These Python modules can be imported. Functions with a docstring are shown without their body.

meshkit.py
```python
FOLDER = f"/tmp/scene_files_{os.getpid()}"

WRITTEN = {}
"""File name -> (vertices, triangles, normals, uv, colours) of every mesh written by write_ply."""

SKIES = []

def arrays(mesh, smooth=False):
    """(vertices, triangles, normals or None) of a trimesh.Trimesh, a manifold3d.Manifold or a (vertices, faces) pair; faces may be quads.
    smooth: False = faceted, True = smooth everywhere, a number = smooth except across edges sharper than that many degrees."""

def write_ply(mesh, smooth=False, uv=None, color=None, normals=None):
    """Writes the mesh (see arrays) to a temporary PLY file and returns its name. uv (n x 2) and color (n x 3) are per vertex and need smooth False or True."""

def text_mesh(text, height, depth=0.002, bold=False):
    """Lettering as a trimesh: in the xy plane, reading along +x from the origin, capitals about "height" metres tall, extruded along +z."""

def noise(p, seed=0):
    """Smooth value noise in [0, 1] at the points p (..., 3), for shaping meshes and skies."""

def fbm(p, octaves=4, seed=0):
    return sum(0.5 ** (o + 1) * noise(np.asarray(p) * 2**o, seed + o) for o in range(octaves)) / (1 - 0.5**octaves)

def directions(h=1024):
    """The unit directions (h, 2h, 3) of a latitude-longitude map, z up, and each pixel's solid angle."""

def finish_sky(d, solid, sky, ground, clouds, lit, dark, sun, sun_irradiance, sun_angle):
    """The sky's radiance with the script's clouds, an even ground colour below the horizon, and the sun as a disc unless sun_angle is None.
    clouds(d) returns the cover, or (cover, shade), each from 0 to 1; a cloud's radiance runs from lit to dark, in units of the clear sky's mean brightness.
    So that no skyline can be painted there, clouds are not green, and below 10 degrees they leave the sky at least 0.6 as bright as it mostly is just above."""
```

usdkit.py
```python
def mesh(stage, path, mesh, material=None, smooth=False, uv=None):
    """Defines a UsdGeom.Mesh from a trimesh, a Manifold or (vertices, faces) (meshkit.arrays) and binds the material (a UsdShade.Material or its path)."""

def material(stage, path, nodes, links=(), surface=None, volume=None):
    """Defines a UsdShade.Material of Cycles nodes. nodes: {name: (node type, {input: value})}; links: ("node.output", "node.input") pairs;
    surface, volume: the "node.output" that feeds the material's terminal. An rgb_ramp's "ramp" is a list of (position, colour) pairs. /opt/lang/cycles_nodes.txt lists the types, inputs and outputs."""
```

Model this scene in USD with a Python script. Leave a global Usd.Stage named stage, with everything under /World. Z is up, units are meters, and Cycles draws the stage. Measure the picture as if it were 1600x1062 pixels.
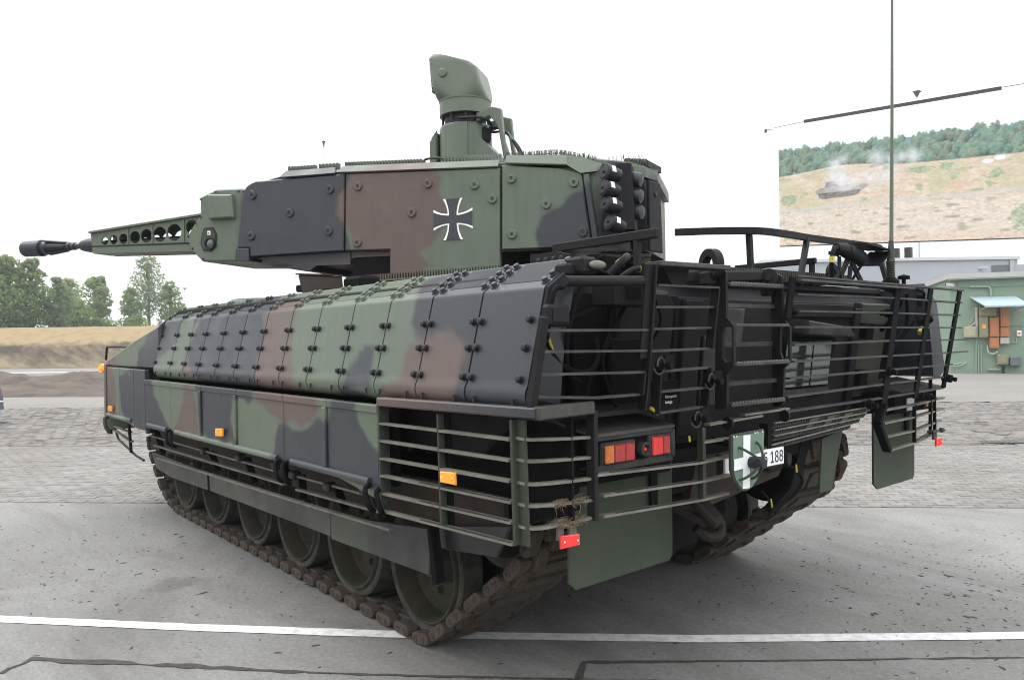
import math, random, numpy as np, trimesh, usdkit, meshkit
import manifold3d as m3
from shapely.geometry import Polygon, Point
from pxr import Usd, UsdGeom, UsdLux, UsdShade, Sdf, Gf, Vt

stage = Usd.Stage.CreateInMemory()
UsdGeom.SetStageUpAxis(stage, UsdGeom.Tokens.z)
UsdGeom.SetStageMetersPerUnit(stage, 1.0)
UsdGeom.Xform.Define(stage, '/World')
UsdGeom.Scope.Define(stage, '/World/Looks')
rng = np.random.default_rng(7)
random.seed(7)

# ------------------------------------------------------------------ camera
CAM = np.array([-2.2, 3.78, 1.7])
RIGHT = np.array([-0.63382, -0.77335, -0.01528])
DOWN = np.array([0.00890, 0.01247, -0.99988])
FWD = np.array([0.77342, -0.63389, -0.00102])
cam = UsdGeom.Camera.Define(stage, '/World/camera')
mt = Gf.Matrix4d(*RIGHT, 0, *(-DOWN), 0, *(-FWD), 0, *CAM, 1)
cam.AddTransformOp().Set(mt.GetOrthonormalized())
cam.CreateFocalLengthAttr(18.0)
cam.CreateHorizontalApertureAttr(18.0 * 1600 / 1220.79)
cam.CreateVerticalApertureAttr(18.0 * 1600 / 1220.79 * 679 / 1024)
cam.CreateClippingRangeAttr(Gf.Vec2f(0.05, 3000))
cam.CreateExposureAttr(0.17)

# ------------------------------------------------------------------ sky, sun
SUN_AZ, SUN_EL = math.radians(40), math.radians(58)          # azimuth from +x towards +y
SX, SY = math.cos(SUN_AZ), math.sin(SUN_AZ)
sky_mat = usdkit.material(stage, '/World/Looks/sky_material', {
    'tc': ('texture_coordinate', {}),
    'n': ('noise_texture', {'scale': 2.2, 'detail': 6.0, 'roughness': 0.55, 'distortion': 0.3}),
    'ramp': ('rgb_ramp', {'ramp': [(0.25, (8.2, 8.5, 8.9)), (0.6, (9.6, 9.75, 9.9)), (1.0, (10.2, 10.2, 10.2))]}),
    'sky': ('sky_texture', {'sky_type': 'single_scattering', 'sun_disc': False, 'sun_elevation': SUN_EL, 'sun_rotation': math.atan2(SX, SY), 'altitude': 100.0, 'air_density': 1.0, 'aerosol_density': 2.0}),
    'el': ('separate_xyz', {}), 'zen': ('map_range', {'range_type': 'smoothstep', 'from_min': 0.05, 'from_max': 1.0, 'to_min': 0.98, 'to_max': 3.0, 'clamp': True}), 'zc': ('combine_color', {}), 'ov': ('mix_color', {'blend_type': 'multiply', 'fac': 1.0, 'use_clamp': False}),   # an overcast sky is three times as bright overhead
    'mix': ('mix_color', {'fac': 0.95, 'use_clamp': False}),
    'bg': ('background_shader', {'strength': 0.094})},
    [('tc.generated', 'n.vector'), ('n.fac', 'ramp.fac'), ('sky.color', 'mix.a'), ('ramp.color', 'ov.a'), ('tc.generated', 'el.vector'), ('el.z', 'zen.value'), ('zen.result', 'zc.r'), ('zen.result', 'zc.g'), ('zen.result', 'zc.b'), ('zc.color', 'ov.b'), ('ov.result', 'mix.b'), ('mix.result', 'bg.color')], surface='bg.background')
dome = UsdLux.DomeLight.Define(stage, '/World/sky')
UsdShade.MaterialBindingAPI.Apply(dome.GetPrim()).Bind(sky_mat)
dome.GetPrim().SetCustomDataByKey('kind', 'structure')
sun = UsdLux.DistantLight.Define(stage, '/World/sun')
sun.CreateIntensityAttr(0.38); sun.CreateAngleAttr(34.0); sun.CreateColorAttr(Gf.Vec3f(1.0, 0.97, 0.93))
sun.GetPrim().CreateAttribute('inputs:normalize', Sdf.ValueTypeNames.Bool).Set(True)
zl = np.array([SX * math.cos(SUN_EL), SY * math.cos(SUN_EL), math.sin(SUN_EL)])
xl = np.cross([0, 0, 1.0], zl); xl /= np.linalg.norm(xl); yl = np.cross(zl, xl)
sun.AddTransformOp().Set(Gf.Matrix4d(*xl, 0, *yl, 0, *zl, 0, 0, 0, 30, 1))

# ------------------------------------------------------------------ helpers
COUNT = {}
def numbered(parent, name):
    k = (parent, name); n = COUNT.get(k, 0); COUNT[k] = n + 1
    return name if n == 0 else '%s_%03d' % (name, n)
def custom(prim, label=None, cat=None, group=None, kind=None):
    for k, v in (('label', label), ('category', cat), ('group', group), ('kind', kind)):
        if v: prim.SetCustomDataByKey(k, v)
def thing(name, label, cat, group=None, loc=(0, 0, 0), rz=0.0):
    p = '/World/' + numbered('/World', name)
    x = UsdGeom.Xform.Define(stage, p)
    if any(loc) or rz:
        x.AddTranslateOp().Set(Gf.Vec3d(*map(float, loc)))
        if rz: x.AddRotateZOp().Set(math.degrees(rz))
    custom(x.GetPrim(), label, cat, group)
    return p
def obj(parent, name, mesh, mat, smooth=False, color=None, label=None, cat=None, group=None, kind=None):
    p = parent + '/' + numbered(parent, name)
    m = usdkit.mesh(stage, p, mesh, MAT[mat], smooth=smooth)
    if color is not None:
        pts = np.array(m.GetPointsAttr().Get(), float)
        c = color(pts)
        UsdGeom.PrimvarsAPI(m).CreatePrimvar('camo', Sdf.ValueTypeNames.Float3Array, 'vertex').Set(Vt.Vec3fArray.FromNumpy(c.astype(np.float32)))
    custom(m.GetPrim(), label, cat, group, kind)
    return p
def top(name, mesh, mat, label=None, cat=None, group=None, kind=None, smooth=False):
    return obj('/World', name, mesh, mat, smooth, None, label, cat, group, kind)

def TM(v, f): return trimesh.Trimesh(np.asarray(v, float), np.asarray(f, int), process=False)
def cat(*ms):
    L = []
    for m in ms: L += list(m) if isinstance(m, (list, tuple)) else [m]
    return trimesh.util.concatenate(L)
def V(*a): return np.array(a, float)
def unit(v): v = np.asarray(v, float); return v / (np.linalg.norm(v) + 1e-12)

def box(c, s, ch=0.0):
    """chamfered axis-aligned box"""
    c = np.asarray(c, float); s = np.asarray(s, float)
    if ch <= 0:
        m = trimesh.creation.box(s); m.apply_translation(c); return m
    h = s / 2; ch = min(ch, h.min() * .8); pts = []
    for sx in (-1, 1):
        for sy in (-1, 1):
            for sz in (-1, 1):
                for k in range(3):
                    p = h - ch; p[k] = h[k]; pts.append(p * [sx, sy, sz])
    m = trimesh.convex.convex_hull(np.array(pts)); m.apply_translation(c); return m
def frame(p0, p1, up=(0, 0, 1)):
    p0, p1 = np.asarray(p0, float), np.asarray(p1, float); a = unit(p1 - p0); up = np.asarray(up, float)
    s = np.cross(up, a)
    if np.linalg.norm(s) < 1e-4: s = np.cross([1, 0, 0.01], a)
    s = unit(s); return a, s, np.cross(a, s)
def beam(p0, p1, w, h, up=(0, 0, 1), ch=0.0):
    """bar from p0 to p1: w across, h along up"""
    p0, p1 = np.asarray(p0, float), np.asarray(p1, float)
    a, s, u = frame(p0, p1, up); L = np.linalg.norm(p1 - p0)
    m = box((0, 0, 0), (L, w, h), ch)
    m.vertices = np.asarray(m.vertices) @ np.stack([a, s, u]) + (p0 + p1) / 2
    return m
def tube(pts, r, sides=8, closed=False):
    p = np.asarray(pts, float); n = len(p)
    rr = np.broadcast_to(np.asarray(r, float), (n,))
    t = np.gradient(p, axis=0); t /= np.linalg.norm(t, axis=1, keepdims=True) + 1e-12
    a = np.cross(t[0], [0.13, 0.21, 1.0]); a = unit(a); rings = []
    for i in range(n):
        a = unit(a - t[i] * (a @ t[i])); b = np.cross(t[i], a)
        th = np.arange(sides) * 2 * np.pi / sides
        rings.append(p[i] + rr[i] * (np.cos(th)[:, None] * a + np.sin(th)[:, None] * b))
    v = np.vstack(rings + [p[:1], p[-1:]]); f = []
    for i in range(n - 1):
        for j in range(sides):
            k = (j + 1) % sides; A, B = i * sides, (i + 1) * sides
            f += [[A + j, B + k, A + k], [A + j, B + j, B + k]]
    c0, c1 = n * sides, n * sides + 1; B = (n - 1) * sides
    for j in range(sides):
        k = (j + 1) % sides
        f += [[c0, j, k], [c1, B + k, B + j]]
    m = TM(v, f); m.fix_normals(); return m
def spline(pts, n=8):
    p = np.asarray(pts, float); q = np.vstack([2 * p[0] - p[1], p, 2 * p[-1] - p[-2]]); out = []
    for i in range(1, len(q) - 2):
        for t in np.linspace(0, 1, n, endpoint=False):
            out.append(.5 * ((2 * q[i]) + (q[i + 1] - q[i - 1]) * t + (2 * q[i - 1] - 5 * q[i] + 4 * q[i + 1] - q[i + 2]) * t * t + (3 * q[i] - q[i - 1] - 3 * q[i + 1] + q[i + 2]) * t ** 3))
    out.append(p[-1]); return np.array(out)
def cyl(p0, p1, r, sides=12, r1=None):
    return tube([p0, p1], [r, r if r1 is None else r1], sides)
def lathe(profile, axis_o, axis_d, sides=24):
    """profile: (r, h) pairs; revolve round axis_d through axis_o"""
    a = unit(axis_d); s = np.cross(a, [0.1, 0.2, 1.0] if abs(a[2]) < .9 else [1, 0, 0.]); s = unit(s); u = np.cross(a, s)
    th = np.arange(sides) * 2 * np.pi / sides; prof = np.asarray(profile, float); n = len(prof)
    v = np.vstack([np.asarray(axis_o) + a * h + r * (np.cos(th)[:, None] * s + np.sin(th)[:, None] * u) for r, h in prof]); f = []
    for i in range(n - 1):
        for j in range(sides):
            k = (j + 1) % sides; A, B = i * sides, (i + 1) * sides
            f += [[A + j, A + k, B + k], [A + j, B + k, B + j]]
    m = TM(v, f); return m
def prism(poly, d, ch=0.0, edge=None):
    """planar 3-d polygon extruded by vector d; chamfer ch on the outer rim of the d side; edge: tessellate to this size"""
    p = np.asarray(poly, float); d = np.asarray(d, float); o = p[0]
    nd = unit(np.cross(p - p.mean(0), np.roll(p, -1, 0) - p.mean(0)).sum(0))     # the polygon's own normal
    if nd @ d < 0: nd = -nd
    du = unit(d)
    x = unit(p[1] - p[0]); x = unit(x - nd * (x @ nd)); y = np.cross(nd, x)
    q = np.stack([(p - o) @ x, (p - o) @ y], 1)
    P = Polygon(q)
    if not P.is_valid: P = P.buffer(0)
    if not P.exterior.is_ccw: q = q[::-1]; P = Polygon(q)
    n = len(q); to3 = lambda a, h: o + a[:, :1] * x + a[:, 1:] * y + h * du
    h = np.linalg.norm(d); ins = q; parts = []
    if ch > 0:
        B = P.buffer(-ch, join_style=2, mitre_limit=10)
        if B.geom_type == 'Polygon' and len(B.exterior.coords) - 1 == n:
            b = np.array(B.exterior.coords)[:-1]
            if not B.exterior.is_ccw: b = b[::-1]
            k = np.argmin(np.linalg.norm(b - q[0], axis=1)); ins = np.roll(b, -k, axis=0)
        else: ch = 0
    def tri(Q, flip):
        v, f = trimesh.creation.triangulate_polygon(Polygon(Q), engine='earcut')
        return v, (f[:, ::-1] if flip else f)
    vf, ff = tri(ins, False)
    topm = TM(to3(vf, h), ff)
    if edge:
        vv, f2 = trimesh.remesh.subdivide_to_size(topm.vertices, topm.faces, edge); topm = TM(vv, f2)
    vb, fb = tri(q, True)
    parts = [topm, TM(to3(vb, 0), fb)]
    rings = [to3(q, 0), to3(q, h - ch)] + ([to3(ins, h)] if ch > 0 else [])
    v, f = [], []
    for a, b in zip(rings[:-1], rings[1:]):
        if edge:                                             # split long rims so that colours follow
            aa, bb = [], []
            for i in range(n):
                j = (i + 1) % n; m_ = max(1, int(np.ceil(np.linalg.norm(a[j] - a[i]) / edge)))
                for t in range(m_): aa.append(a[i] + (a[j] - a[i]) * t / m_); bb.append(b[i] + (b[j] - b[i]) * t / m_)
            a, b = np.array(aa), np.array(bb)
        m_ = len(a); base = len(v); v += list(a) + list(b)
        for i in range(m_):
            j = (i + 1) % m_
            f += [[base + i, base + j, base + m_ + j], [base + i, base + m_ + j, base + m_ + i]]
    parts.append(TM(v, f))
    return cat(parts)
def ribbon(pts, w, h, up=(0, 0, 1), sm=False):
    """continuous flat bar along a polyline: w across (in plan), h along up, mitred at the bends"""
    p = np.asarray(pts, float); up = unit(up); t = np.gradient(p, axis=0); n = len(p)
    seg = np.diff(p, axis=0); seg /= np.linalg.norm(seg, axis=1, keepdims=True)
    t = np.vstack([seg[:1], seg[:-1] + seg[1:], seg[-1:]]); t /= np.linalg.norm(t, axis=1, keepdims=True)
    s = np.cross(up, t); s /= np.linalg.norm(s, axis=1, keepdims=True); u = np.cross(t, s)
    k = np.r_[1, 1 / np.clip((t[1:-1] * seg[1:]).sum(1), .5, 1), 1][:, None]
    v = np.vstack([p + s * w / 2 * k * a + u * h / 2 * b for a, b in ((-1, -1), (1, -1), (1, 1), (-1, 1))]); f = []
    for i in range(n - 1):
        for j in range(4):
            a, b = j * n + i, ((j + 1) % 4) * n + i
            f += [[a, b, b + 1], [a, b + 1, a + 1]]
    f += [[0, 2 * n, n], [0, 3 * n, 2 * n], [n - 1, 2 * n - 1, 3 * n - 1], [n - 1, 3 * n - 1, 4 * n - 1]]
    m = TM(v, f); m.fix_normals(); return m
def bolt(p, nrm, r, h, washer=True, sides=8):
    prof = []
    if washer: prof = [(r * 1.45, 0), (r * 1.45, h * .28), (r, h * .28)]
    else: prof = [(r, 0)]
    prof += [(r, h * .85), (r * .8, h), (0.0005, h)]
    return lathe(prof, p, nrm, sides)
def strip(pl, w, z, jit=0.0, seed=0):
    """flat irregular strip along a ground polyline"""
    r = np.random.default_rng(seed); p = []
    pl = np.asarray(pl, float)
    for a, b in zip(pl[:-1], pl[1:]):
        k = max(1, int(np.linalg.norm(b - a) / .06))
        p += [a + (b - a) * t / k for t in range(k)]
    p.append(pl[-1]); p = np.array(p); t = np.gradient(p[:, :2], axis=0); t /= np.linalg.norm(t, axis=1, keepdims=True)
    nn = np.stack([-t[:, 1], t[:, 0]], 1); ww = np.broadcast_to(np.asarray(w, float), (len(p),)) if np.ndim(w) == 0 else np.interp(np.linspace(0, 1, len(p)), np.linspace(0, 1, len(w)), w)
    L = p[:, :2] + nn * (ww / 2 + jit * r.standard_normal(len(p)))[:, None]; R_ = p[:, :2] - nn * (ww / 2 + jit * r.standard_normal(len(p)))[:, None]
    v = np.vstack([np.c_[L, np.full(len(p), z)], np.c_[R_, np.full(len(p), z)]]); n = len(p); f = []
    for i in range(n - 1): f += [[i, n + i, n + i + 1], [i, n + i + 1, i + 1]]
    return TM(v, f)
def quads(rows):
    """grid of rows of points -> mesh"""
    rows = [np.asarray(r, float) for r in rows]; n, k = len(rows), len(rows[0]); f = []
    for i in range(n - 1):
        for j in range(k - 1):
            a = i * k + j; f += [[a, a + 1, a + k + 1], [a, a + k + 1, a + k]]
    return TM(np.vstack(rows), f)

# ------------------------------------------------------------------ materials
MAT = {}
def mat(name, base, rough=.6, var=.12, scale=6.0, bump=0.0, bscale=60.0, metallic=0.0, spec=.5, dirt=None, dscale=3.0, damt=.5, attr=False, detail=6.0, stretch=None, coat=0.0):
    """painted or mineral surface: base colour with grain, optional dirt colour in patches, optional fine relief"""
    nodes = {'tc': ('texture_coordinate', {}), 'n': ('noise_texture', {'scale': scale, 'detail': detail, 'roughness': .6}),
             'vr': ('map_range', {'from_min': .25, 'from_max': .75, 'to_min': 1 - var, 'to_max': 1 + var}),
             'mul': ('mix_color', {'blend_type': 'multiply', 'fac': 1.0, 'a': base, 'use_clamp': False}), 'cv': ('combine_color', {}),
             'p': ('principled_bsdf', {'roughness': rough, 'metallic': metallic, 'specular_ior_level': spec, 'coat_weight': coat})}
    geo = {'geo': ('geometry', {})}; nodes.update(geo); src = 'geo.position'
    links = []
    if stretch:
        nodes['mp'] = ('mapping', {'scale': stretch}); links.append((src, 'mp.vector')); src = 'mp.vector'
    links += [(src, 'n.vector'), ('n.fac', 'vr.value'), ('vr.result', 'cv.r'), ('vr.result', 'cv.g'), ('vr.result', 'cv.b'), ('cv.color', 'mul.b')]
    if attr:
        nodes['at'] = ('attribute', {'attribute': 'camo'}); links.append(('at.color', 'mul.a'))
    out = 'mul.result'
    if dirt is not None:
        nodes['dn'] = ('noise_texture', {'scale': dscale, 'detail': 8.0, 'roughness': .65})
        nodes['dr'] = ('rgb_ramp', {'ramp': [(0.42, (0, 0, 0)), (0.68, (damt, damt, damt))]})
        nodes['dm'] = ('mix_color', {'b': dirt, 'use_clamp': False})
        links += [('geo.position', 'dn.vector'), ('dn.fac', 'dr.fac'), ('dr.color', 'dm.fac'), (out, 'dm.a')]; out = 'dm.result'
    links.append((out, 'p.base_color'))
    if bump > 0:
        nodes['bn'] = ('noise_texture', {'scale': bscale, 'detail': 4.0}); nodes['bp'] = ('bump', {'strength': bump, 'distance': .01})
        links += [('geo.position', 'bn.vector'), ('bn.fac', 'bp.height'), ('bp.normal', 'p.normal')]
    MAT[name] = usdkit.material(stage, '/World/Looks/' + name, nodes, links, surface='p.BSDF')
GREEN, BROWN, BLACK = V(.072, .091, .062), V(.072, .049, .041), V(.015, .017, .022)
def camo_material(name, rough, fine, bump):
    """sprayed paint: colour from the mesh; faded patches, rain streaks, dust settling low on the vehicle, small scuffs"""
    MAT[name] = usdkit.material(stage, '/World/Looks/' + name, {
        'geo': ('geometry', {}), 'at': ('attribute', {'attribute': 'camo'}), 'sp': ('separate_xyz', {}),
        'n': ('noise_texture', {'scale': 3.0, 'detail': 6.0, 'roughness': .6}), 'vr': ('map_range', {'from_min': .25, 'from_max': .75, 'to_min': .86, 'to_max': 1.14}),
        'mp': ('mapping', {'scale': (30.0, 30.0, 1.6)}), 'st': ('noise_texture', {'scale': 1.0, 'detail': 4.0, 'roughness': .6}), 'sr': ('map_range', {'from_min': .3, 'from_max': .7, 'to_min': .93, 'to_max': 1.07}),
        'mm': ('math', {'math_type': 'multiply'}), 'cv': ('combine_color', {}), 'mul': ('mix_color', {'blend_type': 'multiply', 'fac': 1.0, 'use_clamp': False}),
        'fn': ('noise_texture', {'scale': fine, 'detail': 3.0}), 'fr': ('map_range', {'from_min': .3, 'from_max': .7, 'to_min': .9, 'to_max': 1.1}), 'fc': ('combine_color', {}), 'mf': ('mix_color', {'blend_type': 'multiply', 'fac': 1.0, 'use_clamp': False}),
        'dn': ('noise_texture', {'scale': 5.0, 'detail': 8.0, 'roughness': .72}), 'zr': ('map_range', {'from_min': 1.25, 'from_max': .45, 'to_min': -.25, 'to_max': .18, 'clamp': True}), 'za': ('math', {'math_type': 'add'}),
        'dr': ('map_range', {'from_min': .48, 'from_max': .78, 'to_min': 0.0, 'to_max': .62, 'clamp': True}), 'dm': ('mix_color', {'b': (.055, .046, .036), 'use_clamp': False}),
        'sc': ('noise_texture', {'scale': 38.0, 'detail': 9.0, 'roughness': .8}), 'scr': ('rgb_ramp', {'ramp': [(.68, (0, 0, 0)), (.74, (.35, .35, .35))]}), 'sm': ('mix_color', {'b': (.17, .165, .15), 'use_clamp': False}),
        'bp': ('bump', {'strength': bump, 'distance': .01}), 'rr': ('map_range', {'from_min': .3, 'from_max': .7, 'to_min': rough - .08, 'to_max': rough + .12}), 'p': ('principled_bsdf', {'specular_ior_level': .55})},
        [('geo.position', 'n.vector'), ('n.fac', 'vr.value'), ('geo.position', 'mp.vector'), ('mp.vector', 'st.vector'), ('st.fac', 'sr.value'), ('vr.result', 'mm.value1'), ('sr.result', 'mm.value2'), ('mm.value', 'cv.r'), ('mm.value', 'cv.g'), ('mm.value', 'cv.b'),
         ('at.color', 'mul.a'), ('cv.color', 'mul.b'), ('geo.position', 'fn.vector'), ('fn.fac', 'fr.value'), ('fr.result', 'fc.r'), ('fr.result', 'fc.g'), ('fr.result', 'fc.b'), ('mul.result', 'mf.a'), ('fc.color', 'mf.b'),
         ('geo.position', 'dn.vector'), ('geo.position', 'sp.vector'), ('sp.z', 'zr.value'), ('dn.fac', 'za.value1'), ('zr.result', 'za.value2'), ('za.value', 'dr.value'), ('mf.result', 'dm.a'), ('dr.result', 'dm.fac'),
         ('geo.position', 'sc.vector'), ('sc.fac', 'scr.fac'), ('dm.result', 'sm.a'), ('scr.color', 'sm.fac'), ('sm.result', 'p.base_color'), ('n.fac', 'rr.value'), ('rr.result', 'p.roughness'), ('fn.fac', 'bp.height'), ('bp.normal', 'p.normal')], surface='p.BSDF')
camo_material('camo_paint', .40, 190.0, .035); camo_material('camo_grip', .70, 240.0, .4)
mat('green_paint', tuple(GREEN), rough=.42, spec=.5, var=.08, dirt=(.13, .12, .1), damt=.15)
mat('brown_paint', tuple(BROWN), rough=.55, var=.1)
mat('dark_paint', (.009, .009, .010), rough=.58, spec=.14, var=.12, scale=5, dirt=(.022, .020, .018), damt=.3)
mat('deep_paint', (.005, .005, .0055), rough=.7, spec=.08, var=.15, scale=4)  # darker copy of dark_paint: shade on interior plates put into the colour
mat('dark_olive', (.024, .029, .021), rough=.55, spec=.35, var=.12, dirt=(.075, .066, .05), damt=.35)
mat('flap_rubber', (.030, .040, .026), rough=.62, spec=.3, var=.14, scale=3, dirt=(.06, .06, .048), damt=.25)
mat('dusty_dark', (.045, .042, .038), rough=.7, spec=.3, var=.2, scale=30, dirt=(.02, .02, .02), dscale=9, damt=.6, stretch=None)
mat('deep_brown', (.016, .012, .0105), rough=.7, spec=.15, var=.2)
mat('lower_brown', (.030, .021, .018), rough=.7, spec=.2, var=.2, scale=3, dirt=(.05, .04, .03), damt=.5)
mat('bar_steel', (.022, .022, .024), rough=.55, spec=.3, var=.12, dirt=(.12, .105, .08), dscale=8, damt=.35)
mat('bar_dusty', (.13, .122, .10), rough=.7, var=.25, scale=25, dirt=(.05, .05, .042), dscale=6, damt=.7)
mat('gun_metal', (.030, .032, .040), rough=.38, var=.15, metallic=.5)
mat('black_rubber', (.018, .018, .019), rough=.75, spec=.25, var=.2, dirt=(.07, .06, .048), dscale=5, damt=.5)
mat('tyre_rubber', (.03, .029, .027), rough=.8, var=.2, dirt=(.1, .088, .07), dscale=6, damt=.75)
mat('wheel_paint', (.036, .041, .029), rough=.75, spec=.2, var=.15, scale=5, dirt=(.075, .055, .042), dscale=5, damt=.9)
mat('track_steel', (.056, .045, .038), rough=.8, spec=.3, var=.35, scale=30, bump=.4, bscale=80, dirt=(.10, .076, .057), dscale=14, damt=.65)
mat('bolt_black', (.013, .013, .0145), rough=.48, spec=.3, var=.1)
mat('white_paint', (.78, .78, .77), rough=.55, var=.05)
mat('black_print', (.022, .024, .03), rough=.55, var=.05)
mat('plate_white', (.62, .63, .63), rough=.4, var=.06)
mat('shield_green', (.085, .135, .1), rough=.45, var=.08)
mat('yellow_tape', (.38, .31, .03), rough=.5, var=.1)
mat('hay', (.13, .095, .062), rough=.9, var=.35, scale=40)
mat('canvas', (.2, .18, .12), rough=.9, var=.2)
def lens_mat(name, col, emit=0.0):
    MAT[name] = usdkit.material(stage, '/World/Looks/' + name, {
        'geo': ('geometry', {}), 'w': ('voronoi_texture' if False else 'noise_texture', {'scale': 90.0, 'detail': 1.0}),
        'r': ('rgb_ramp', {'ramp': [(0.3, tuple(.8 * c for c in col)), (0.7, tuple(min(1, 1.15 * c) for c in col))]}),
        'p': ('principled_bsdf', {'roughness': .18, 'specular_ior_level': .6, 'coat_weight': .4})},
        [('geo.position', 'w.vector'), ('w.fac', 'r.fac'), ('r.color', 'p.base_color')], surface='p.BSDF')
lens_mat('amber_lens', (.95, .33, .01)); lens_mat('red_lens', (.80, .025, .02)); lens_mat('mid_red_lens', (.42, .015, .014)); lens_mat('dark_red_lens', (.22, .014, .012)); lens_mat('dark_amber_lens', (.33, .085, .012))
MAT['dark_glass'] = usdkit.material(stage, '/World/Looks/dark_glass', {'p': ('principled_bsdf', {'base_color': (.015, .02, .02), 'roughness': .06, 'specular_ior_level': 1.0, 'coat_weight': 1.0})}, [], surface='p.BSDF')
MAT['pale_glass'] = usdkit.material(stage, '/World/Looks/pale_glass', {'fr': ('fresnel', {'IOR': 2.7}), 'd': ('diffuse_bsdf', {'color': (.02, .026, .025)}), 'g': ('glossy_bsdf', {'color': (.85, .9, .9), 'roughness': .05}), 'm': ('mix_closure', {})},
    [('fr.fac', 'm.fac'), ('d.BSDF', 'm.closure1'), ('g.BSDF', 'm.closure2')], surface='m.closure')
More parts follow.
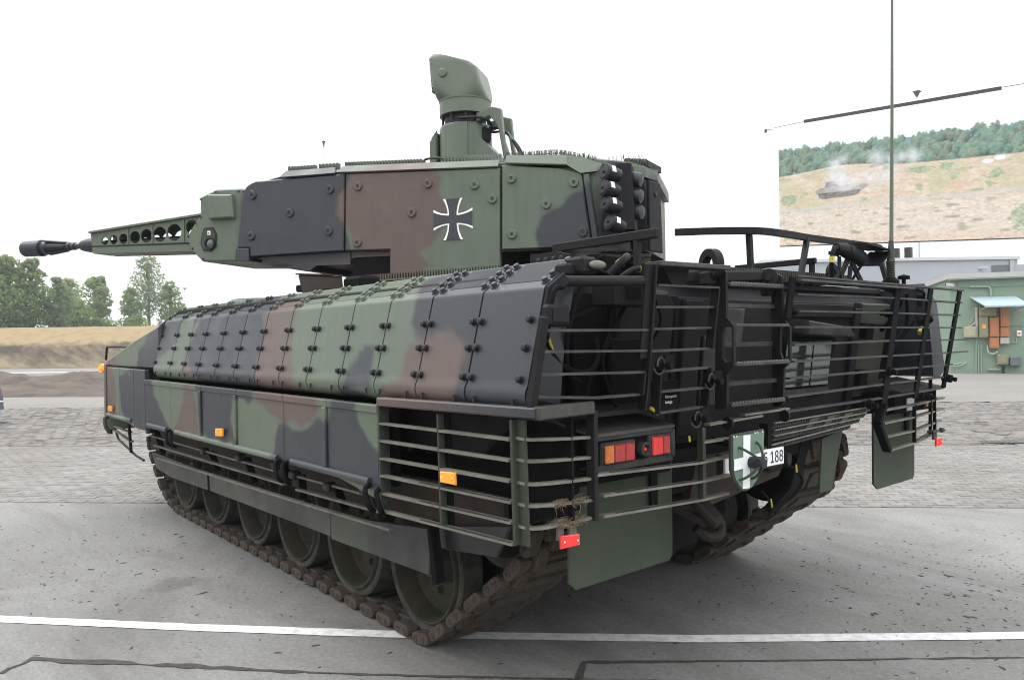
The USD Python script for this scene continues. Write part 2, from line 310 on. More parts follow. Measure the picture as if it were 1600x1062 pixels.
# ---- measured points (metres, vehicle frame: x forward, y left, z up)
M = {
 'seam': [[4.615,1.77,1.888],[4.247,1.77,1.886],[3.895,1.77,1.884],[3.5,1.77,1.881],[3.125,1.77,1.881],[2.748,1.77,1.886],[2.359,1.77,1.881],[1.971,1.77,1.878],[1.571,1.77,1.887],[1.197,1.77,1.897],[0.82,1.77,1.9],[0.437,1.77,1.902],[0.069,1.77,1.896]],
 'topsky': [[4.194,1.614,2.004],[2.989,1.584,2.024],[2.283,1.548,2.048],[1.69,1.526,2.063],[0.523,1.617,2.002],[0.061,1.625,1.997]],
 'modbolt': [[0.023,1.883,1.447],[0.033,1.849,1.582],[0.046,1.821,1.698],[0.056,1.796,1.796]],
 'skirtseam': [[6.717,1.9,1.166],[6.202,1.9,1.19],[5.654,1.9,1.038],[5.268,1.9,1.235],[4.5,1.9,1.167],[3.717,1.9,1.167],[2.997,1.9,1.215],[2.232,1.9,1.247],[1.678,1.9,1.199],[1.117,1.9,1.217],[5.258,1.9,1.406],[1.451,1.9,1.429],[6.616,1.9,1.0],[5.725,1.9,1.009],[5.177,1.9,1.007],[4.598,1.9,1.008],[4.369,1.9,1.02],[2.315,1.9,1.033],[2.122,1.9,1.031],[1.204,1.9,1.036]],
 'nose': [[7.099,1.82,1.544],[5.943,1.82,1.754],[5.357,1.82,1.836],[4.914,1.82,1.882],[6.056,1.82,1.474],[7.111,1.82,0.935],[7.257,1.82,1.437]],
 'handle': [[7.462,1.75,1.538],[7.407,1.75,1.667],[7.3,1.75,1.681],[6.648,1.75,1.68],[6.556,1.75,1.667]],
 'lowbar': [[[5.567,1.78,0.856],[2.649,1.78,0.879]],[[2.364,1.78,0.886],[1.451,1.78,0.899]],[[5.443,1.78,0.778],[2.521,1.78,0.81]],[[2.33,1.78,0.804],[1.32,1.78,0.83]],[[5.346,1.78,0.671],[2.36,1.78,0.729]],[[2.36,1.78,0.729],[1.214,1.78,0.757]],[[7.186,1.78,0.836],[6.289,1.78,0.826]],[[7.129,1.78,0.806],[6.244,1.78,0.734]]],
 'lowbrk': [[[5.576,1.76,0.901],[5.357,1.76,0.708]],[[4.048,1.76,0.859],[3.892,1.76,0.727]],[[3.284,1.76,0.891],[3.146,1.76,0.728]],[[2.644,1.76,0.91],[2.567,1.76,0.818]],[[2.372,1.76,0.883],[2.358,1.76,0.735]],[[1.904,1.76,0.875],[1.806,1.76,0.756]],[[1.48,1.76,0.916],[1.408,1.76,0.819]]],
 'lowplate': [[[5.874,1.68,0.665],[4.257,1.68,0.663],[4.248,1.68,0.52],[5.257,1.68,0.495],[5.728,1.68,0.527]],[[4.211,1.68,0.654],[2.063,1.68,0.691],[2.06,1.68,0.552],[4.186,1.68,0.523]],[[2.055,1.68,0.685],[0.973,1.68,0.79],[1.007,1.68,0.559],[2.052,1.68,0.538]],[[0.973,1.68,0.784],[0.471,1.68,0.879],[0.556,1.68,0.748],[0.919,1.68,0.735]]],
 'rail': [[1.072,1.92,1.428],[1.073,1.92,1.393],[-0.077,1.92,1.449],[-0.069,1.92,1.406]],
 'sidebar': [[[1.09,1.9,1.308],[0.104,1.9,1.319]],[[1.092,1.9,1.225],[0.106,1.9,1.239]],[[1.086,1.9,1.141],[0.108,1.9,1.16]],[[1.079,1.9,1.06],[0.1,1.9,1.081]],[[1.082,1.9,0.975],[0.102,1.9,1.003]],[[1.078,1.9,0.892],[0.094,1.9,0.922]]],
 'sidepost': [[[1.09,1.9,1.387],[1.078,1.9,0.892]],[[0.587,1.9,1.386],[0.571,1.9,0.911]],[[0.091,1.9,1.396],[0.079,1.9,0.924]]],
 'amber': [[[0.552,1.92,1.147],[0.446,1.92,1.154],[0.443,1.92,1.103],[0.551,1.92,1.101]],[[3.343,1.92,1.108],[3.207,1.92,1.119],[3.209,1.92,1.066],[3.345,1.92,1.054]],[[6.558,1.92,1.083],[6.407,1.92,1.092],[6.411,1.92,1.04],[6.562,1.92,1.031]]],
 'corner': [[[0.0,1.863,1.242],[0.0,1.577,1.23]],[[0.0,1.865,1.156],[0.0,1.579,1.147]],[[0.0,1.867,1.075],[0.0,1.58,1.063]],[[0.0,1.868,0.991],[0.0,1.582,0.995]],[[0.0,1.861,1.323],[0.0,1.575,1.309]]],
 'cornerpost': [[0.059,1.86,1.32],[0.058,1.86,0.98]],
 'postq': [[[-0.02,1.593,1.418],[-0.02,1.595,0.985]]],
 'reflred': [[[-0.02,1.775,0.954],[-0.02,1.68,0.947],[-0.02,1.677,0.904],[-0.02,1.776,0.905]],[[-0.02,-1.528,1.016],[-0.02,-1.616,1.016],[-0.02,-1.614,0.966],[-0.02,-1.527,0.966]]],
 'lowrear': [[[-0.03,1.591,1.162],[-0.03,0.937,1.138],[-0.03,0.707,1.143]],[[-0.03,1.557,1.077],[-0.03,0.92,1.054],[-0.03,0.7,1.056]],[[-0.03,1.558,0.996],[-0.03,0.922,0.972],[-0.03,0.736,0.975]],[[-0.03,0.915,1.293],[-0.03,0.916,0.971]],[[-0.03,0.916,1.226],[-0.03,0.705,1.226]],[[-0.03,0.873,1.302],[-0.03,0.454,1.312]],[[-0.03,0.602,1.326],[-0.03,0.217,1.33]]],
 'lamps': [[0.02,1.537,1.296],[0.02,1.062,1.294],[0.02,1.065,1.176],[0.02,1.521,1.173],[0.02,1.501,1.264],[0.02,1.313,1.262],[0.02,1.311,1.189],[0.02,1.499,1.183],[0.02,1.262,1.227],[0.02,1.207,1.272],[0.02,1.082,1.271],[0.02,1.082,1.19],[0.02,1.199,1.189],[0.02,1.554,1.361],[0.02,1.184,1.365]],
 'flap': [[[0.15,1.562,1.136],[0.15,1.568,0.688],[0.15,1.528,0.656],[0.15,0.931,0.664],[0.15,0.907,0.689],[0.15,0.902,1.127]],[[0.15,-1.058,1.204],[0.15,-1.053,0.757],[0.15,-1.102,0.722],[0.15,-1.596,0.729],[0.15,-1.616,0.757],[0.15,-1.632,1.236]]],
 'tube0': [[-0.084,1.791,1.912],[-0.087,1.364,1.929]],
 'ubar': [[[-0.057,1.872,1.73],[-0.057,1.29,1.729]],[[-0.045,1.884,1.652],[-0.044,1.298,1.644]],[[-0.033,1.888,1.568],[-0.031,1.304,1.555]],[[-0.021,1.898,1.487],[-0.017,1.571,1.464],[-0.017,1.306,1.463]],[[-0.084,1.276,1.913],[-0.085,0.862,1.915]],[[-0.071,1.277,1.823],[-0.072,0.862,1.829]],[[-0.057,1.277,1.733],[-0.058,0.867,1.738]],[[-0.044,1.277,1.641],[-0.044,0.866,1.645]],[[-0.031,1.198,1.554],[-0.031,0.864,1.559]],[[-0.017,1.197,1.467],[-0.018,0.859,1.468]],[[-0.004,1.193,1.376],[-0.005,0.86,1.381]]],
 'upost': [[[-0.107,1.315,1.998],[-0.049,1.296,1.611]],[[-0.049,1.296,1.611],[-0.017,1.294,1.397]],[[-0.041,1.219,1.558],[-0.014,1.205,1.374]],[[-0.094,0.88,1.913],[-0.054,0.878,1.646]],[[-0.042,0.875,1.562],[-0.014,0.871,1.379]],[[-0.041,1.319,1.554],[-0.027,1.318,1.463]]],
 'topbar': [[-0.097,1.304,1.999],[-0.098,0.835,2.002]],
 'ladL': [[-0.005,0.74,2.017],[-0.044,0.74,2.011],[-0.06,0.74,1.992],[-0.059,0.74,1.787],[-0.098,0.74,1.745],[-0.096,0.74,1.564],[-0.058,0.74,1.526],[-0.055,0.74,1.379],[-0.036,0.74,1.36],[0.01,0.74,1.357]],
 'ladLslot': [[-0.037,0.74,1.715],[-0.035,0.74,1.602],[-0.052,0.74,1.578],[-0.085,0.74,1.582],[-0.089,0.74,1.736],[-0.057,0.74,1.772]],
 'ladR': [[0.001,0.275,2.007],[-0.029,0.275,2.006],[-0.057,0.275,1.99],[-0.059,0.275,1.79],[-0.098,0.275,1.738],[-0.096,0.275,1.568],[-0.062,0.275,1.539],[-0.056,0.275,1.367],[-0.038,0.275,1.347],[0.005,0.275,1.341]],
 'ladRslot': [[-0.044,0.275,1.723],[-0.042,0.275,1.612],[-0.056,0.275,1.583],[-0.084,0.275,1.587],[-0.088,0.275,1.732],[-0.062,0.275,1.767]],
 'rung': [[[-0.05,0.5,1.936]],[[-0.016,0.5,1.842]],[[-0.074,0.5,1.748]],[[-0.003,0.5,1.657]],[[-0.075,0.5,1.568]],[[-0.021,0.5,1.475]],[[-0.047,0.5,1.381]]],
 'ring': [[0.004,0.78,2.034],[-0.048,0.78,2.029],[0.005,0.78,1.987]],
 'rbar': [[[-0.096,0.236,1.992],[-0.095,-0.808,1.985],[-0.094,-1.788,1.975]],[[-0.083,0.218,1.901],[-0.083,-0.888,1.905],[-0.082,-1.791,1.895]],[[-0.07,0.188,1.819],[-0.07,-0.857,1.819],[-0.069,-1.79,1.813]],[[-0.058,0.211,1.739],[-0.058,-0.865,1.735],[-0.057,-1.85,1.73]],[[-0.045,0.191,1.649],[-0.046,-0.864,1.657],[-0.045,-1.985,1.649]],[[-0.032,0.172,1.564],[-0.033,-0.866,1.567],[-0.033,-2.004,1.568]],[[-0.02,0.195,1.48],[-0.02,-0.874,1.483],[-0.021,-1.781,1.488]],[[-0.005,0.192,1.385],[-0.007,-0.858,1.4],[-0.009,-1.748,1.408]],[[0.006,0.187,1.309],[0.005,-0.873,1.318],[0.002,-1.693,1.334]]],
 'rbar2': [[[0.05,-0.97,1.233],[0.05,-1.401,1.24],[0.05,-1.829,1.26]],[[0.05,-0.963,1.155],[0.05,-1.399,1.162],[0.05,-1.826,1.188]],[[0.05,-1.002,1.07],[0.05,-1.396,1.075],[0.05,-1.773,1.112]],[[0.05,-1.041,0.984],[0.05,-1.393,0.998],[0.05,-1.631,1.034]]],
 'rpost': [[[-0.107,-0.854,1.985],[-0.002,-0.873,1.284]],[[-0.105,-1.297,1.972],[-0.003,-1.289,1.29]],[[-0.105,-1.732,1.972],[-0.01,-1.692,1.334]],[[-0.108,0.276,1.989],[-0.076,0.275,1.78]]],
 'rpost2': [[[0.04,-0.962,1.276],[0.04,-0.878,1.163]],[[0.04,-0.878,1.163],[0.04,-1.003,0.985]],[[0.04,-1.378,1.242],[0.04,-1.37,1.001]],[[0.04,-1.62,1.403],[0.04,-1.607,1.037]],[[0.04,-1.676,1.333],[0.04,-1.675,1.018]]],
 'rlamp': [[0.1,-1.623,1.291],[0.1,-1.771,1.295],[0.1,-1.758,1.214],[0.1,-1.621,1.214],[0.1,-1.37,1.28],[0.1,-1.471,1.278],[0.1,-1.468,1.195],[0.1,-1.367,1.194],[0.1,-1.257,1.377],[0.1,-1.845,1.392],[0.1,-1.774,1.091],[0.1,-1.165,1.22]],
 'grate': [[[0.0,0.283,1.249],[0.0,-0.735,1.265]],[[0.0,0.287,1.214],[0.0,-0.664,1.235]],[[0.0,0.288,1.185],[0.0,-0.603,1.21]],[[0.0,0.317,1.143],[0.0,-0.492,1.182]]],
 'plate': [[-0.02,0.415,1.146],[-0.02,0.211,1.138],[-0.02,0.214,1.048],[-0.02,0.435,1.043]],
 'shield': [[-0.16,0.88,1.267],[-0.16,0.625,1.272],[-0.16,0.633,1.155],[-0.16,0.649,1.106],[-0.16,0.691,1.045],[-0.16,0.734,1.014],[-0.16,0.777,1.005],[-0.16,0.82,1.019],[-0.16,0.861,1.061],[-0.16,0.884,1.117]],
 'shcross': [[-0.17,0.799,1.259],[-0.17,0.747,1.257],[-0.17,0.757,1.021],[-0.17,0.81,1.023],[-0.17,0.884,1.16],[-0.17,0.663,1.168],[-0.17,0.669,1.119],[-0.17,0.885,1.11],[-0.17,0.75,1.136]],
 'lowhull': [[0.1,0.582,0.873],[0.1,-0.05,0.97],[0.1,0.481,0.668],[0.1,0.04,1.099],[0.1,-0.456,1.086],[0.1,-0.669,0.84],[0.1,0.687,0.735]],
 'hook': [[-0.05,0.862,0.923],[-0.05,0.746,0.744],[-0.05,0.618,0.835],[-0.05,0.693,0.883]],
 'window': [[0.25,-0.27,1.785],[0.25,-0.791,1.747],[0.25,-0.741,1.357],[0.25,-0.259,1.376],[0.25,-0.819,1.393],[0.25,-0.292,1.858]],
 'ebox': [[0.1,1.435,1.924],[0.1,1.201,1.932],[0.1,1.203,1.831],[0.1,1.437,1.828]],
 'rplate': [[0.3,0.33,1.969],[0.3,-1.669,2.034],[0.3,0.935,1.965],[0.3,-0.413,1.975],[0.3,-2.224,1.981]],
 'drail1': [[0.504,1.3,2.122],[-0.12,1.3,2.123],[0.466,1.3,2.056],[-0.012,1.3,2.025]],
 'drail2': [[0.679,0.195,2.3],[0.51,0.033,2.3],[0.371,-0.182,2.3],[0.36,-0.451,2.3],[0.378,-0.749,2.3],[0.378,-1.169,2.3],[0.386,-1.625,2.3],[0.467,-1.862,2.3]],
 'drail2p': [[0.051,0.41,2.04],[0.126,-0.135,2.04],[0.089,-1.048,2.04]],
 'drail3': [[0.881,-0.685,2.15],[0.303,-0.673,2.15]],
 'ant': [[0.0,-0.991,2.032],[0.0,-0.994,2.101],[0.0,-1.005,2.207],[0.0,-1.037,2.948],[0.0,-1.071,3.736]],
 'gear': [[0.1,-0.381,2.142],[0.1,-0.709,2.199],[0.1,-1.026,2.194],[0.1,-0.821,2.052],[0.1,-0.483,2.027]],
 'T_pf': [[1.409,0.0,2.918],[1.303,0.0,2.973],[0.535,0.0,2.972],[0.553,0.0,2.389],[1.366,0.0,2.38],[1.481,0.0,2.451]],
 'T_pm': [[0.524,0.0,2.972],[-0.697,0.0,2.926],[-0.685,0.0,2.206],[0.173,0.0,2.18],[0.169,0.0,2.381],[0.539,0.0,2.388]],
 'T_pr': [[-0.712,0.0,2.943],[-1.132,0.0,2.889],[-1.285,0.0,2.847],[-1.354,0.0,2.332],[-0.702,0.0,2.34]],
 'T_mant': [[1.845,0.0,2.883],[1.693,0.0,2.937],[1.464,0.0,2.931],[1.409,0.0,2.923],[1.481,0.0,2.451],[1.371,0.0,2.446],[1.372,0.0,2.348],[1.831,0.0,2.365],[1.936,0.0,2.462],[1.979,0.0,2.568],[1.901,0.0,2.68],[1.847,0.0,2.728]],
 'T_mbox': [[1.788,0.0,2.887],[1.568,0.0,2.872],[1.554,0.0,2.688],[1.78,0.0,2.686]],
 'T_mlens': [[1.805,0.0,2.636],[1.721,0.0,2.637],[1.686,0.0,2.578],[1.694,0.0,2.477],[1.748,0.0,2.438],[1.82,0.0,2.452],[1.844,0.0,2.509],[1.83,0.0,2.586]],
 'T_mlc': [[1.747,0.0,2.505],[1.758,0.0,2.587]],
 'T_shroud': [[2.905,0.0,2.642],[1.87,0.0,2.722],[1.905,0.0,2.45],[2.888,0.0,2.474]],
 'T_shbelt': [[2.887,0.0,2.538],[1.965,0.0,2.515],[1.966,0.0,2.453],[2.888,0.0,2.468]],
 'T_holes': [[2.761,0.0,2.573],[2.67,0.0,2.579],[2.573,0.0,2.582],[2.457,0.0,2.589],[2.343,0.0,2.597],[2.211,0.0,2.6],[2.071,0.0,2.609]],
 'T_barrel': [[3.603,0.0,2.547],[3.449,0.0,2.543],[3.366,0.0,2.542],[3.121,0.0,2.541],[2.96,0.0,2.544],[2.887,0.0,2.554]],
 'T_base': [[0.484,0.0,2.167],[-0.681,0.0,2.204],[0.173,0.0,2.156],[0.559,0.0,2.156],[0.469,0.0,2.419]],
 'T_under': [[1.343,0.0,2.374],[1.03,0.0,2.311],[0.875,0.0,2.255],[0.808,0.0,2.292],[0.557,0.0,2.287]],
 'T_roofB': [[0.599,0.0,2.98],[0.555,0.0,3.044],[-0.058,0.0,3.031],[-0.249,0.0,3.021],[-0.681,0.0,2.987],[-0.68,0.0,2.93]],
 'T_roofD': [[-0.74,0.0,2.95],[-0.741,0.0,3.023],[-1.305,0.0,2.965],[-1.416,0.0,2.903],[-1.37,0.0,2.831],[-1.272,0.0,2.848],[-1.187,0.0,2.91]],
 'T_roofA': [[1.092,0.0,2.986],[1.057,0.0,3.043],[0.631,0.0,3.036],[0.599,0.0,2.98]],
 'T_cross': [[-0.177,0.0,2.585],[-0.493,0.0,2.572],[-0.339,0.0,2.725],[-0.334,0.0,2.432]],
 'T_bolts': [[1.334,0.0,2.862],[0.655,0.0,2.862],[1.006,0.0,2.702],[1.352,0.0,2.541],[0.672,0.0,2.545],[0.419,0.0,2.87],[-0.146,0.0,2.85],[0.431,0.0,2.446],[-0.015,0.0,2.646],[-0.507,0.0,2.816],[-0.641,0.0,2.706],[-0.784,0.0,2.842],[-1.235,0.0,2.783],[-1.036,0.0,2.644],[-0.782,0.0,2.446],[-1.293,0.0,2.435]],
 'T_camo_brown': [[0.481,0.0,2.971],[0.471,0.0,2.927],[0.576,0.0,2.779],[0.572,0.0,2.667],[0.494,0.0,2.492],[0.48,0.0,2.395],[0.534,0.0,2.383],[0.511,0.0,2.154],[-0.063,0.0,2.134],[-0.09,0.0,2.227],[-0.116,0.0,2.273],[-0.067,0.0,2.346],[-0.143,0.0,2.404],[-0.23,0.0,2.456],[-0.297,0.0,2.592],[-0.235,0.0,2.76],[-0.226,0.0,2.844],[-0.198,0.0,2.95],[-0.2,0.0,3.067]],
 'T_camo_front': [[1.537,0.0,2.952],[1.391,0.0,2.942],[1.302,0.0,3.061],[0.48,0.0,3.048],[0.481,0.0,2.971],[0.471,0.0,2.927],[0.576,0.0,2.779],[0.572,0.0,2.667],[0.494,0.0,2.492],[0.48,0.0,2.395],[0.538,0.0,2.155],[1.551,0.0,2.19]],
 'T_camo_rear': [[-1.519,0.0,2.961],[-1.302,0.0,2.779],[-1.279,0.0,2.727],[-1.164,0.0,2.632],[-1.016,0.0,2.551],[-0.972,0.0,2.441],[-0.974,0.0,2.283],[-1.508,0.0,2.259]],
 'T_spikeA': [[1.056,0.0,3.068],[0.827,0.0,3.065],[0.778,0.0,3.069],[0.625,0.0,3.064]],
 'T_spikeB': [[0.555,0.0,3.064],[-0.058,0.0,3.04]],
 'T_spikeC': [[-0.254,0.0,3.044],[-0.675,0.0,3.024]],
 'T_spikeD': [[-0.766,0.0,3.04],[-1.319,0.0,2.982],[-1.408,0.0,2.93]],
 'T_spikelow': [[0.484,0.0,2.172],[-0.681,0.0,2.213]],
 'T_rear': [[-1.36,-0.01,2.852],[-1.36,-0.367,2.349],[-1.36,-2.123,3.358],[-1.36,-4.776,3.88],[-1.36,-5.318,2.804],[-1.36,-2.791,2.506],[-1.36,-4.737,3.627],[-1.36,-3.233,3.642],[-1.36,-4.608,3.861]],
 'T_launch': [[-1.5,0.362,2.775],[-1.5,0.423,2.661],[-1.5,0.356,2.57],[-1.5,0.208,2.472],[-1.5,-0.479,2.984],[-1.5,-0.967,3.086],[-1.5,-1.239,2.585],[-1.5,-0.598,2.805],[-1.5,-1.72,3.112],[-1.5,-1.701,2.965],[-1.5,-1.683,2.819]],
 'peri': [[0.053,-0.75,4.028],[-0.037,-0.75,4.023],[-0.271,-0.75,3.934],[-0.315,-0.75,3.903],[-0.4,-0.75,3.679],[-0.398,-0.75,3.601],[0.031,-0.75,3.653],[0.071,-0.75,3.998],[0.042,-0.75,3.696],[0.033,-0.75,3.546],[-0.397,-0.75,3.517],[-0.006,-0.75,3.484],[-0.264,-0.75,3.461],[0.029,-0.75,3.45],[-0.252,-0.75,3.441],[-0.447,-0.75,3.199],[0.032,-0.75,3.237],[0.093,-0.75,3.386],[0.095,-0.75,3.242],[-0.063,-0.75,3.853]],
 'periarm': [[-0.326,-0.65,3.517],[-0.462,-0.65,3.556],[-0.531,-0.65,3.534],[-0.554,-0.65,3.286],[-0.589,-0.65,3.181],[-0.551,-0.65,3.123],[-0.512,-0.65,3.367],[-0.481,-0.65,3.436],[-0.434,-0.65,3.482],[-0.324,-0.65,3.44]],
 'sightL': [[3.453,1.304,2.211],[2.79,1.381,2.16],[2.322,1.595,2.017],[2.727,1.579,2.028]],
 'deckobj': [[4.374,0.9,2.294],[3.755,0.9,2.249],[3.843,0.9,2.096],[4.245,0.9,2.14],[3.757,0.9,2.17],[3.44,0.9,2.16],[6.72,0.9,2.093],[6.104,0.9,2.096]],
 'H_brown1': [[2.742,1.981],[2.514,2.035],[2.313,1.922],[2.325,1.856],[2.285,1.692],[2.171,1.53],[2.17,1.431],[1.828,1.416],[1.79,1.347],[1.833,1.274],[1.985,1.209],[2.088,1.238],[2.317,1.233],[2.614,1.321],[2.695,1.41],[2.773,1.505],[2.792,1.591],[2.752,1.724],[2.839,1.872],[2.746,1.917]],
 'H_dark1': [[4.459,1.936],[4.621,1.886],[4.637,1.731],[4.877,1.623],[5.145,1.549],[5.091,1.439],[5.052,1.412],[5.001,1.247],[4.812,1.148],[4.545,0.996],[5.285,0.936],[5.683,0.928],[5.728,1.333],[5.824,1.48],[5.751,1.619],[5.446,1.767],[5.457,1.896],[5.097,1.966]],
 'H_brown2': [[4.27,1.677],[4.075,1.652],[4.125,1.552],[3.942,1.444],[3.782,1.043],[4.422,0.99],[4.158,1.237],[4.099,1.439],[4.266,1.484]],
 'H_dark2': [[4.18,2.0],[2.969,2.078],[2.746,1.917],[2.839,1.872],[2.752,1.724],[2.792,1.591],[2.755,1.477],[2.719,1.364],[2.809,1.318],[2.979,1.352],[3.051,1.34],[3.131,1.184],[3.017,1.033],[3.738,1.032],[3.769,1.306],[3.942,1.444],[4.048,1.514],[4.206,1.636],[4.187,1.737],[4.131,1.873],[4.368,1.908]],
 'H_dark3': [[2.318,1.221],[1.985,1.202],[1.793,1.277],[1.66,1.286],[1.636,1.339],[1.58,1.437],[1.301,1.449],[1.33,1.358],[1.306,1.289],[1.192,1.216],[1.101,1.151],[1.106,0.987],[2.375,0.985]],
 'H_dark4': [[1.498,1.479],[1.485,1.578],[1.366,1.652],[1.265,1.662],[1.232,1.567],[1.225,1.473]],
 'H_brown4': [[0.94,1.662],[0.824,1.72],[0.652,1.746],[0.536,1.716],[0.491,1.621],[0.503,1.513],[0.529,1.406],[0.578,1.348],[1.118,1.186],[1.11,1.426],[1.102,1.478],[0.974,1.527]],
 'H_dark5': [[1.104,2.042],[0.941,1.894],[0.945,1.797],[0.827,1.729],[0.654,1.752],[0.529,1.724],[0.482,1.621],[0.494,1.514],[0.504,1.434],[0.507,1.348],[-0.149,1.378],[0.168,2.112],[0.62,2.131]],
 'H_nosebrown': [[7.177,1.592],[6.742,1.595],[6.324,1.312],[6.401,0.956],[6.967,0.916]],
 'H_nosedark': [[6.19,1.38],[5.865,1.419],[5.639,1.277],[5.657,0.978],[6.159,1.067]],
 'H_lowbrown': [[3.537,0.81],[3.027,0.784],[2.746,0.717],[3.035,0.611],[3.546,0.624]],
 'H_lowgreen': [[2.383,0.79],[1.617,0.797],[1.614,0.662],[2.293,0.63]],
 'conc': [[7.885,2.728,0.0],[0.544,-4.888,0.0]],
 'line': [[3.621,3.182,0.0],[2.66,2.315,0.0],[1.74,1.449,0.0],[0.527,0.185,0.0],[-0.621,-1.178,0.0]],
 'wet': [[3.823,2.205,0.0],[3.778,1.926,0.0],[3.478,2.043,0.0],[3.394,2.217,-0.0],[3.694,2.282,0.0]],
 'crack': [[[2.653,3.285,0.0],[2.763,3.127,0.0],[2.559,2.947,0.0],[2.346,2.743,0.0],[1.988,2.424,0.0],[1.6,2.066,0.0]],[[1.6,2.066,0.0],[1.403,1.877,0.0],[1.074,1.549,0.0],[0.616,1.074,0.0]],[[0.616,1.074,0.0],[0.75,0.91,0.0],[0.555,0.69,0.0],[-0.089,-0.076,0.0],[-0.726,-0.846,0.0]]],
 'drain': [[2.208,-9.642,0.0],[1.958,-9.391,0.0]],
 'screen': [[31.085,-50.295,17.346],[31.101,-50.261,8.548],[15.425,-52.979,17.317],[15.511,-52.858,7.611]],
 'hut': [[12.369,-33.67,4.23],[12.408,-33.616,-0.156],[10.316,-36.176,4.181],[13.224,-32.626,4.079],[13.262,-32.573,-0.164],[10.355,-36.121,-0.205]],
 'gbld': [[21.403,-40.004,6.225],[14.479,-48.454,5.945],[21.415,-39.986,4.794],[14.766,-48.105,5.952]],
 'mast1': [[309.263,-89.456,23.209]],
 'mast2': [[90.191,-41.281,27.355]],
 'mast3': [[42.018,-100.093,32.584]],
 'trees': [[98.77,-7.12,11.58],[96.79,-9.52,10.28],[98.25,-12.48,8.95],[109.87,-17.22,9.07],[113.84,-20.27,9.57],[111.67,-22.92,8.66],[113.32,-25.65,12.36],[113.67,-28.37,8.73]],
 'HW_box': [[0.994,2.72,1.632,2.335],[0.989,2.324,1.324,1.474],[1.357,2.289,1.713,1.494],[1.751,2.699,2.081,1.906],[1.741,1.887,2.076,1.488],[1.347,1.473,1.707,1.022],[1.735,1.468,2.073,1.201],[0.449,1.938,0.908,1.48],[1.613,0.787,2.039,0.366],[2.066,0.653,2.467,0.312],[0.878,2.723,0.978,1.479],[2.35,1.745,2.527,1.508]],
 'HW_awn': [[0.699,3.231],[2.323,3.177],[2.633,2.83],[1.111,2.822]],
 'HW_pipe': [[0.703,3.575],[1.327,3.552],[1.441,3.443],[1.46,3.18]],
 'HW_cond': [[0.907,1.401],[0.89,0.026],[0.997,1.135],[0.982,0.0],[1.09,1.187],[1.074,0.0],[2.105,1.984],[2.622,1.973],[2.096,1.253],[2.344,1.25],[2.347,1.484],[1.607,0.367],[1.81,0.183],[0.546,0.451],[-0.042,0.347],[-0.397,0.428]],
 'HW_eave': [[0.055,4.159],[0.051,3.919],[2.648,4.023],[2.646,3.893],[0.0,-0.027],[-0.233,3.877]],
 'TC_body': [[-1.377,-0.044,2.858],[-1.401,-0.064,2.324],[-1.59,-0.223,2.923],[-1.681,-0.299,2.942],[-1.693,-0.309,2.304],[-1.681,-0.3,2.978]],
 'TC_tube': [[[-1.469,0.166,2.817],[-1.512,-0.092,2.822]],[[-1.46,0.174,2.709],[-1.522,-0.101,2.715]],[[-1.469,0.165,2.603],[-1.533,-0.11,2.6]],[[-1.491,0.148,2.481],[-1.547,-0.122,2.484]]],
 'TC_col': [[-1.557,-0.065,2.893],[-1.609,-0.108,2.898],[-1.627,-0.123,2.445],[-1.579,-0.083,2.442]],
 'TC_tr': [[[-1.675,-0.137,2.796],[-1.601,-0.154,2.814]],[[-1.673,-0.136,2.68],[-1.6,-0.153,2.697]],[[-1.672,-0.135,2.569],[-1.606,-0.158,2.581]]],
 'TR_face': [[-1.68,-0.298,2.914],[-1.757,-0.495,2.921],[-1.776,-0.544,2.31],[-1.691,-0.325,2.306]],
 'innerflap': [[0.12,-0.388,1.109],[0.12,-0.619,1.136],[0.12,-0.485,0.805],[0.12,-0.351,0.805]],
 'gtest': [[27.117,-0.73,0.0],[43.271,-5.577,0.0],[36.952,-0.371,0.0],[37.425,-2.822,0.0],[66.063,-7.611,0.0],[21.804,0.091,-0.0]],
}
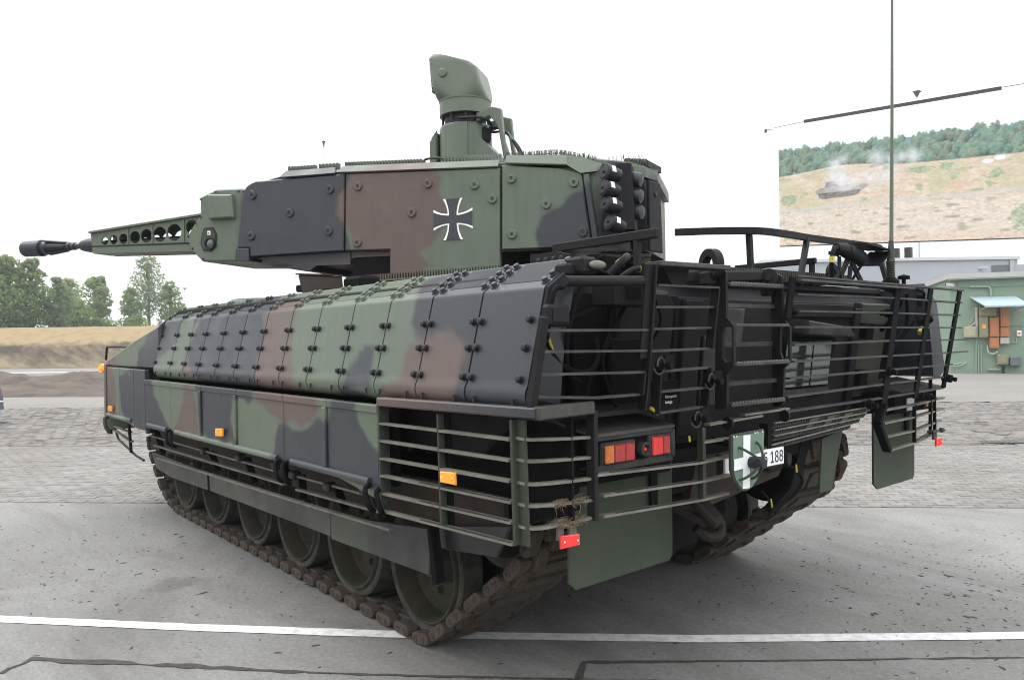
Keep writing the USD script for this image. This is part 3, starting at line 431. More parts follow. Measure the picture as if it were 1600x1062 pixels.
# ------------------------------------------------------------------ setting. s runs along the paving strips, t away from the viewer
R2 = math.sqrt(.5)
def ST(s, t, z=0.0): return V((s + t) * R2, (s - t) * R2, z)
def STa(a, z=None):
    a = np.asarray(a, float); zz = a[:, 2] if a.shape[1] > 2 else np.zeros(len(a)) if z is None else np.full(len(a), z)
    return np.c_[(a[:, 0] + a[:, 1]) * R2, (a[:, 0] - a[:, 1]) * R2, zz]
def sheet(s0, s1, t0, t1, z, n=1):
    rows = [STa([(s, t, z) for s in np.linspace(s0, s1, n + 1)]) for t in np.linspace(t0, t1, n + 1)]
    m = quads(rows); m.fix_normals()
    if m.face_normals[0][2] < 0: m.invert()
    return m
def ground_mat(name, base, var, dark, sc=1.0, spk=0.0, light=None):
    """mineral ground: broad tone patches, fine grain, small dark specks"""
    nodes = {'geo': ('geometry', {}),
             'n1': ('noise_texture', {'scale': .55 * sc, 'detail': 7.0, 'roughness': .62, 'distortion': .4}),
             'r1': ('rgb_ramp', {'ramp': [(.32, tuple(np.array(base) * (1 - var))), (.5, base), (.7, tuple(np.minimum(1, np.array(base) * (1 + var * .8))))]}),
             'n2': ('noise_texture', {'scale': 26.0 * sc, 'detail': 8.0, 'roughness': .75}),
             'r2': ('rgb_ramp', {'ramp': [(.30, (.62, .62, .61)), (.5, (1, 1, 1)), (.72, (1.22, 1.22, 1.21))]}),
             'm1': ('mix_color', {'blend_type': 'multiply', 'fac': 1.0, 'use_clamp': False}),
             'mp': ('mapping', {'rotation': (0, 0, math.radians(-45)), 'scale': (.9, 2.6, 1.0)}),
             'n3': ('noise_texture', {'scale': 7.0 * sc, 'detail': 6.0, 'roughness': .7}),
             'r3': ('rgb_ramp', {'ramp': [(.56, (0, 0, 0)), (.70, (spk, spk, spk))]}),
             'm2': ('mix_color', {'b': dark, 'use_clamp': False}),
             'bp': ('bump', {'strength': .5, 'distance': .006}),
             'p': ('principled_bsdf', {'roughness': .85, 'specular_ior_level': .25})}
    usd = usdkit.material(stage, '/World/Looks/' + name, nodes, [('geo.position', 'n1.vector'), ('geo.position', 'n2.vector'), ('geo.position', 'mp.vector'), ('mp.vector', 'n3.vector'), ('n1.fac', 'r1.fac'), ('n2.fac', 'r2.fac'), ('n3.fac', 'r3.fac'),
        ('r1.color', 'm1.a'), ('r2.color', 'm1.b'), ('m1.result', 'm2.a'), ('r3.color', 'm2.fac'), ('m2.result', 'p.base_color'), ('n2.fac', 'bp.height'), ('bp.normal', 'p.normal')], surface='p.BSDF')
    MAT[name] = usd
WET = np.array(M['wet']).mean(0)
MAT['concrete'] = usdkit.material(stage, '/World/Looks/concrete', {
    'geo': ('geometry', {}),
    'mp': ('mapping', {'rotation': (0, 0, math.radians(-45)), 'scale': (.55, 1.6, 1.0)}),
    'n1': ('noise_texture', {'scale': .75, 'detail': 9.0, 'roughness': .66, 'distortion': .9}),
    'r1': ('rgb_ramp', {'ramp': [(.26, (.135, .130, .123)), (.42, (.186, .181, .173)), (.56, (.222, .218, .210)), (.74, (.262, .258, .250))]}),
    'n2': ('noise_texture', {'scale': 34.0, 'detail': 9.0, 'roughness': .88}), 'r2': ('rgb_ramp', {'ramp': [(.30, (.40, .40, .40)), (.44, (.88, .88, .87)), (.54, (1.06, 1.06, 1.06)), (.68, (1.38, 1.38, 1.36))]}),
    'vo': ('voronoi_texture', {'scale': 75.0, 'randomness': 1.0}), 'rv': ('rgb_ramp', {'ramp': [(.0, (.62, .61, .60)), (.16, (1, 1, 1))]}),
    'n3': ('noise_texture', {'scale': 3.2, 'detail': 7.0, 'roughness': .7}), 'r3': ('rgb_ramp', {'ramp': [(.55, (0, 0, 0)), (.72, (.55, .55, .55))]}),
    'n4': ('noise_texture', {'scale': 14.0, 'detail': 5.0, 'roughness': .75}), 'r4': ('rgb_ramp', {'ramp': [(.60, (0, 0, 0)), (.67, (.5, .5, .5))]}),
    'ds': ('vector_math', {'math_type': 'distance', 'vector2': tuple(float(x) for x in WET)}), 'n5': ('noise_texture', {'scale': 6.0, 'detail': 7.0, 'roughness': .7}),
    'da': ('math', {'math_type': 'multiply_add', 'value2': .62}), 'dr': ('map_range', {'from_min': .43, 'from_max': .52, 'to_min': .62, 'to_max': 0.0, 'clamp': True}),
    'm1': ('mix_color', {'blend_type': 'multiply', 'fac': 1.0, 'use_clamp': False}), 'm1b': ('mix_color', {'blend_type': 'multiply', 'fac': .6, 'use_clamp': False}),
    'm2': ('mix_color', {'b': (.150, .138, .122), 'use_clamp': False}), 'm3': ('mix_color', {'b': (.10, .094, .086), 'use_clamp': False}), 'm4': ('mix_color', {'b': (.115, .107, .097), 'use_clamp': False}),
    'bp': ('bump', {'strength': .55, 'distance': .006}), 'p': ('principled_bsdf', {'roughness': .88, 'specular_ior_level': .25})},
    [('geo.position', 'mp.vector'), ('mp.vector', 'n1.vector'), ('geo.position', 'n2.vector'), ('geo.position', 'vo.vector'), ('mp.vector', 'n3.vector'), ('mp.vector', 'n4.vector'), ('geo.position', 'n5.vector'), ('geo.position', 'ds.vector1'),
     ('n1.fac', 'r1.fac'), ('n2.fac', 'r2.fac'), ('vo.distance', 'rv.fac'), ('n3.fac', 'r3.fac'), ('n4.fac', 'r4.fac'), ('n5.fac', 'da.value1'), ('ds.value', 'da.value3'), ('da.value', 'dr.value'),
     ('r1.color', 'm1.a'), ('r2.color', 'm1.b'), ('m1.result', 'm1b.a'), ('rv.color', 'm1b.b'), ('m1b.result', 'm2.a'), ('r3.color', 'm2.fac'), ('m2.result', 'm3.a'), ('r4.color', 'm3.fac'), ('m3.result', 'm4.a'), ('dr.result', 'm4.fac'),
     ('m4.result', 'p.base_color'), ('n2.fac', 'bp.height'), ('bp.normal', 'p.normal')], surface='p.BSDF')
ground_mat('asphalt_light', (.205, .193, .18), .12, (.24, .23, .215), .5, .3)
ground_mat('joint_dirt', (.05, .046, .041), .2, (.07, .065, .06), 2, .4)
ground_mat('dry_field', (.33, .275, .19), .3, (.14, .115, .08), .12, .75)
ground_mat('straw_bank', (.40, .32, .20), .2, (.26, .2, .12), .4, .6)
ground_mat('dirt', (.098, .08, .064), .45, (.045, .036, .028), 1.6, .7)
mat('stone_a', (.190, .179, .169), rough=.85, var=.22, scale=9, dirt=(.125, .105, .09), dscale=.9, damt=.7, spec=.25)
mat('stone_b', (.168, .162, .156), rough=.85, var=.22, scale=9, dirt=(.12, .104, .09), dscale=.9, damt=.7, spec=.25)
mat('stone_c', (.205, .187, .173), rough=.85, var=.2, scale=9, dirt=(.13, .108, .09), dscale=.9, damt=.7, spec=.25)
mat('block_a', (.215, .206, .196), rough=.88, var=.2, scale=9, dirt=(.15, .135, .12), dscale=.8, damt=.7, spec=.25)
mat('block_b', (.195, .189, .181), rough=.88, var=.2, scale=9, dirt=(.145, .13, .117), dscale=.8, damt=.7, spec=.25)
mat('block_c', (.230, .217, .204), rough=.88, var=.2, scale=9, dirt=(.155, .137, .12), dscale=.8, damt=.7, spec=.25)
mat('road_paint', (.74, .74, .73), rough=.7, var=.10, scale=40, dirt=(.34, .33, .32), dscale=14, damt=.55, spec=.3)
mat('tar', (.05, .047, .042), rough=.9, var=.4, scale=30, bump=.6, bscale=60)
mat('wet_concrete', (.13, .122, .113), rough=.55, var=.2, scale=20)
mat('mud_crumb', (.055, .047, .04), rough=.95, var=.4, scale=20)
mat('wet_leaf', (.22, .12, .05), rough=.8, var=.2)

# ground under everything, out to the horizon
GS = sheet(-900, 900, -400, 1400, -.08, 8)
top('ground', GS, 'dry_field', kind='structure')
def edgy(s0, s1, tf, tb, z, ns=40):
    """sheet whose near and far edges wander a little"""
    ss = np.linspace(s0, s1, ns); a = [(s, tf(s), z) for s in ss]; b = [(s, tb(s), z) for s in ss]
    m = quads([STa(a), STa(b)]); m.fix_normals()
    if m.face_normals[0][2] < 0: m.invert()
    return m
top('concrete_apron', sheet(-60, 60, -40, 3.74, 0.0, 4), 'concrete', kind='structure')
top('paving_bed', sheet(-40, 45, 3.74, 15.9, -.016, 2), 'joint_dirt', kind='structure')
top('yard', sheet(-70, 70, 15.9, 38, 0.0, 2), 'asphalt_light', kind='structure')
top('road', sheet(-20, 160, 38, 52, -.01, 2), 'asphalt_light', kind='structure')

# paving: fine blocks (t 3.74-8.2), coarse setts (8.3-15.8); the nearest 300 of each are single stones
PAV = '/World/paving'; UsdGeom.Xform.Define(stage, PAV); stage.GetPrimAtPath(PAV).SetCustomDataByKey('kind', 'structure')
def stone(s0, s1, t0, t1, z, ins, dz):
    p = [(s0, t0, -.016), (s1, t0, -.016), (s1, t1, -.016), (s0, t1, -.016), (s0 + ins, t0 + ins, z + dz[0]), (s1 - ins, t0 + ins, z + dz[1]), (s1 - ins, t1 - ins, z + dz[2]), (s0 + ins, t1 - ins, z + dz[3])]
    f = [[4, 5, 6], [4, 6, 7], [0, 1, 5], [0, 5, 4], [1, 2, 6], [1, 6, 5], [2, 3, 7], [2, 7, 6], [3, 0, 4], [3, 4, 7]]
    m = TM(STa(p), f)
    if m.face_normals[0][2] < 0: m.invert()
    return m
cam_s, cam_t = (CAM[0] + CAM[1]) * R2, (CAM[0] - CAM[1]) * R2
def seen(s, t, mgn=60):
    p = ST(s, t) - CAM; d = p @ FWD
    if d < .5: return False, d
    x = 800 + 1220.8 * (p @ RIGHT) / d; return -mgn < x < 1660, d
sets = {'paving_block': [], 'cobble': []}
r_ = np.random.default_rng(11)
t = 3.75; row = 0
while t < 8.2:
    s = -9 + (row % 2) * .11 + .03 * r_.random()
    while s < 16:
        ok, d = seen(s, t)
        if ok: sets['paving_block'].append((d, stone(s + .003, s + .217, t + .002, t + .108, 0, .004, r_.normal(0, .0012, 4) + r_.normal(0, .0015)), (s, t)))
        s += .22
    t += .11; row += 1
t = 8.22; row = 0
while t < 15.8:
    s = -15 + (row % 2) * .15
    dt = .24
    while s < 22:
        w = .30
        ok, d = seen(s, t)
        if ok:
            j = r_.normal(0, .012, 4)
            sets['cobble'].append((d, stone(s + .014 + j[0], s + w - .014 + j[1], t + .014 + j[2], t + dt - .014 + j[3], .004, .026, r_.normal(0, .008, 4) + r_.normal(0, .010)), (s, t)))
        s += w
    t += dt; row += 1
for nm, L in sets.items():
    tones = ('stone_a', 'stone_b', 'stone_c') if nm == 'cobble' else ('block_a', 'block_b', 'block_c')
    # visible ones first: not under the vehicle
    def key(e):
        s, t = e[2]; x, y = (s + t) * R2, (s - t) * R2
        return e[0] + (100 if (-.3 < x < 7.3 and -2.0 < y < 1.9) else 0)
    L.sort(key=key)
    for d, m_, st in L[:300]: obj(PAV, nm, m_, tones[int(r_.integers(3))])
    rest = L[300:]; kk = r_.integers(0, 3, len(rest))
    for q in range(3): obj(PAV, nm + '_field', cat([e[1] for e, k in zip(rest, kk) if k == q]), tones[q], kind='stuff')

# markings and joints on the concrete
lp = np.array([(p[0], p[1], 0) for p in M['line']]); d0 = unit(lp[1] - lp[0]); d1 = unit(lp[-1] - lp[-2])
lp = np.vstack([lp[0] - d0 * 6, lp, lp[-1] + d1 * 8])
top('white_line', strip(lp, .105, .004, .0018, 3), 'road_paint', kind='structure')
wl = np.array(M['wet'])[:, :2]; wl = wl.mean(0) + (wl - wl.mean(0)); ang = np.linspace(0, 2 * np.pi, 60, endpoint=False)
def blot(c, rx, ry, seed, z, rot=0.6):
    q = np.random.default_rng(seed); k = 1 + .28 * np.cos(3 * ang + q.random() * 6) * q.random() + .16 * np.cos(7 * ang + q.random() * 6) + .10 * np.cos(13 * ang + q.random() * 6)
    x, y = rx * k * np.cos(ang), ry * k * np.sin(ang); v = np.c_[c[0] + x * math.cos(rot) - y * math.sin(rot), c[1] + x * math.sin(rot) + y * math.cos(rot), np.full(60, z)]
    m = TM(np.vstack([v, [[c[0], c[1], z]]]), [[i, (i + 1) % 60, 60] for i in range(60)]); return m
wc = wl.mean(0)
cr = M['crack']
J = []
J.append(strip([cr[0][0][:2] + [0]] + [p[:2] + [0] for p in cr[0][1:]], [.012, .05, .06, .02, .045, .03, .015], .004, .009, 21))
J.append(strip([p[:2] + [0] for p in cr[1]], .018, .004, .003, 22))
J.append(strip([p[:2] + [0] for p in cr[2]], [.04, .03, .02, .018, .015, .02, .016], .004, .003, 23))
J.append(strip([(0.616, 1.074, 0), (.36, .80, 0), (-.1, .30, 0)], .006, .0045, .002, 24))
J.append(strip([ST(-4, 3.74), ST(13, 3.74)], .014, .004, .006, 25))
J.append(strip([ST(-9, 8.2), ST(17, 8.21)], .03, .003, .008, 26))
top('slab_joints', cat(J), 'tar', kind='structure')
# crumbs of mud and small litter
cb = []
q = np.random.default_rng(31); ico = trimesh.creation.icosphere(0, 1.0)
def crumb(x, y, r, el):
    m = ico.copy(); v = np.asarray(m.vertices) * (1 + .3 * q.standard_normal((12, 1))) * [r * el, r * .8, r * .35]; a = q.random() * 6.3
    m.vertices = np.c_[v[:, 0] * math.cos(a) - v[:, 1] * math.sin(a) + x, v[:, 0] * math.sin(a) + v[:, 1] * math.cos(a) + y, v[:, 2] + r * .2]; return m
for k in range(2250):
    if k < 1500: s, t = q.normal(-2.2, 1.3), q.normal(1.0, .75)
    elif k < 2000: s, t = q.normal(4.6, 1.4), q.normal(1.2, 1.0)
    else: s, t = q.uniform(-6, 10), q.uniform(-.6, 3.6)
    if t > 3.6: continue
    x, y, _ = ST(s, t); cb.append(crumb(x, y, abs(q.normal(.0035, .0028)) + .001, 1 + 2.2 * q.random()))
top('mud_crumbs', cat(cb), 'mud_crumb', kind='stuff')
lf = prism([ST(-1.63 + a, .62 + b, .006) for a, b in ((0, 0), (.025, .012), (.05, 0), (.03, -.014))], (0, 0, .003))
top('fallen_leaf', lf, 'wet_leaf', 'small brown leaf lying on the concrete behind the vehicle', 'leaf')
# drain grate set in the paving on the right
DG = thing('drain_grate', 'dark slotted drain grate set in the paving at the right edge', 'drain grate')
ds, dt_ = -5.05, 8.30
obj(DG, 'frame', prism([ST(ds - .4, dt_, .012), ST(ds + .35, dt_, .012), ST(ds + .35, dt_ + .30, .012), ST(ds - .4, dt_ + .30, .012)], (0, 0, .006)), 'stone_b')
for k in range(8): obj(DG, 'slot', prism([ST(ds - .36 + .085 * k, dt_ + .03, .0185), ST(ds - .32 + .085 * k, dt_ + .03, .0185), ST(ds - .32 + .085 * k, dt_ + .27, .0185), ST(ds - .36 + .085 * k, dt_ + .27, .0185)], (0, 0, .002)), 'bolt_black')

# heap of dirt and the field behind on the left
def heap(s0, s1, t0, t1, h, seed, n=130, k=44):
    rows = []
    for i, s in enumerate(np.linspace(s0, s1, n)):
        row = []
        for t in np.linspace(t0, t1, k):
            a = (t - t0) / (t1 - t0); e = min(1, (s - s0) / 3, (s1 - s) / 3)
            row.append((s, t + 1.5 * (meshkit.noise(np.array([s * .25, a * 2, 1.0]), seed) - .5), -.02 + h * max(0, e) * math.sin(math.pi * a) ** .7 * (.25 + 1.5 * meshkit.fbm(np.array([s * .9, t * .9, 0]), 5, seed))))
        rows.append(STa(row))
    m = quads(rows)
    if m.face_normals[:, 2].mean() < 0: m.invert()
    return m
top('dirt_heap', heap(8, 34, 20.0, 30, .5, 4), 'dirt', kind='structure', smooth=True)
top('dirt_heap', heap(16, 48, 27.5, 34, .25, 9), 'dirt', kind='structure', smooth=True)
def bank():
    rows = []
    for s in np.linspace(20, 170, 120):
        row = []
        for t in np.r_[np.linspace(53, 74, 34), 100, 160]:
            a = np.clip((t - 53) / 18, 0, 1); e = np.clip((s - 20) / 12, 0, 1)
            z = 3.65 * (a * a * (3 - 2 * a)) * e + .35 * (meshkit.fbm(np.array([s * .15, t * .15, 0]), 4, 2) - .5) * min(1, a * 4)
            row.append((s, t, z - .03))
        rows.append(STa(row))
    m = quads(rows)
    if m.face_normals[:, 2].mean() < 0: m.invert()
    return m
MAT['bank_mix'] = usdkit.material(stage, '/World/Looks/bank_mix', {
    'geo': ('geometry', {}), 'sp': ('separate_xyz', {}), 'n': ('noise_texture', {'scale': .9, 'detail': 8.0, 'roughness': .7}),
    'mp': ('mapping', {'rotation': (0, 0, math.radians(-45)), 'scale': (.09, .5, .3)}), 'n2': ('noise_texture', {'scale': 1.0, 'detail': 9.0, 'roughness': .72}),
    'a': ('rgb_ramp', {'ramp': [(.38, (.055, .043, .033)), (.5, (.12, .097, .065)), (.62, (.18, .15, .095))]}),
    'b': ('rgb_ramp', {'ramp': [(.3, (.20, .150, .082)), (.55, (.27, .205, .118)), (.75, (.20, .185, .085))]}),
    'mr': ('map_range', {'from_min': 1.7, 'from_max': 2.1, 'clamp': True}), 'add': ('math', {'math_type': 'multiply_add', 'value2': 1.2, 'value3': -.6}), 'ad2': ('math', {'math_type': 'add'}),
    'm': ('mix_color', {}), 'p': ('principled_bsdf', {'roughness': .95, 'specular_ior_level': .1})},
    [('geo.position', 'sp.vector'), ('geo.position', 'n.vector'), ('geo.position', 'mp.vector'), ('mp.vector', 'n2.vector'), ('n2.fac', 'a.fac'), ('n.fac', 'b.fac'), ('n.fac', 'add.value1'), ('add.value', 'ad2.value1'), ('sp.z', 'ad2.value2'), ('ad2.value', 'mr.value'), ('mr.result', 'm.fac'), ('a.color', 'm.a'), ('b.color', 'm.b'), ('m.result', 'p.base_color')], surface='p.BSDF')
top('grass_bank', bank(), 'bank_mix', kind='structure', smooth=True)
def strip_field(s0, s1, t0, t1, z):
    return sheet(s0, s1, t0, t1, z, 2)
# ------------------------------------------------------------------ camouflage: paint patches as colours on the vehicle
def sdist(P, poly):
    """signed distance (inside negative) of points to a polygon"""
    poly = np.asarray(poly, float); d = np.full(len(P), 1e9); ins = np.zeros(len(P), bool)
    for a, b in zip(poly, np.roll(poly, -1, 0)):
        e = b - a; w = P - a; t = np.clip((w @ e) / (e @ e + 1e-12), 0, 1)
        d = np.minimum(d, np.linalg.norm(w - t[:, None] * e, axis=1))
        c = ((a[1] <= P[:, 1]) & (P[:, 1] < b[1])) | ((b[1] <= P[:, 1]) & (P[:, 1] < a[1]))
        x = a[0] + (P[:, 1] - a[1]) * e[0] / (e[1] if abs(e[1]) > 1e-12 else 1e-12)
        ins ^= c & (P[:, 0] < x)
    return np.where(ins, -d, d)
def paint(P2, layers, soft=.015):
    w = (meshkit.noise(np.c_[P2 * 9, np.zeros(len(P2))], 3) - .5) * .05
    c = np.repeat(GREEN[None], len(P2), 0)
    for poly, col in layers:
        m = np.clip(.5 - (sdist(P2, poly) - .008 + w) / (2 * soft), 0, 1)[:, None]; m = m * m * (3 - 2 * m)
        c = c * (1 - m) + col * m
    return c
M['H_dark5'] = [(1.104, 2.042), (.941, 1.894), (.945, 1.797), (.87, 1.71), (.76, 1.60), (.66, 1.42), (.66, 1.30), (-.35, 1.30), (-.35, 2.20), (.62, 2.131)]
HULL_LAYERS = [(M['H_brown1'], BROWN), (M['H_brown2'], BROWN), (M['H_dark1'], BLACK), (M['H_dark2'], BLACK), (M['H_dark3'], BLACK), (M['H_dark4'], BLACK), (M['H_dark5'], BLACK), (M['H_brown4'], BROWN), (M['H_nosebrown'], BROWN), (M['H_nosedark'], BLACK)]
def camo_hull(P):
    h = P[:, 2].copy(); t = (np.abs(P[:, 1]) < 1.765) & (P[:, 2] > 1.88)
    h[t] = 1.9 + 1.77 - np.abs(P[t, 1])
    return paint(np.c_[P[:, 0], h], HULL_LAYERS)
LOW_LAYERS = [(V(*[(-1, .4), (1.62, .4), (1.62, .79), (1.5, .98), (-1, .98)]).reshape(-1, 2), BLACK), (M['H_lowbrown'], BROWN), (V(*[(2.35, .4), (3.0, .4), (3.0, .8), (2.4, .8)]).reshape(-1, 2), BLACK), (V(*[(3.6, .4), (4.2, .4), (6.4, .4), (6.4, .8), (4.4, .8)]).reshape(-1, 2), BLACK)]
def camo_low_shaded(P): return paint(P[:, [0, 2]], LOW_LAYERS) * .38  # camouflage scaled down evenly: shade on the low plates put into the colour
TA = math.radians(34.7); TD = V(math.cos(TA), math.sin(TA), 0); TN = V(-math.sin(TA), math.cos(TA), 0); TQ = V(2.738, .689, 0)
def T(p, v=None):
    """turret coordinates (u along the gun, v out of the left side, z) to the world"""
    p = np.atleast_2d(np.asarray(p, float)); vv = p[:, 1] if v is None else v
    return TQ + p[:, :1] * TD + np.reshape(vv, (-1, 1)) * TN + np.c_[np.zeros((len(p), 2)), p[:, 2]]
def T1(u, v, z): return T([[u, v, z]])[0]
TUR_LAYERS = [([(p[0], p[2]) for p in M['T_camo_front']], BLACK), ([(p[0], p[2]) for p in M['T_camo_brown']], BROWN), ([(p[0], p[2]) for p in M['T_camo_rear']], BLACK), ([(-3, 2), (-1.36, 2), (-1.42, 2.84), (-3, 2.84)], BLACK)]
def camo_tur(P):
    r = P - TQ; return paint(np.c_[r @ TD, P[:, 2]], TUR_LAYERS)

# ------------------------------------------------------------------ the vehicle
TANK = thing('armoured_vehicle', 'tracked infantry fighting vehicle in green, brown and black camouflage with its gun turned left', 'armoured vehicle')
def tp(name, mesh, m, **k): return obj(TANK, name, mesh, m, **k)

# ---- hull
hp = [(.62, 1.16), (.40, 1.32), (.30, 1.90), (.36, 1.97), (5.0, 2.0), (6.3, 1.76), (7.05, 1.54), (7.0, 1.16)]
hull = prism([(x, -1.72, z) for x, z in hp], (0, 3.4, 0), ch=.01, edge=None)
HULL = tp('hull', hull, 'dark_paint')
lh = [(.62, 1.16), (.60, 1.10), (.60, .86), (.95, .62), (1.7, .46), (6.3, .42), (6.95, .85), (6.95, 1.16)]
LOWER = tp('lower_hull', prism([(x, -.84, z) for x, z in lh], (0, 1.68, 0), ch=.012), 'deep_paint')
# roof deck with hatch ring and grille
tp('roof_deck', prism([(.34, -1.7, 1.97), (5.0, -1.7, 2.0), (5.0, 1.52, 2.0), (.34, 1.52, 1.97)], (0, 0, .035), ch=.01), 'dark_paint')
hring = tp('crew_hatch', lathe([(.36, 0), (.36, .035), (.33, .06), (.0005, .07)], (4.75, .95, 2.035), (0, 0, 1), 28), 'camo_paint', smooth=40, color=camo_hull)
obj(hring, 'hinge', box((4.42, .95, 2.07), (.1, .22, .05), .01), 'bolt_black')

# ---- side armour modules (left, with bolts; right mirrored)
seam = [.045] + sorted([p[0] for p in M['seam']])[1:] + [5.08]
def module_mesh(x0, x1, side, slant=0.0):
    prof = [(1.70, 1.415), (1.77, 1.402), (1.82, 1.410), (1.852, 1.428), (1.872, 1.452), (1.879, 1.478), (1.875, 1.505)]
    prof += [(1.88 - .11 * t, 1.46 + .44 * t) for t in np.linspace(.14, .93, 13)]
    prof += [(1.88 - .11 * t, 1.46 + .44 * t) for t in (.965, .978)]
    prof += [(1.7695, 1.8985), (1.7655, 1.9025)]
    prof += [(1.77 - .27 * t, 1.9 + .18 * t) for t in (.022, .035)] + [(1.77 - .27 * t, 1.9 + .18 * t) for t in np.linspace(.12, .69, 7)]
    prof += [(1.575, 1.99), (1.62, 1.88), (1.68, 1.60), (1.70, 1.415)]
    g = .0045; n = max(3, int((x1 - x0) / .035)); xs = np.linspace(x0 + g, x1 - g, n)
    # the lower edge of each module sits a little further forward than its fold
    rows = [[(x + .012 * 0, side * y, z) for y, z in prof] for x in xs]
    m = quads(rows)
    c0 = prism([(xs[0], side * y, z) for y, z in prof[:-1]], (.002, 0, 0)); c1 = prism([(xs[-1], side * y, z) for y, z in prof[:-1]], (-.002, 0, 0))
    m = cat(m, c0, c1)
    return m
for i, (x0, x1) in enumerate(zip(seam[:-1], seam[1:])):
    mm = module_mesh(x0, x1, 1)
    MOD = tp('side_armour_module', mm, 'camo_paint', smooth=28, color=camo_hull)
    nrm = unit((0, .44, .11)); top_n = unit((0, .18, .27))
    # anti-slip sheet on the top face
    sl = [(x0 + .07, 1.725, 1.93), (x1 - .07, 1.725, 1.93), (x1 - .07, 1.592, 2.01867), (x0 + .07, 1.592, 2.01867)]
    obj(MOD, 'grip_sheet', prism(V(*sl).reshape(-1, 3) + top_n * .0002, top_n * .0014, edge=.05), 'camo_grip', color=camo_hull)
    for zc in (1.545, 1.665, 1.775):
        y = 1.88 - .11 * (zc - 1.46) / .44
        for xx in ([x0 + .027, x1 - .027] if i else [x0 + .05, x1 - .027]):
            b = lathe([(.0165, 0), (.0165, .006), (.010, .007), (.010, .011), (.0145, .012), (.0145, .018), (.010, .022), (.0005, .023)], (xx, y, zc), nrm, 10)
            obj(MOD, 'bolt', b, 'bolt_black', smooth=35, color=None)
    for k in range(4):
        t = .13 + .155 * k; yy, zz = 1.77 - .27 * t, 1.9 + .18 * t
        for xx in ([x0 + .034, x1 - .034]):
            obj(MOD, 'bolt', bolt((xx, yy, zz), top_n, .0135, .020), 'camo_paint', smooth=35, color=camo_hull)
    # small slots along the lower lip
    for q in (.18, .82):
        xx = x0 + (x1 - x0) * q
        obj(MOD, 'lip_slot', box((xx, 1.884, 1.455), (.010, .008, .03)), 'bolt_black')
# module end frame at the rear
tp('module_end_plate', prism([(.036, 1.70, 1.405), (.036, 1.885, 1.44), (.036, 1.885, 1.47), (.036, 1.772, 1.9), (.036, 1.585, 2.025), (.036, 1.585, 1.985), (.036, 1.745, 1.87), (.036, 1.835, 1.47), (.036, 1.70, 1.44)], (-.014, 0, 0), ch=.003), 'dark_paint')
for a, b in zip(np.linspace(5.08, .05, 8)[:-1], np.linspace(5.08, .05, 8)[1:]):
    tp('side_armour_module', module_mesh(b, a, -1), 'camo_paint', smooth=28, color=camo_hull, label='plain armour module on the far right side')

# ---- nose, left and right
for s in (1, -1):
    nose = [(7.08, 1.538), (5.94, 1.748), (5.36, 1.832), (5.085, 1.872), (5.085, 1.475), (6.05, 1.475), (7.08, 1.475)]
    tp('nose_armour', prism([(x, s * 1.70, z) for x, z in nose], (0, s * .125, 0), ch=.02, edge=.04), 'camo_paint', color=camo_hull)
    tp('glacis_plate', prism([(7.08, s * .02, 1.53), (7.08, s * 1.70, 1.53), (5.085, s * 1.70, 1.87), (5.0, s * .02, 2.03)], (0.01, 0, .04), edge=.12), 'camo_paint', color=camo_hull)
# ---- side skirts: panels between seams
sk = [6.72, 6.20, 5.66, 5.27, 4.50, 3.717, 2.997, 2.235, 1.66, 1.117]
ZB = [.97, .98, .935, .96, .985, .99, .995, 1.0, 1.005, .93]
for s in (1, -1):
    for i in range(len(sk) - 1):
        a, b = sk[i] - .004, sk[i + 1] + .004; zt = 1.475 if i < 3 else 1.392
        zb0, zb1 = ZB[i], ZB[i + 1]
        if i == 2: zb0 = zb1 = .93
        ph = prism([(a, s * 1.86, zt), (a, s * 1.86, zb0), (b, s * 1.86, zb1), (b, s * 1.86, zt)], (0, s * .04, 0), ch=.006, edge=.035)
        sp = tp('skirt_panel', ph, 'camo_paint', color=camo_hull)
        if s > 0 and i >= 3:
            obj(sp, 'upper_flange', prism([(a, 1.9, 1.392), (a, 1.9, 1.352), (b, 1.9, 1.352), (b, 1.9, 1.392)], (0, .008, 0), ch=.004, edge=.04), 'camo_paint', color=camo_hull)
            if i in (4, 5, 7):
                obj(sp, 'rib', prism([(b + .045, 1.9, 1.352), (b + .045, 1.9, zb1), (b, 1.9, zb1), (b, 1.9, 1.352)], (0, .014, 0), ch=.005, edge=.04), 'camo_paint', color=camo_hull)
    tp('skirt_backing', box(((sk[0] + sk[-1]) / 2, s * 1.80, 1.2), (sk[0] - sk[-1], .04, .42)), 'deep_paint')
    for x0, x1 in ((6.70, 5.74), (5.17, 4.60), (4.37, 2.32), (2.12, 1.20)):
        tb = tube([(x0 - (x0 - x1) * t, s * 1.902, .985 + .03 * (6.7 - (x0 - (x0 - x1) * t)) / 5.5) for t in np.linspace(0, 1, max(3, int((x0 - x1) / .05)))], .021, 10)
        tp('skirt_tube', tb, 'camo_paint', smooth=40, color=camo_hull)

# near-black strip added as the shadow line between modules and skirts
tp('seam_shadow_strip', box((3.1, 1.77, 1.40), (4.0, .10, .03)), 'deep_paint')

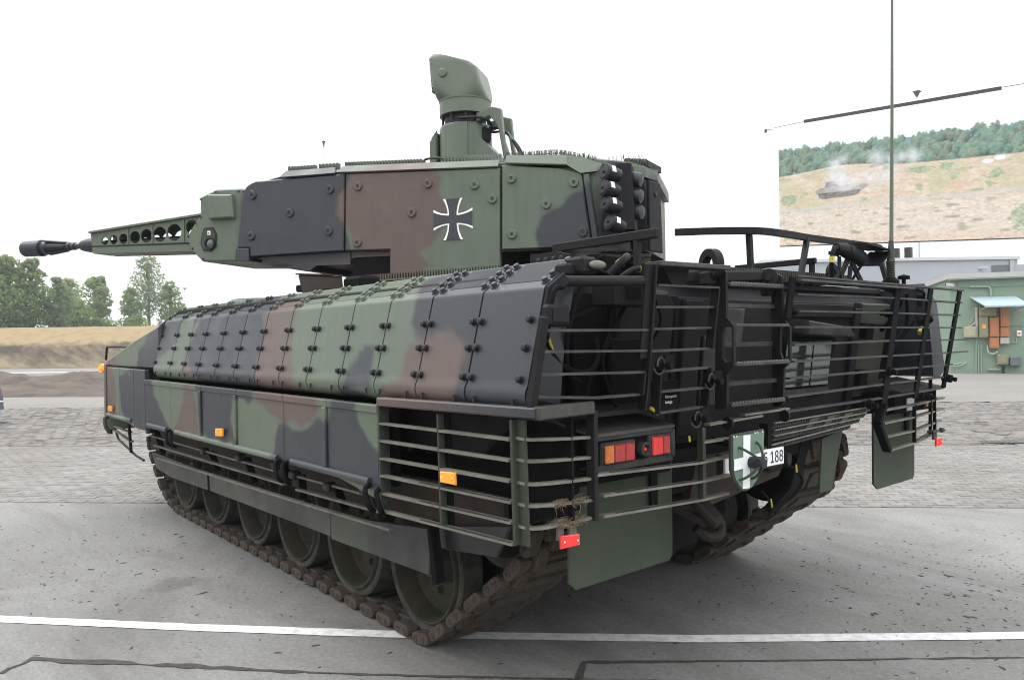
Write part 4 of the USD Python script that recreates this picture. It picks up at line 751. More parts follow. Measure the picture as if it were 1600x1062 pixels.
# ---- lower slat bars under the skirt, brackets, mud plates
for l in M['lowbar']: tp('slat_bar', beam(l[0], l[1], .03, .012), 'bar_dusty')
tp('slat_bar', tube([(7.1, 1.75, .80), (6.9, 1.76, .70), (6.2, 1.76, .60), (5.9, 1.76, .585)], .012, 6), 'bar_steel')
for p0, p1 in M['lowbrk']:
    p0, p1 = V(*p0), V(*p1)
    br = tp('slat_bracket', beam(p0 - [0, .03, 0], p1 - [0, .03, 0], .05, .014, up=(1, 0, 0), ch=.003), 'deep_paint')
    obj(br, 'clamp', box(p0 + [-.03, .03, .01], (.07, .06, .05), .01), 'bolt_black')
for xx in (4.46, 2.25, 1.155):
    hk = tp('skirt_hook', tube(spline([(xx + .05, 1.90, 1.0), (xx + .03, 1.94, .985), (xx, 1.945, .93), (xx - .005, 1.935, .90), (xx + .02, 1.90, .875)], 5), .013, 7), 'deep_paint', smooth=50)
    obj(hk, 'second_hook', tube(spline([(xx - .06, 1.90, 1.0), (xx - .08, 1.94, .985), (xx - .11, 1.945, .93), (xx - .115, 1.935, .90), (xx - .09, 1.90, .875)], 5), .013, 7), 'deep_paint', smooth=50)
hk = tp('skirt_hook', tube(spline([(6.66, 1.90, .97), (6.65, 1.94, .95), (6.62, 1.94, .87), (6.63, 1.9, .80)], 5), .018, 7), 'bar_steel', smooth=50)
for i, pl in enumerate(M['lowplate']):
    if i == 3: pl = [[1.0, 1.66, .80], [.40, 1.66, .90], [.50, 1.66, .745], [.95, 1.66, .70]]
    tp('mud_guard_plate', prism(pl, (0, .018, 0), ch=.004, edge=.04), 'camo_paint', color=camo_low_shaded)
tp('upper_mud_guard', prism([(6.2, 1.60, .66), (6.0, 1.60, 1.0), (.5, 1.60, 1.0), (.5, 1.60, .80)], (0, .03, 0)), 'lower_brown')
tp('guard_strut', prism([(.945, 1.70, .84), (.915, 1.70, .84), (.86, 1.70, .56), (.90, 1.70, .545)], (0, .05, 0), ch=.004), 'deep_paint')

# ---- running gear
WX = [1.56, 2.41, 3.27, 4.12, 5.05, 5.93]
def wheel(x, s):
    w = s; o = V(x, s * 1.16, .425)
    ax = V(0, s, 0)
    ty = lathe([(.325, .20), (.365, .215), (.378, .205), (.378, .075), (.365, .065), (.325, .06)], o, ax, 40)
    W_ = tp('road_wheel', lathe([(.330, .205), (.322, .222), (.308, .222), (.300, .19), (.285, .10), (.25, .065), (.13, .055), (.12, .085), (.105, .10), (.09, .15), (.0005, .155)], o, ax, 40), 'wheel_paint', smooth=35)
    obj(W_, 'tyre', ty, 'tyre_rubber', smooth=35)
    obj(W_, 'inner_tyre', lathe([(.325, -.06), (.378, -.065), (.378, -.205), (.325, -.20), (.1, -.19)], o, ax, 32), 'tyre_rubber', smooth=35)
    obj(W_, 'hub_shaft', cyl(o - ax * .22, o + ax * .08, .10, 14), 'deep_paint')
    if s > 0:
        for k in range(6):
            a = k * math.pi / 3 + .3 + x
            obj(W_, 'wheel_bolt', bolt(o + ax * .058 + V(math.cos(a), 0, math.sin(a)) * .19, ax, .017, .03), 'wheel_paint')
    arm = tp('suspension_arm', beam((x, s * .90, .425), (x + .42, s * .86, .62), .10, .13, ch=.02), 'deep_paint')
for s in (1, -1):
    for x in WX: wheel(x, s)
    for (x, z, r, nm) in ((.87, .86, .30, 'idler_wheel'), (6.74, .84, .29, 'drive_sprocket')):
        o = V(x, s * 1.16, z); ax = V(0, s, 0)
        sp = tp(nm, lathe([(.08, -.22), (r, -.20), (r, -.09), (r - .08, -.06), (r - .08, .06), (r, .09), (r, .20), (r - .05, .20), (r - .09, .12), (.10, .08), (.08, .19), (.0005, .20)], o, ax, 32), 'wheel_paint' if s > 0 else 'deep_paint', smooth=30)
        if nm == 'drive_sprocket':
            for k in range(11):
                a = k * 2 * math.pi / 11; d = V(math.cos(a), 0, math.sin(a))
                obj(sp, 'tooth', beam(o + d * (r - .03) + ax * .15, o + d * (r + .06) + ax * .15, .06, .05, up=(0, 1, 0), ch=.01), 'track_steel')
# track path (outer face), then links set along it
path = [(1.50, .0), (6.02, .0), (6.30, .045), (6.58, .165), (6.81, .34), (7.0, .50), (7.08, .66), (7.10, .84), (7.05, 1.02), (6.92, 1.15), (6.7, 1.20), (5.5, 1.13), (4.0, 1.10), (2.5, 1.12), (1.0, 1.20), (.78, 1.22), (.60, 1.14), (.51, .98), (.50, .84), (.54, .72), (.64, .585), (.79, .475), (.95, .36), (1.11, .24), (1.27, .12), (1.39, .035)]
path = np.array(path + path[:1])
seg = np.linalg.norm(np.diff(path, axis=0), axis=1); cum = np.r_[0, np.cumsum(seg)]
NL = int(round(cum[-1] / .205)); pitch = cum[-1] / NL
def along(sv):
    sv = sv % cum[-1]; return np.array([np.interp(sv, cum, path[:, 0]), np.interp(sv, cum, path[:, 1])])
def stadium(L, r, n=6):
    a = np.linspace(-math.pi / 2, math.pi / 2, n); b = np.linspace(math.pi / 2, 3 * math.pi / 2, n)
    return np.r_[np.c_[L + r * np.cos(a), r * np.sin(a)], np.c_[-L + r * np.cos(b), r * np.sin(b)]]
def link(c, t, s):
    """end connectors with pins on the outer edge, twin tubes and rubber pad across"""
    nrm = np.array([-t[1], t[0]])                                  # inwards (towards the wheels)
    def W(lx, y, lz): return V(c[0] + t[0] * lx + nrm[0] * (lz), s * y, c[1] + t[1] * lx + nrm[1] * (lz))
    out = []; st = stadium(.050, .032)
    def stad(dx, y0, y1, zc=.042):
        p = [W(dx + a, y0, zc + b) for a, b in st]; return prism(p, np.array([0, s * (y1 - y0), 0]), ch=.006)
    out.append(stad(0, 1.375, 1.445))
    out.append(stad(.1025, 1.295, 1.36))
    out.append(stad(0, .88, .95))
    for px in (-.036, .036):
        out.append(lathe([(.017, 0), (.017, .004), (.011, .004), (.009, -.004), (.0005, -.004)], W(px, 1.445, .042), (0, s, 0), 10))
    out.append(cyl(W(.048, 1.375, .042), W(.048, .95, .042), .026, 8)); out.append(cyl(W(-.048, 1.375, .042), W(-.048, .95, .042), .026, 8))
    pad = [W(-.055, .97, .0), W(.055, .97, .0), W(.05, .97, .065), W(-.05, .97, .065)]
    out.append(prism(pad, np.array([0, s * .33, 0]), ch=.006))
    horn = [W(-.04, 1.13, .06), W(.04, 1.13, .06), W(.018, 1.13, .14), W(-.018, 1.13, .14)]
    out.append(prism(horn, np.array([0, s * .06, 0]), ch=.004))
    return cat(out)
for s in (1, -1):
    TR = tp('track', box((3.7, s * 1.16, .049), (4.4, .36, .012)), 'black_rubber')
    for k in range(NL):
        a, b = along(k * pitch - .06), along(k * pitch + .06); c = along(k * pitch)
        obj(TR, 'track_link', link(c, unit(b - a), s), 'track_steel', smooth=25)
    obj(TR, 'rubber_belt', quads([[(x, s * y, z) for y in (.95, 1.37)] for x, z in [along(q) + .055 * np.array([-(along(q + .05) - along(q - .05))[1], (along(q + .05) - along(q - .05))[0]]) / .1 for q in np.linspace(cum[1] * .999, cum[-1] - .01, 90)]]), 'black_rubber')

# ---- rear side cage (left)
R0 = M['rail']
RAIL = tp('cage_rail', cat(beam((1.095, 1.90, 1.412), (-.055, 1.90, 1.428), .05, .042, ch=.006)), 'camo_paint', color=camo_hull)
tp('cage_rail', beam((-.055, 1.915, 1.428), (-.02, 1.60, 1.428), .05, .05, ch=.006), 'dusty_dark')
for k, (p, q) in enumerate(M['sidebar']):
    bm = tp('slat_bar', beam(p, q, .035, .010), 'bar_dusty')
    if k >= 3: obj(bm, 'tread_teeth', cat([box(V(*p) + (V(*q) - V(*p)) * t + [0, .012, .007], (.008, .012, .004)) for t in np.linspace(.35, .98, 36)]), 'bar_steel', kind='stuff')
for (p, q), w in zip(M['sidepost'], (.03, .03, .045)):
    tp('cage_post', beam(p, q, .035, w * .35, up=(1, 0, 0), ch=.002), 'dark_olive')
p, q = M['sidepost'][2]
tp('cage_post', beam(V(*p) + [-.03, -.01, 0], V(*q) + [-.03, -.01, 0], .01, .055, up=(1, 0, 0)), 'dark_olive')
tp('cage_post', beam((1.09, 1.885, 1.39), (1.078, 1.885, .89), .05, .008, up=(1, 0, 0)), 'dark_olive')
tp('cage_post', beam((.58, 1.875, 1.39), (.565, 1.875, .91), .012, .06, up=(1, 0, 0)), 'deep_paint')
def reflector(q, d, m, name='side_reflector', plate=True):
    q = V(*q).reshape(-1, 3)
    r = tp(name, prism(q, d, ch=.003), m)
    c = q.mean(0); e = (q[1] - q[0]); 
    for t in (-.36, .36): obj(r, 'rivet', bolt(c + e * t + V(*d), d, .004, .003, washer=False), 'plate_white')
    return r
for q in M['amber']: reflector(q, (0, .012, 0), 'amber_lens')
# dark wheel arch behind the cage
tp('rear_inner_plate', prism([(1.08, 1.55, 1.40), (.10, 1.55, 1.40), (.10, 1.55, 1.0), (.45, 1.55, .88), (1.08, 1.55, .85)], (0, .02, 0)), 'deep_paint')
# ---- rear left corner cage: bars bent round the corner
for k, (p, q) in enumerate(M['corner']):
    z0, z1 = p[2], q[2]; 
    pts = [(.085, 1.885, z0 + .004), (.055, 1.884, z0 + .002), (.026, 1.872, z0), (.008, 1.845, z0), (.0, 1.80, z0 + (z1 - z0) * .2), (-.005, 1.70, z0 + (z1 - z0) * .6), (-.01, q[1], z1)]
    sp = spline(pts, 7)
    tp('corner_bar', ribbon(sp, .030, .011), 'bar_dusty')
tp('cage_post', beam((.055, 1.884, 1.25), (.052, 1.884, .985), .012, .035, up=(1, 0, 0)), 'dark_olive')
p, q = M['postq'][0]
tp('cage_post', beam(p, q, .022, .045, up=(1, 0, 0), ch=.002), 'dark_paint')
tp('cage_post', beam((-.005, 1.70, 1.0), (-.005, 1.70, 1.41), .012, .03, up=(1, 0, 0)), 'deep_paint')
r1 = reflector(M['reflred'][0], (-.012, 0, 0), 'red_lens', 'rear_reflector')
tp('reflector_bracket', box((0, 1.69, .965), (.012, .035, .08)), 'bar_dusty'); tp('reflector_bracket', box((0, 1.755, .97), (.012, .03, .08)), 'bar_dusty')
r2 = reflector(M['reflred'][1], (-.012, 0, 0), 'red_lens', 'rear_reflector')
tp('reflector_bracket', cat(box((0, -1.57, 1.03), (.012, .05, .05)), box((0, -1.56, 1.06), (.04, .10, .012)), box((-.01, -1.66, 1.06), (.03, .04, .03), .008)), 'bar_steel')
# hay caught on the bars
hm = []
for k in range(620):
    y = 1.62 + .17 * rng.random() ** (1.0 if k % 2 else .7); zz = (1.072 if k % 2 else .998) + .006 * rng.standard_normal(); d = rng.standard_normal(3) * [.008, .018, .006]
    if rng.random() < .03: d = V(0, .01 * rng.standard_normal(), -.035 * rng.random() - .015)
    a = V(-.006 + .018 * rng.standard_normal(), y, zz); hm.append(tube([a, a + d * .5 + rng.standard_normal(3) * .004, a + d], .0012, 3))
tp('caught_hay', cat(hm), 'hay', kind='stuff')

# ---- lower rear: bars, lamp housings, flaps
for l in M['lowrear']:
    if len(l) == 2 and abs(l[0][1] - l[1][1]) < .03: tp('cage_post', beam(l[0], l[1], .022, .03, up=(1, 0, 0)), 'dark_olive')
    else:
        sb = tp('slat_bar', ribbon(l, .034, .010), 'bar_dusty')
        if l[0][2] < 1.18: obj(sb, 'tread_teeth', cat([box(V(*l[0]) + (V(*l[1]) - V(*l[0])) * t + [-.012, 0, .007], (.012, .008, .004)) for t in np.linspace(.12, .98, 34)]), 'bar_steel', kind='stuff')
for i, f in enumerate(M['flap']):
    fl = tp('mud_flap', prism(f, (.014, 0, 0), ch=.003), 'flap_rubber')
    ys = sorted(p[1] for p in f); zt = max(p[2] for p in f)
    obj(fl, 'flap_clamp', box((.143, (ys[0] + ys[-1]) / 2, zt - .03), (.02, ys[-1] - ys[0] - .05, .05), .005), 'deep_paint')
    tp('flap_stiffener', beam((.135, ys[0] + .15, zt - .02), (.135, ys[0] + .15, zt - .2), .012, .045, up=(0, 1, 0)), 'deep_paint')
L = M['lamps']
hb = prism([(.03, 1.54, 1.297), (.03, 1.06, 1.297), (.03, 1.062, 1.175), (.03, 1.545, 1.172)], (.22, 0, 0), ch=.0)
LH = tp('tail_lamp_housing', hb, 'deep_paint')
obj(LH, 'cover_plate', prism([(.01, 1.56, 1.300), (.01, 1.05, 1.300), (.30, 1.10, 1.368), (.30, 1.585, 1.362)], (0, 0, .012), ch=.003), 'dusty_dark')
fr = [(.018, 1.545, 1.297), (.018, 1.058, 1.297), (.018, 1.06, 1.172), (.018, 1.55, 1.169)]
for a, b in zip(fr, fr[1:] + fr[:1]): obj(LH, 'rim', beam(a, b, .03, .012, up=(1, 0, 0) if a[2] == b[2] else (1, 0, 0), ch=.003), 'black_rubber')
def lamp_unit(parent, y0, y1, z0, z1, x, cells):
    obj(parent, 'lamp_frame', box((x + .006, (y0 + y1) / 2, (z0 + z1) / 2), (.024, abs(y1 - y0) + .03, z1 - z0 + .026), .006), 'black_rubber')
    tot = sum(w for w, _ in cells); yy = y0
    for w, m in cells:
        ye = yy + (y1 - y0) * w / tot
        obj(parent, 'lamp_lens', box((x - .010, (yy + ye) / 2, (z0 + z1) / 2), (.012, abs(ye - yy) - .003, z1 - z0), .004), m); yy = ye
lamp_unit(LH, 1.495, 1.315, 1.188, 1.262, .02, [(1, 'dark_amber_lens'), (1.2, 'dark_red_lens'), (1, 'dark_red_lens')])
lamp_unit(LH, 1.205, 1.085, 1.192, 1.272, .02, [(1.5, 'mid_red_lens'), (1, 'dark_red_lens')])
obj(LH, 'blackout_lamp', lathe([(.03, 0), (.03, .03), (.022, .034), (.014, .02), (.0005, .02)], (.02, 1.262, 1.228), (-1, 0, 0), 16), 'black_rubber', smooth=40)
obj(LH, 'lamp_lens', lathe([(.010, 0), (.006, .006), (.0005, .008)], (.0, 1.262, 1.228), (-1, 0, 0), 10), 'red_lens')
RL = tp('tail_lamp_housing', box((.2, -1.5, 1.25), (.22, .56, .12), .004), 'deep_paint')
obj(RL, 'cover_plate', prism([(.06, -1.24, 1.325), (.06, -1.84, 1.33), (.34, -1.80, 1.385), (.34, -1.22, 1.38)], (0, 0, .012), ch=.003), 'dusty_dark')
lamp_unit(RL, -1.625, -1.765, 1.215, 1.292, .085, [(1, 'amber_lens')])
obj(RL, 'reflective_plate', prism([(.085, -1.37, 1.28), (.085, -1.47, 1.278), (.085, -1.468, 1.20), (.085, -1.367, 1.20)], (-.006, 0, 0), ch=.002), 'plate_white')

# ---- upper rear: slat cage left
tp('cage_tube', tube([M['tube0'][0], M['tube0'][1]], .021, 12), 'dark_paint', smooth=40)
for l in M['ubar']: tp('slat_bar', ribbon(l, .034, .010), 'bar_steel')
for p, q in M['upost']: tp('cage_post', beam(p, q, .045, .012, up=(0, 1, 0), ch=.002), 'dark_paint')
p, q = M['upost'][0]; tp('cage_post', beam(V(*p) + [.0, .022, 0], V(*q) + [0, .022, 0], .012, .05, up=(0, 1, 0), ch=.002), 'dark_paint')
tp('cage_post', beam((-.075, 1.885, 1.78), (-.02, 1.905, 1.44), .03, .03, up=(0, 1, 0), ch=.003), 'dark_paint')
p, q = M['topbar']; tp('cage_top_bar', beam(p, q, .09, .02, ch=.003), 'bar_steel')
tp('cage_top_bar', prism([(-.06, 1.20, 2.0), (-.06, 1.02, 1.998), (-.06, 1.05, 1.92), (-.06, 1.14, 1.92)], (.10, 0, 0), ch=.004), 'dark_paint')
for yy, zz in ((1.22, 1.58), (.88, 1.50), (.98, 1.34)):
    lt = tp('cage_latch', cat(lathe([(.028, 0), (.028, .02), (.016, .02), (.016, .07), (.0005, .07)], (-.05, yy, zz), (-1, 0, 0), 12), box((-.06, yy - .05, zz + .02), (.012, .06, .05), .004)), 'deep_paint')
    obj(lt, 'latch_ring', tube([(-.10 + .002 * k, yy + .03 * math.cos(k * .6) + .04, zz + .035 * math.sin(k * .6)) for k in range(11)], .004, 5), 'bar_steel')
# ---- ladder: two stringers with grips, rungs
def stringer(outl, slot, y, w):
    o = m3.CrossSection([[(p[0], p[2]) for p in outl]], m3.FillRule.NonZero)
    s_ = m3.CrossSection([[(p[0], p[2]) for p in slot]], m3.FillRule.NonZero)
    man = (o - s_).extrude(w); me = man.to_mesh(); v = np.array(me.vert_properties[:, :3]); v = np.c_[v[:, 0], y - v[:, 2] + w, v[:, 1]]
    return TM(v, np.array(me.tri_verts)[:, ::-1])
LAD = tp('ladder', stringer(M['ladL'], M['ladLslot'], .74, .018), 'dark_paint')
obj(LAD, 'stringer', stringer(M['ladR'], M['ladRslot'], .275, .018), 'dark_paint')
for i, r in enumerate(M['rung']):
    x, _, z = r[0]
    dp = .07 if i in (0, 2, 4, 6) else .03
    rg = obj(LAD, 'rung', box((x + .012, .516, z), (dp, .445, .016 if dp > .05 else .022), .003), 'bar_steel')
    if i in (0, 4, 6): obj(rg, 'tread_teeth', cat([box((x - .018, yy, z + .0105), (.008, .011, .006)) for yy in np.linspace(.31, .72, 18)]), 'bar_dusty', kind='stuff')
obj(LAD, 'lug', lathe([(.03, 0), (.03, .014), (.0005, .014)], (-.055, .757, 1.30), (0, -1, 0), 14), 'dark_paint')
obj(LAD, 'lug', lathe([(.03, 0), (.03, .014), (.0005, .014)], (-.055, .29, 1.30), (0, -1, 0), 14), 'dark_paint')
rg = lathe([(.040, -.02), (.074, -.02), (.074, .02), (.040, .02), (.040, -.02)], (.01, .77, 2.03), (.35, 1, 0), 24)
tp('lifting_eye', cat(rg, box((.012, .77, 1.965), (.05, .12, .06), .006)), 'dark_paint', smooth=35)
tp('ladder_hinge', cat(lathe([(.045, 0), (.045, .02), (.016, .02), (.016, .05), (.0005, .05)], (-.01, .33, 1.985), (-.5, 1, 0), 18), box((.0, .33, 1.94), (.06, .05, .09), .01)), 'dark_paint', smooth=35)
tp('tow_bar_arm', beam((.10, .86, 1.975), (.02, .36, 1.995), .05, .05, ch=.006), 'dark_paint')
tp('antenna_foot', lathe([(.03, 0), (.03, .04), (.018, .04), (.018, .07), (.022, .07), (.022, .085), (.0005, .085)], (.2, 1.0, 2.0), (0, 0, 1), 12), 'lower_brown', smooth=35)

# ---- upper rear: slat cage right
for l in M['rbar']: tp('slat_bar', ribbon(l, .034, .010), 'bar_steel')
for l in M['rbar2']: tp('slat_bar', ribbon(l, .034, .011), 'bar_dusty')
for (p, q), w in zip(M['rpost'], (.07, .055, .05, .05)): tp('cage_post', beam(p, q, .014, w, up=(0, 1, 0), ch=.003), 'deep_paint')
for (p, q), w in zip(M['rpost2'], (.05, .05, .03, .025, .02)): tp('cage_post', beam(p, q, .05 if w > .04 else .02, w * .6, up=(0, 1, 0), ch=.002), 'deep_paint')
for yy, zz in ((-.62, 1.30), (-1.38, 1.30), (-.86, 1.82), (-.86, 1.48), (.2, 1.82), (-1.7, 1.40)):
    tp('cage_latch', cat(lathe([(.026, 0), (.026, .03), (.014, .03), (.014, .06), (.0005, .06)], (-.03, yy, zz), (-1, 0, -.15), 10), box((-.02, yy, zz), (.03, .07, .03), .006)), 'deep_paint')

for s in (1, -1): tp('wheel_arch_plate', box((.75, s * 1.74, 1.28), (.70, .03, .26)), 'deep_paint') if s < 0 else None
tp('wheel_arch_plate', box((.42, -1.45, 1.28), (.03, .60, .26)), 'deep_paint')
# ---- rear wall of the hull: ramp, window, panels
kx = .15
def RP(y, z, off=0.0): return (.36 - kx * (z - 1.35) - off, y, z)
def rplate(name, pts, off, th, m, ch=.008, **k): return tp(name, prism([RP(y, z, off) for y, z in pts], (-th, 0, -th * kx), ch=ch), m, **k)
RAMP = rplate('rear_ramp', [(.72, 1.16), (.72, 1.90), (-1.02, 1.90), (-1.02, 1.16)], .0, .04, 'dark_paint')
for pts, m in (([(.70, 1.88), (.56, 1.88), (.52, 1.2), (.66, 1.2)], 'dark_paint'), ([(.52, 1.70), (.40, 1.70), (.36, 1.34), (.50, 1.34)], 'bar_steel'), ([(-.10, 1.88), (-.96, 1.88), (-.96, 1.80), (-.10, 1.80)], 'dark_paint'), ([(-.98, 1.86), (-1.02, 1.16), (-1.10, 1.16), (-1.06, 1.86)], 'dark_paint')):
    obj(RAMP, 'ramp_plate', prism([RP(y, z, .04) for y, z in pts], (-.03, 0, 0), ch=.006), m)
obj(RAMP, 'ramp_window_recess', prism([RP(y, z, .042) for y, z in [(.40, 1.86), (.16, 1.86), (.16, 1.64), (.40, 1.64)]], (-.012, 0, 0), ch=.02), 'bar_steel')
HOOD = rplate('periscope_hood', [(-.24, 1.80), (-.72, 1.76), (-.80, 1.70), (-.26, 1.72)], .05, .14, 'bar_steel')
WIN = rplate('vision_block', [(-.20, 1.69), (-.80, 1.68), (-.72, 1.33), (-.20, 1.34)], .05, .02, 'deep_paint')
def pane(y0, y1, z0, z1, off): return prism([(RP(y, z, off)[0], y, z) for y, z in [(y0, z0), (y1, z0), (y1 + .012, z1), (y0 + .012, z1)]], (-.006, 0, 0))
for (a, b) in ((-.225, -.50), (-.515, -.715)): obj(WIN, 'pane', pane(a, b, 1.40, 1.66, .085), 'pale_glass')
obj(WIN, 'sill', prism([RP(y, z, .06) for y, z in [(-.20, 1.385), (-.74, 1.385), (-.74, 1.34), (-.20, 1.34)]], (-.03, 0, 0), ch=.005), 'dark_olive')
rplate('rear_side_plate', [(-1.10, 1.90), (-1.48, 1.90), (-1.44, 1.30), (-1.10, 1.30)], .0, .05, 'dark_olive')
rplate('rear_side_plate', [(-1.50, 1.88), (-1.70, 1.88), (-1.68, 1.30), (-1.47, 1.30)], -.05, .03, 'deep_paint')
for z in (1.72, 1.42):
    hz = rplate('hinge_block', [(-1.10, z + .05), (-1.20, z + .05), (-1.20, z - .05), (-1.10, z - .05)], .05, .05, 'deep_paint')
tp('rear_handle', tube([RP(-1.02, 1.74, .1), RP(-1.04, 1.75, .16), RP(-1.36, 1.75, .16), RP(-1.40, 1.74, .1)], .016, 8), 'deep_paint', smooth=50)
# left rear niche
rplate('rear_side_plate', [(1.70, 1.93), (1.50, 1.98), (1.44, 1.38), (1.80, 1.38)], -.10, .04, 'deep_paint')
rplate('rear_side_plate', [(1.42, 1.80), (1.22, 1.86), (1.18, 1.38), (1.36, 1.38)], -.02, .05, 'deep_paint')
rplate('rear_door', [(1.20, 1.92), (.86, 1.92), (.80, 1.86), (.78, 1.28), (1.16, 1.28)], .04, .05, 'dark_paint', ch=.015)
rplate('rear_door', [(1.26, 1.70), (1.04, 1.70), (1.02, 1.36), (1.22, 1.36)], .10, .02, 'deep_paint')
tp('niche_floor', box((.20, 1.40, 1.39), (.36, .8, .02)), 'dark_paint')
e = M['ebox']
EB = tp('electrical_box', box((.06, 1.315, 1.88), (.14, .245, .10), .008), 'dark_paint')
obj(EB, 'lid', box((-.014, 1.33, 1.885), (.006, .09, .05), .002), 'deep_paint')
for dz, tx in ((.0, 'Achtung'), (-.022, 'Gefahr'), (-.044, 'Rampe')):
    pass
def hose(pts, r, m='deep_paint', n=7, **k): return tp('hose', tube(spline(pts, n), r, 8), m, smooth=60, **k)
hose([(.02, 1.70, 1.90), (.0, 1.76, 1.89), (.0, 1.78, 1.84), (.02, 1.78, 1.76), (.05, 1.76, 1.68), (.06, 1.68, 1.60), (.06, 1.56, 1.56), (.08, 1.46, 1.60), (.1, 1.44, 1.70)], .011)
tp('niche_bracket', cat(box((-.045, 1.80, 1.785), (.05, .115, .085), .012), box((-.072, 1.80, 1.785), (.006, .08, .05), .002)), 'dark_paint')
hose([(.02, 1.60, 1.90), (.0, 1.64, 1.86), (.02, 1.66, 1.78), (.05, 1.66, 1.66), (.08, 1.62, 1.56), (.1, 1.54, 1.52)], .011)
hose([(.0, 1.18, 1.86), (-.02, 1.17, 1.78), (.0, 1.19, 1.70), (.06, 1.26, 1.62), (.1, 1.34, 1.58)], .007)
hose([(.06, 1.40, 1.84), (.1, 1.36, 1.70), (.12, 1.45, 1.55), (.12, 1.5, 1.42)], .010)
hose([(.06, 1.30, 1.84), (.1, 1.40, 1.64), (.12, 1.36, 1.5), (.12, 1.30, 1.40)], .010)
hose([(.14, 1.32, 1.97), (.10, 1.27, 2.03), (.14, 1.20, 2.055), (.22, 1.14, 2.03), (.3, 1.10, 1.98)], .018, 'dark_paint')
hose([(.0, 1.40, 1.94), (-.03, 1.385, 1.965), (-.03, 1.33, 1.985), (.0, 1.28, 1.985)], .012, 'dark_paint')
hose([(.04, 1.54, 1.99), (.05, 1.44, 1.97), (.06, 1.36, 1.95), (.06, 1.28, 1.94)], .007)
for p, q, r in (((.045, 1.765, 1.70), (.060, 1.735, 1.655), .0135), ((-.016, 1.305, 1.988), (-.002, 1.285, 1.986), .0145), ((.115, 1.285, 2.012), (.105, 1.268, 2.028), .0195), ((.0, 1.20, 1.43), (.0, 1.17, 1.415), .010), ((-.01, 1.23, 1.40), (-.01, 1.185, 1.372), .008), ((-.02, .99, 1.26), (-.02, .985, 1.235), .005)):
    tp('cable_marker', cyl(p, q, r, 8), 'yellow_tape')
tp('marker_light', cat(box((.02, 1.60, 1.985), (.10, .09, .07), .012), box((.05, 1.66, 1.97), (.08, .05, .05), .01)), 'dark_paint')
ml_ = lathe([(.021, 0), (.023, .016), (.016, .026), (.0005, .028)], (0, 0, 0), (-1, .3, .1), 16); ml_.vertices = np.asarray(ml_.vertices) * [1, 1.9, .8] + [-.03, 1.565, 1.985]
tp('marker_light', ml_, 'bar_dusty', smooth=40)
RF = tp('roof_fitting', cat(prism([(.50, 1.44, 2.02), (.26, 1.44, 2.01), (.26, 1.44, 2.065), (.34, 1.44, 2.085), (.50, 1.44, 2.085)], (0, -.02, 0), ch=.004), box((.36, 1.40, 2.03), (.22, .08, .02), .004), cyl((.52, 1.42, 2.02), (.52, 1.42, 2.09), .012)), 'dark_paint')
for k in range(4): obj(RF, 'bolt', bolt((.30 + .05 * k, 1.44, 2.05), (0, 1, 0), .012, .014), 'bolt_black')
tp('roof_fitting', box((.5, 1.08, 2.05), (.14, .2, .06), .015), 'canvas')
tp('roof_fitting', cat(box((.25, 1.25, 2.02), (.16, .12, .09), .01), box((.15, 1.12, 2.0), (.12, .12, .07), .01), cyl((.2, 1.35, 2.0), (.2, 1.35, 2.06), .03)), 'deep_paint')
# lettering on the lower left plate: three short white lines
for dz, txt in ((0, 'Außenbord'), (-.026, 'Fernsprech'), (-.05, 'Anlage')):
    mm = meshkit.text_mesh(txt, .012, .001); v = np.asarray(mm.vertices)
    mm.vertices = np.c_[-v[:, 2] + .005, 1.12 - v[:, 0] * .9, 1.46 + dz + v[:, 1]]; mm.invert()
    tp('stencil_line', cat(mm), 'plate_white')
tp('stencil_panel', box((.02, 1.10, 1.44), (.028, .16, .14), .004), 'deep_paint')

# ---- lower rear: step grate, number plate, shield, tow hook
G = M['grate']
GR = tp('folding_step', cat([beam(V(*a) + [.03, 0, -.012], V(*b) + [.03, 0, -.012], .035, .012) for a, b in G]), 'bar_steel')
for a, b in G:
    a, b = V(*a), V(*b); n_ = int(np.linalg.norm(b - a) / .016)
    obj(GR, 'perforated_tread', cat([box(a + (b - a) * t + [.02, 0, 0], (.030, .008, .018)) for t in np.linspace(0.01, .99, n_)]), 'bar_steel', kind='stuff')
    obj(GR, 'tread_edge', beam(a + [-.0, 0, .010], b + [-.0, 0, .010], .012, .006), 'bar_dusty')
obj(GR, 'step_strut', prism([(.0, .30, 1.26), (.0, .34, 1.26), (.0, .345, 1.13), (.0, .315, 1.13)], (.05, 0, 0), ch=.003), 'deep_paint')
for yy in (-.06, -.24, -.42): obj(GR, 'gusset', prism([(.0, yy, 1.255), (.0, yy - .10, 1.26), (.0, yy + .02, 1.20), (0, yy + .06, 1.20)], (.04, 0, 0)), 'dark_olive')
PL = tp('number_plate', box((.0, .46, 1.093), (.012, .50, .086), .003), 'plate_white')
obj(PL, 'plate_backing', box((.02, .46, 1.093), (.03, .53, .11), .004), 'lower_brown')
mm = meshkit.text_mesh('05 188', .057, .0015); v = np.asarray(mm.vertices); w_ = v[:, 0].max()
mm.vertices = np.c_[-.0065 - v[:, 2], .222 + (w_ - v[:, 0]) * .80, 1.066 + v[:, 1]]; mm.invert()
obj(PL, 'plate_digits', mm, 'black_print')
sh = np.array(M['shield']); c = sh.mean(0); c[2] = 1.14
def shield_poly(k, x): q = c + (sh - c) * k; q[:, 0] = x; return q
SH = tp('emblem_shield', prism(shield_poly(1.0, -.150), (-.014, 0, 0), ch=.004), 'dark_olive')
obj(SH, 'shield_face', prism(shield_poly(.93, -.1645), (-.003, 0, 0)), 'shield_green')
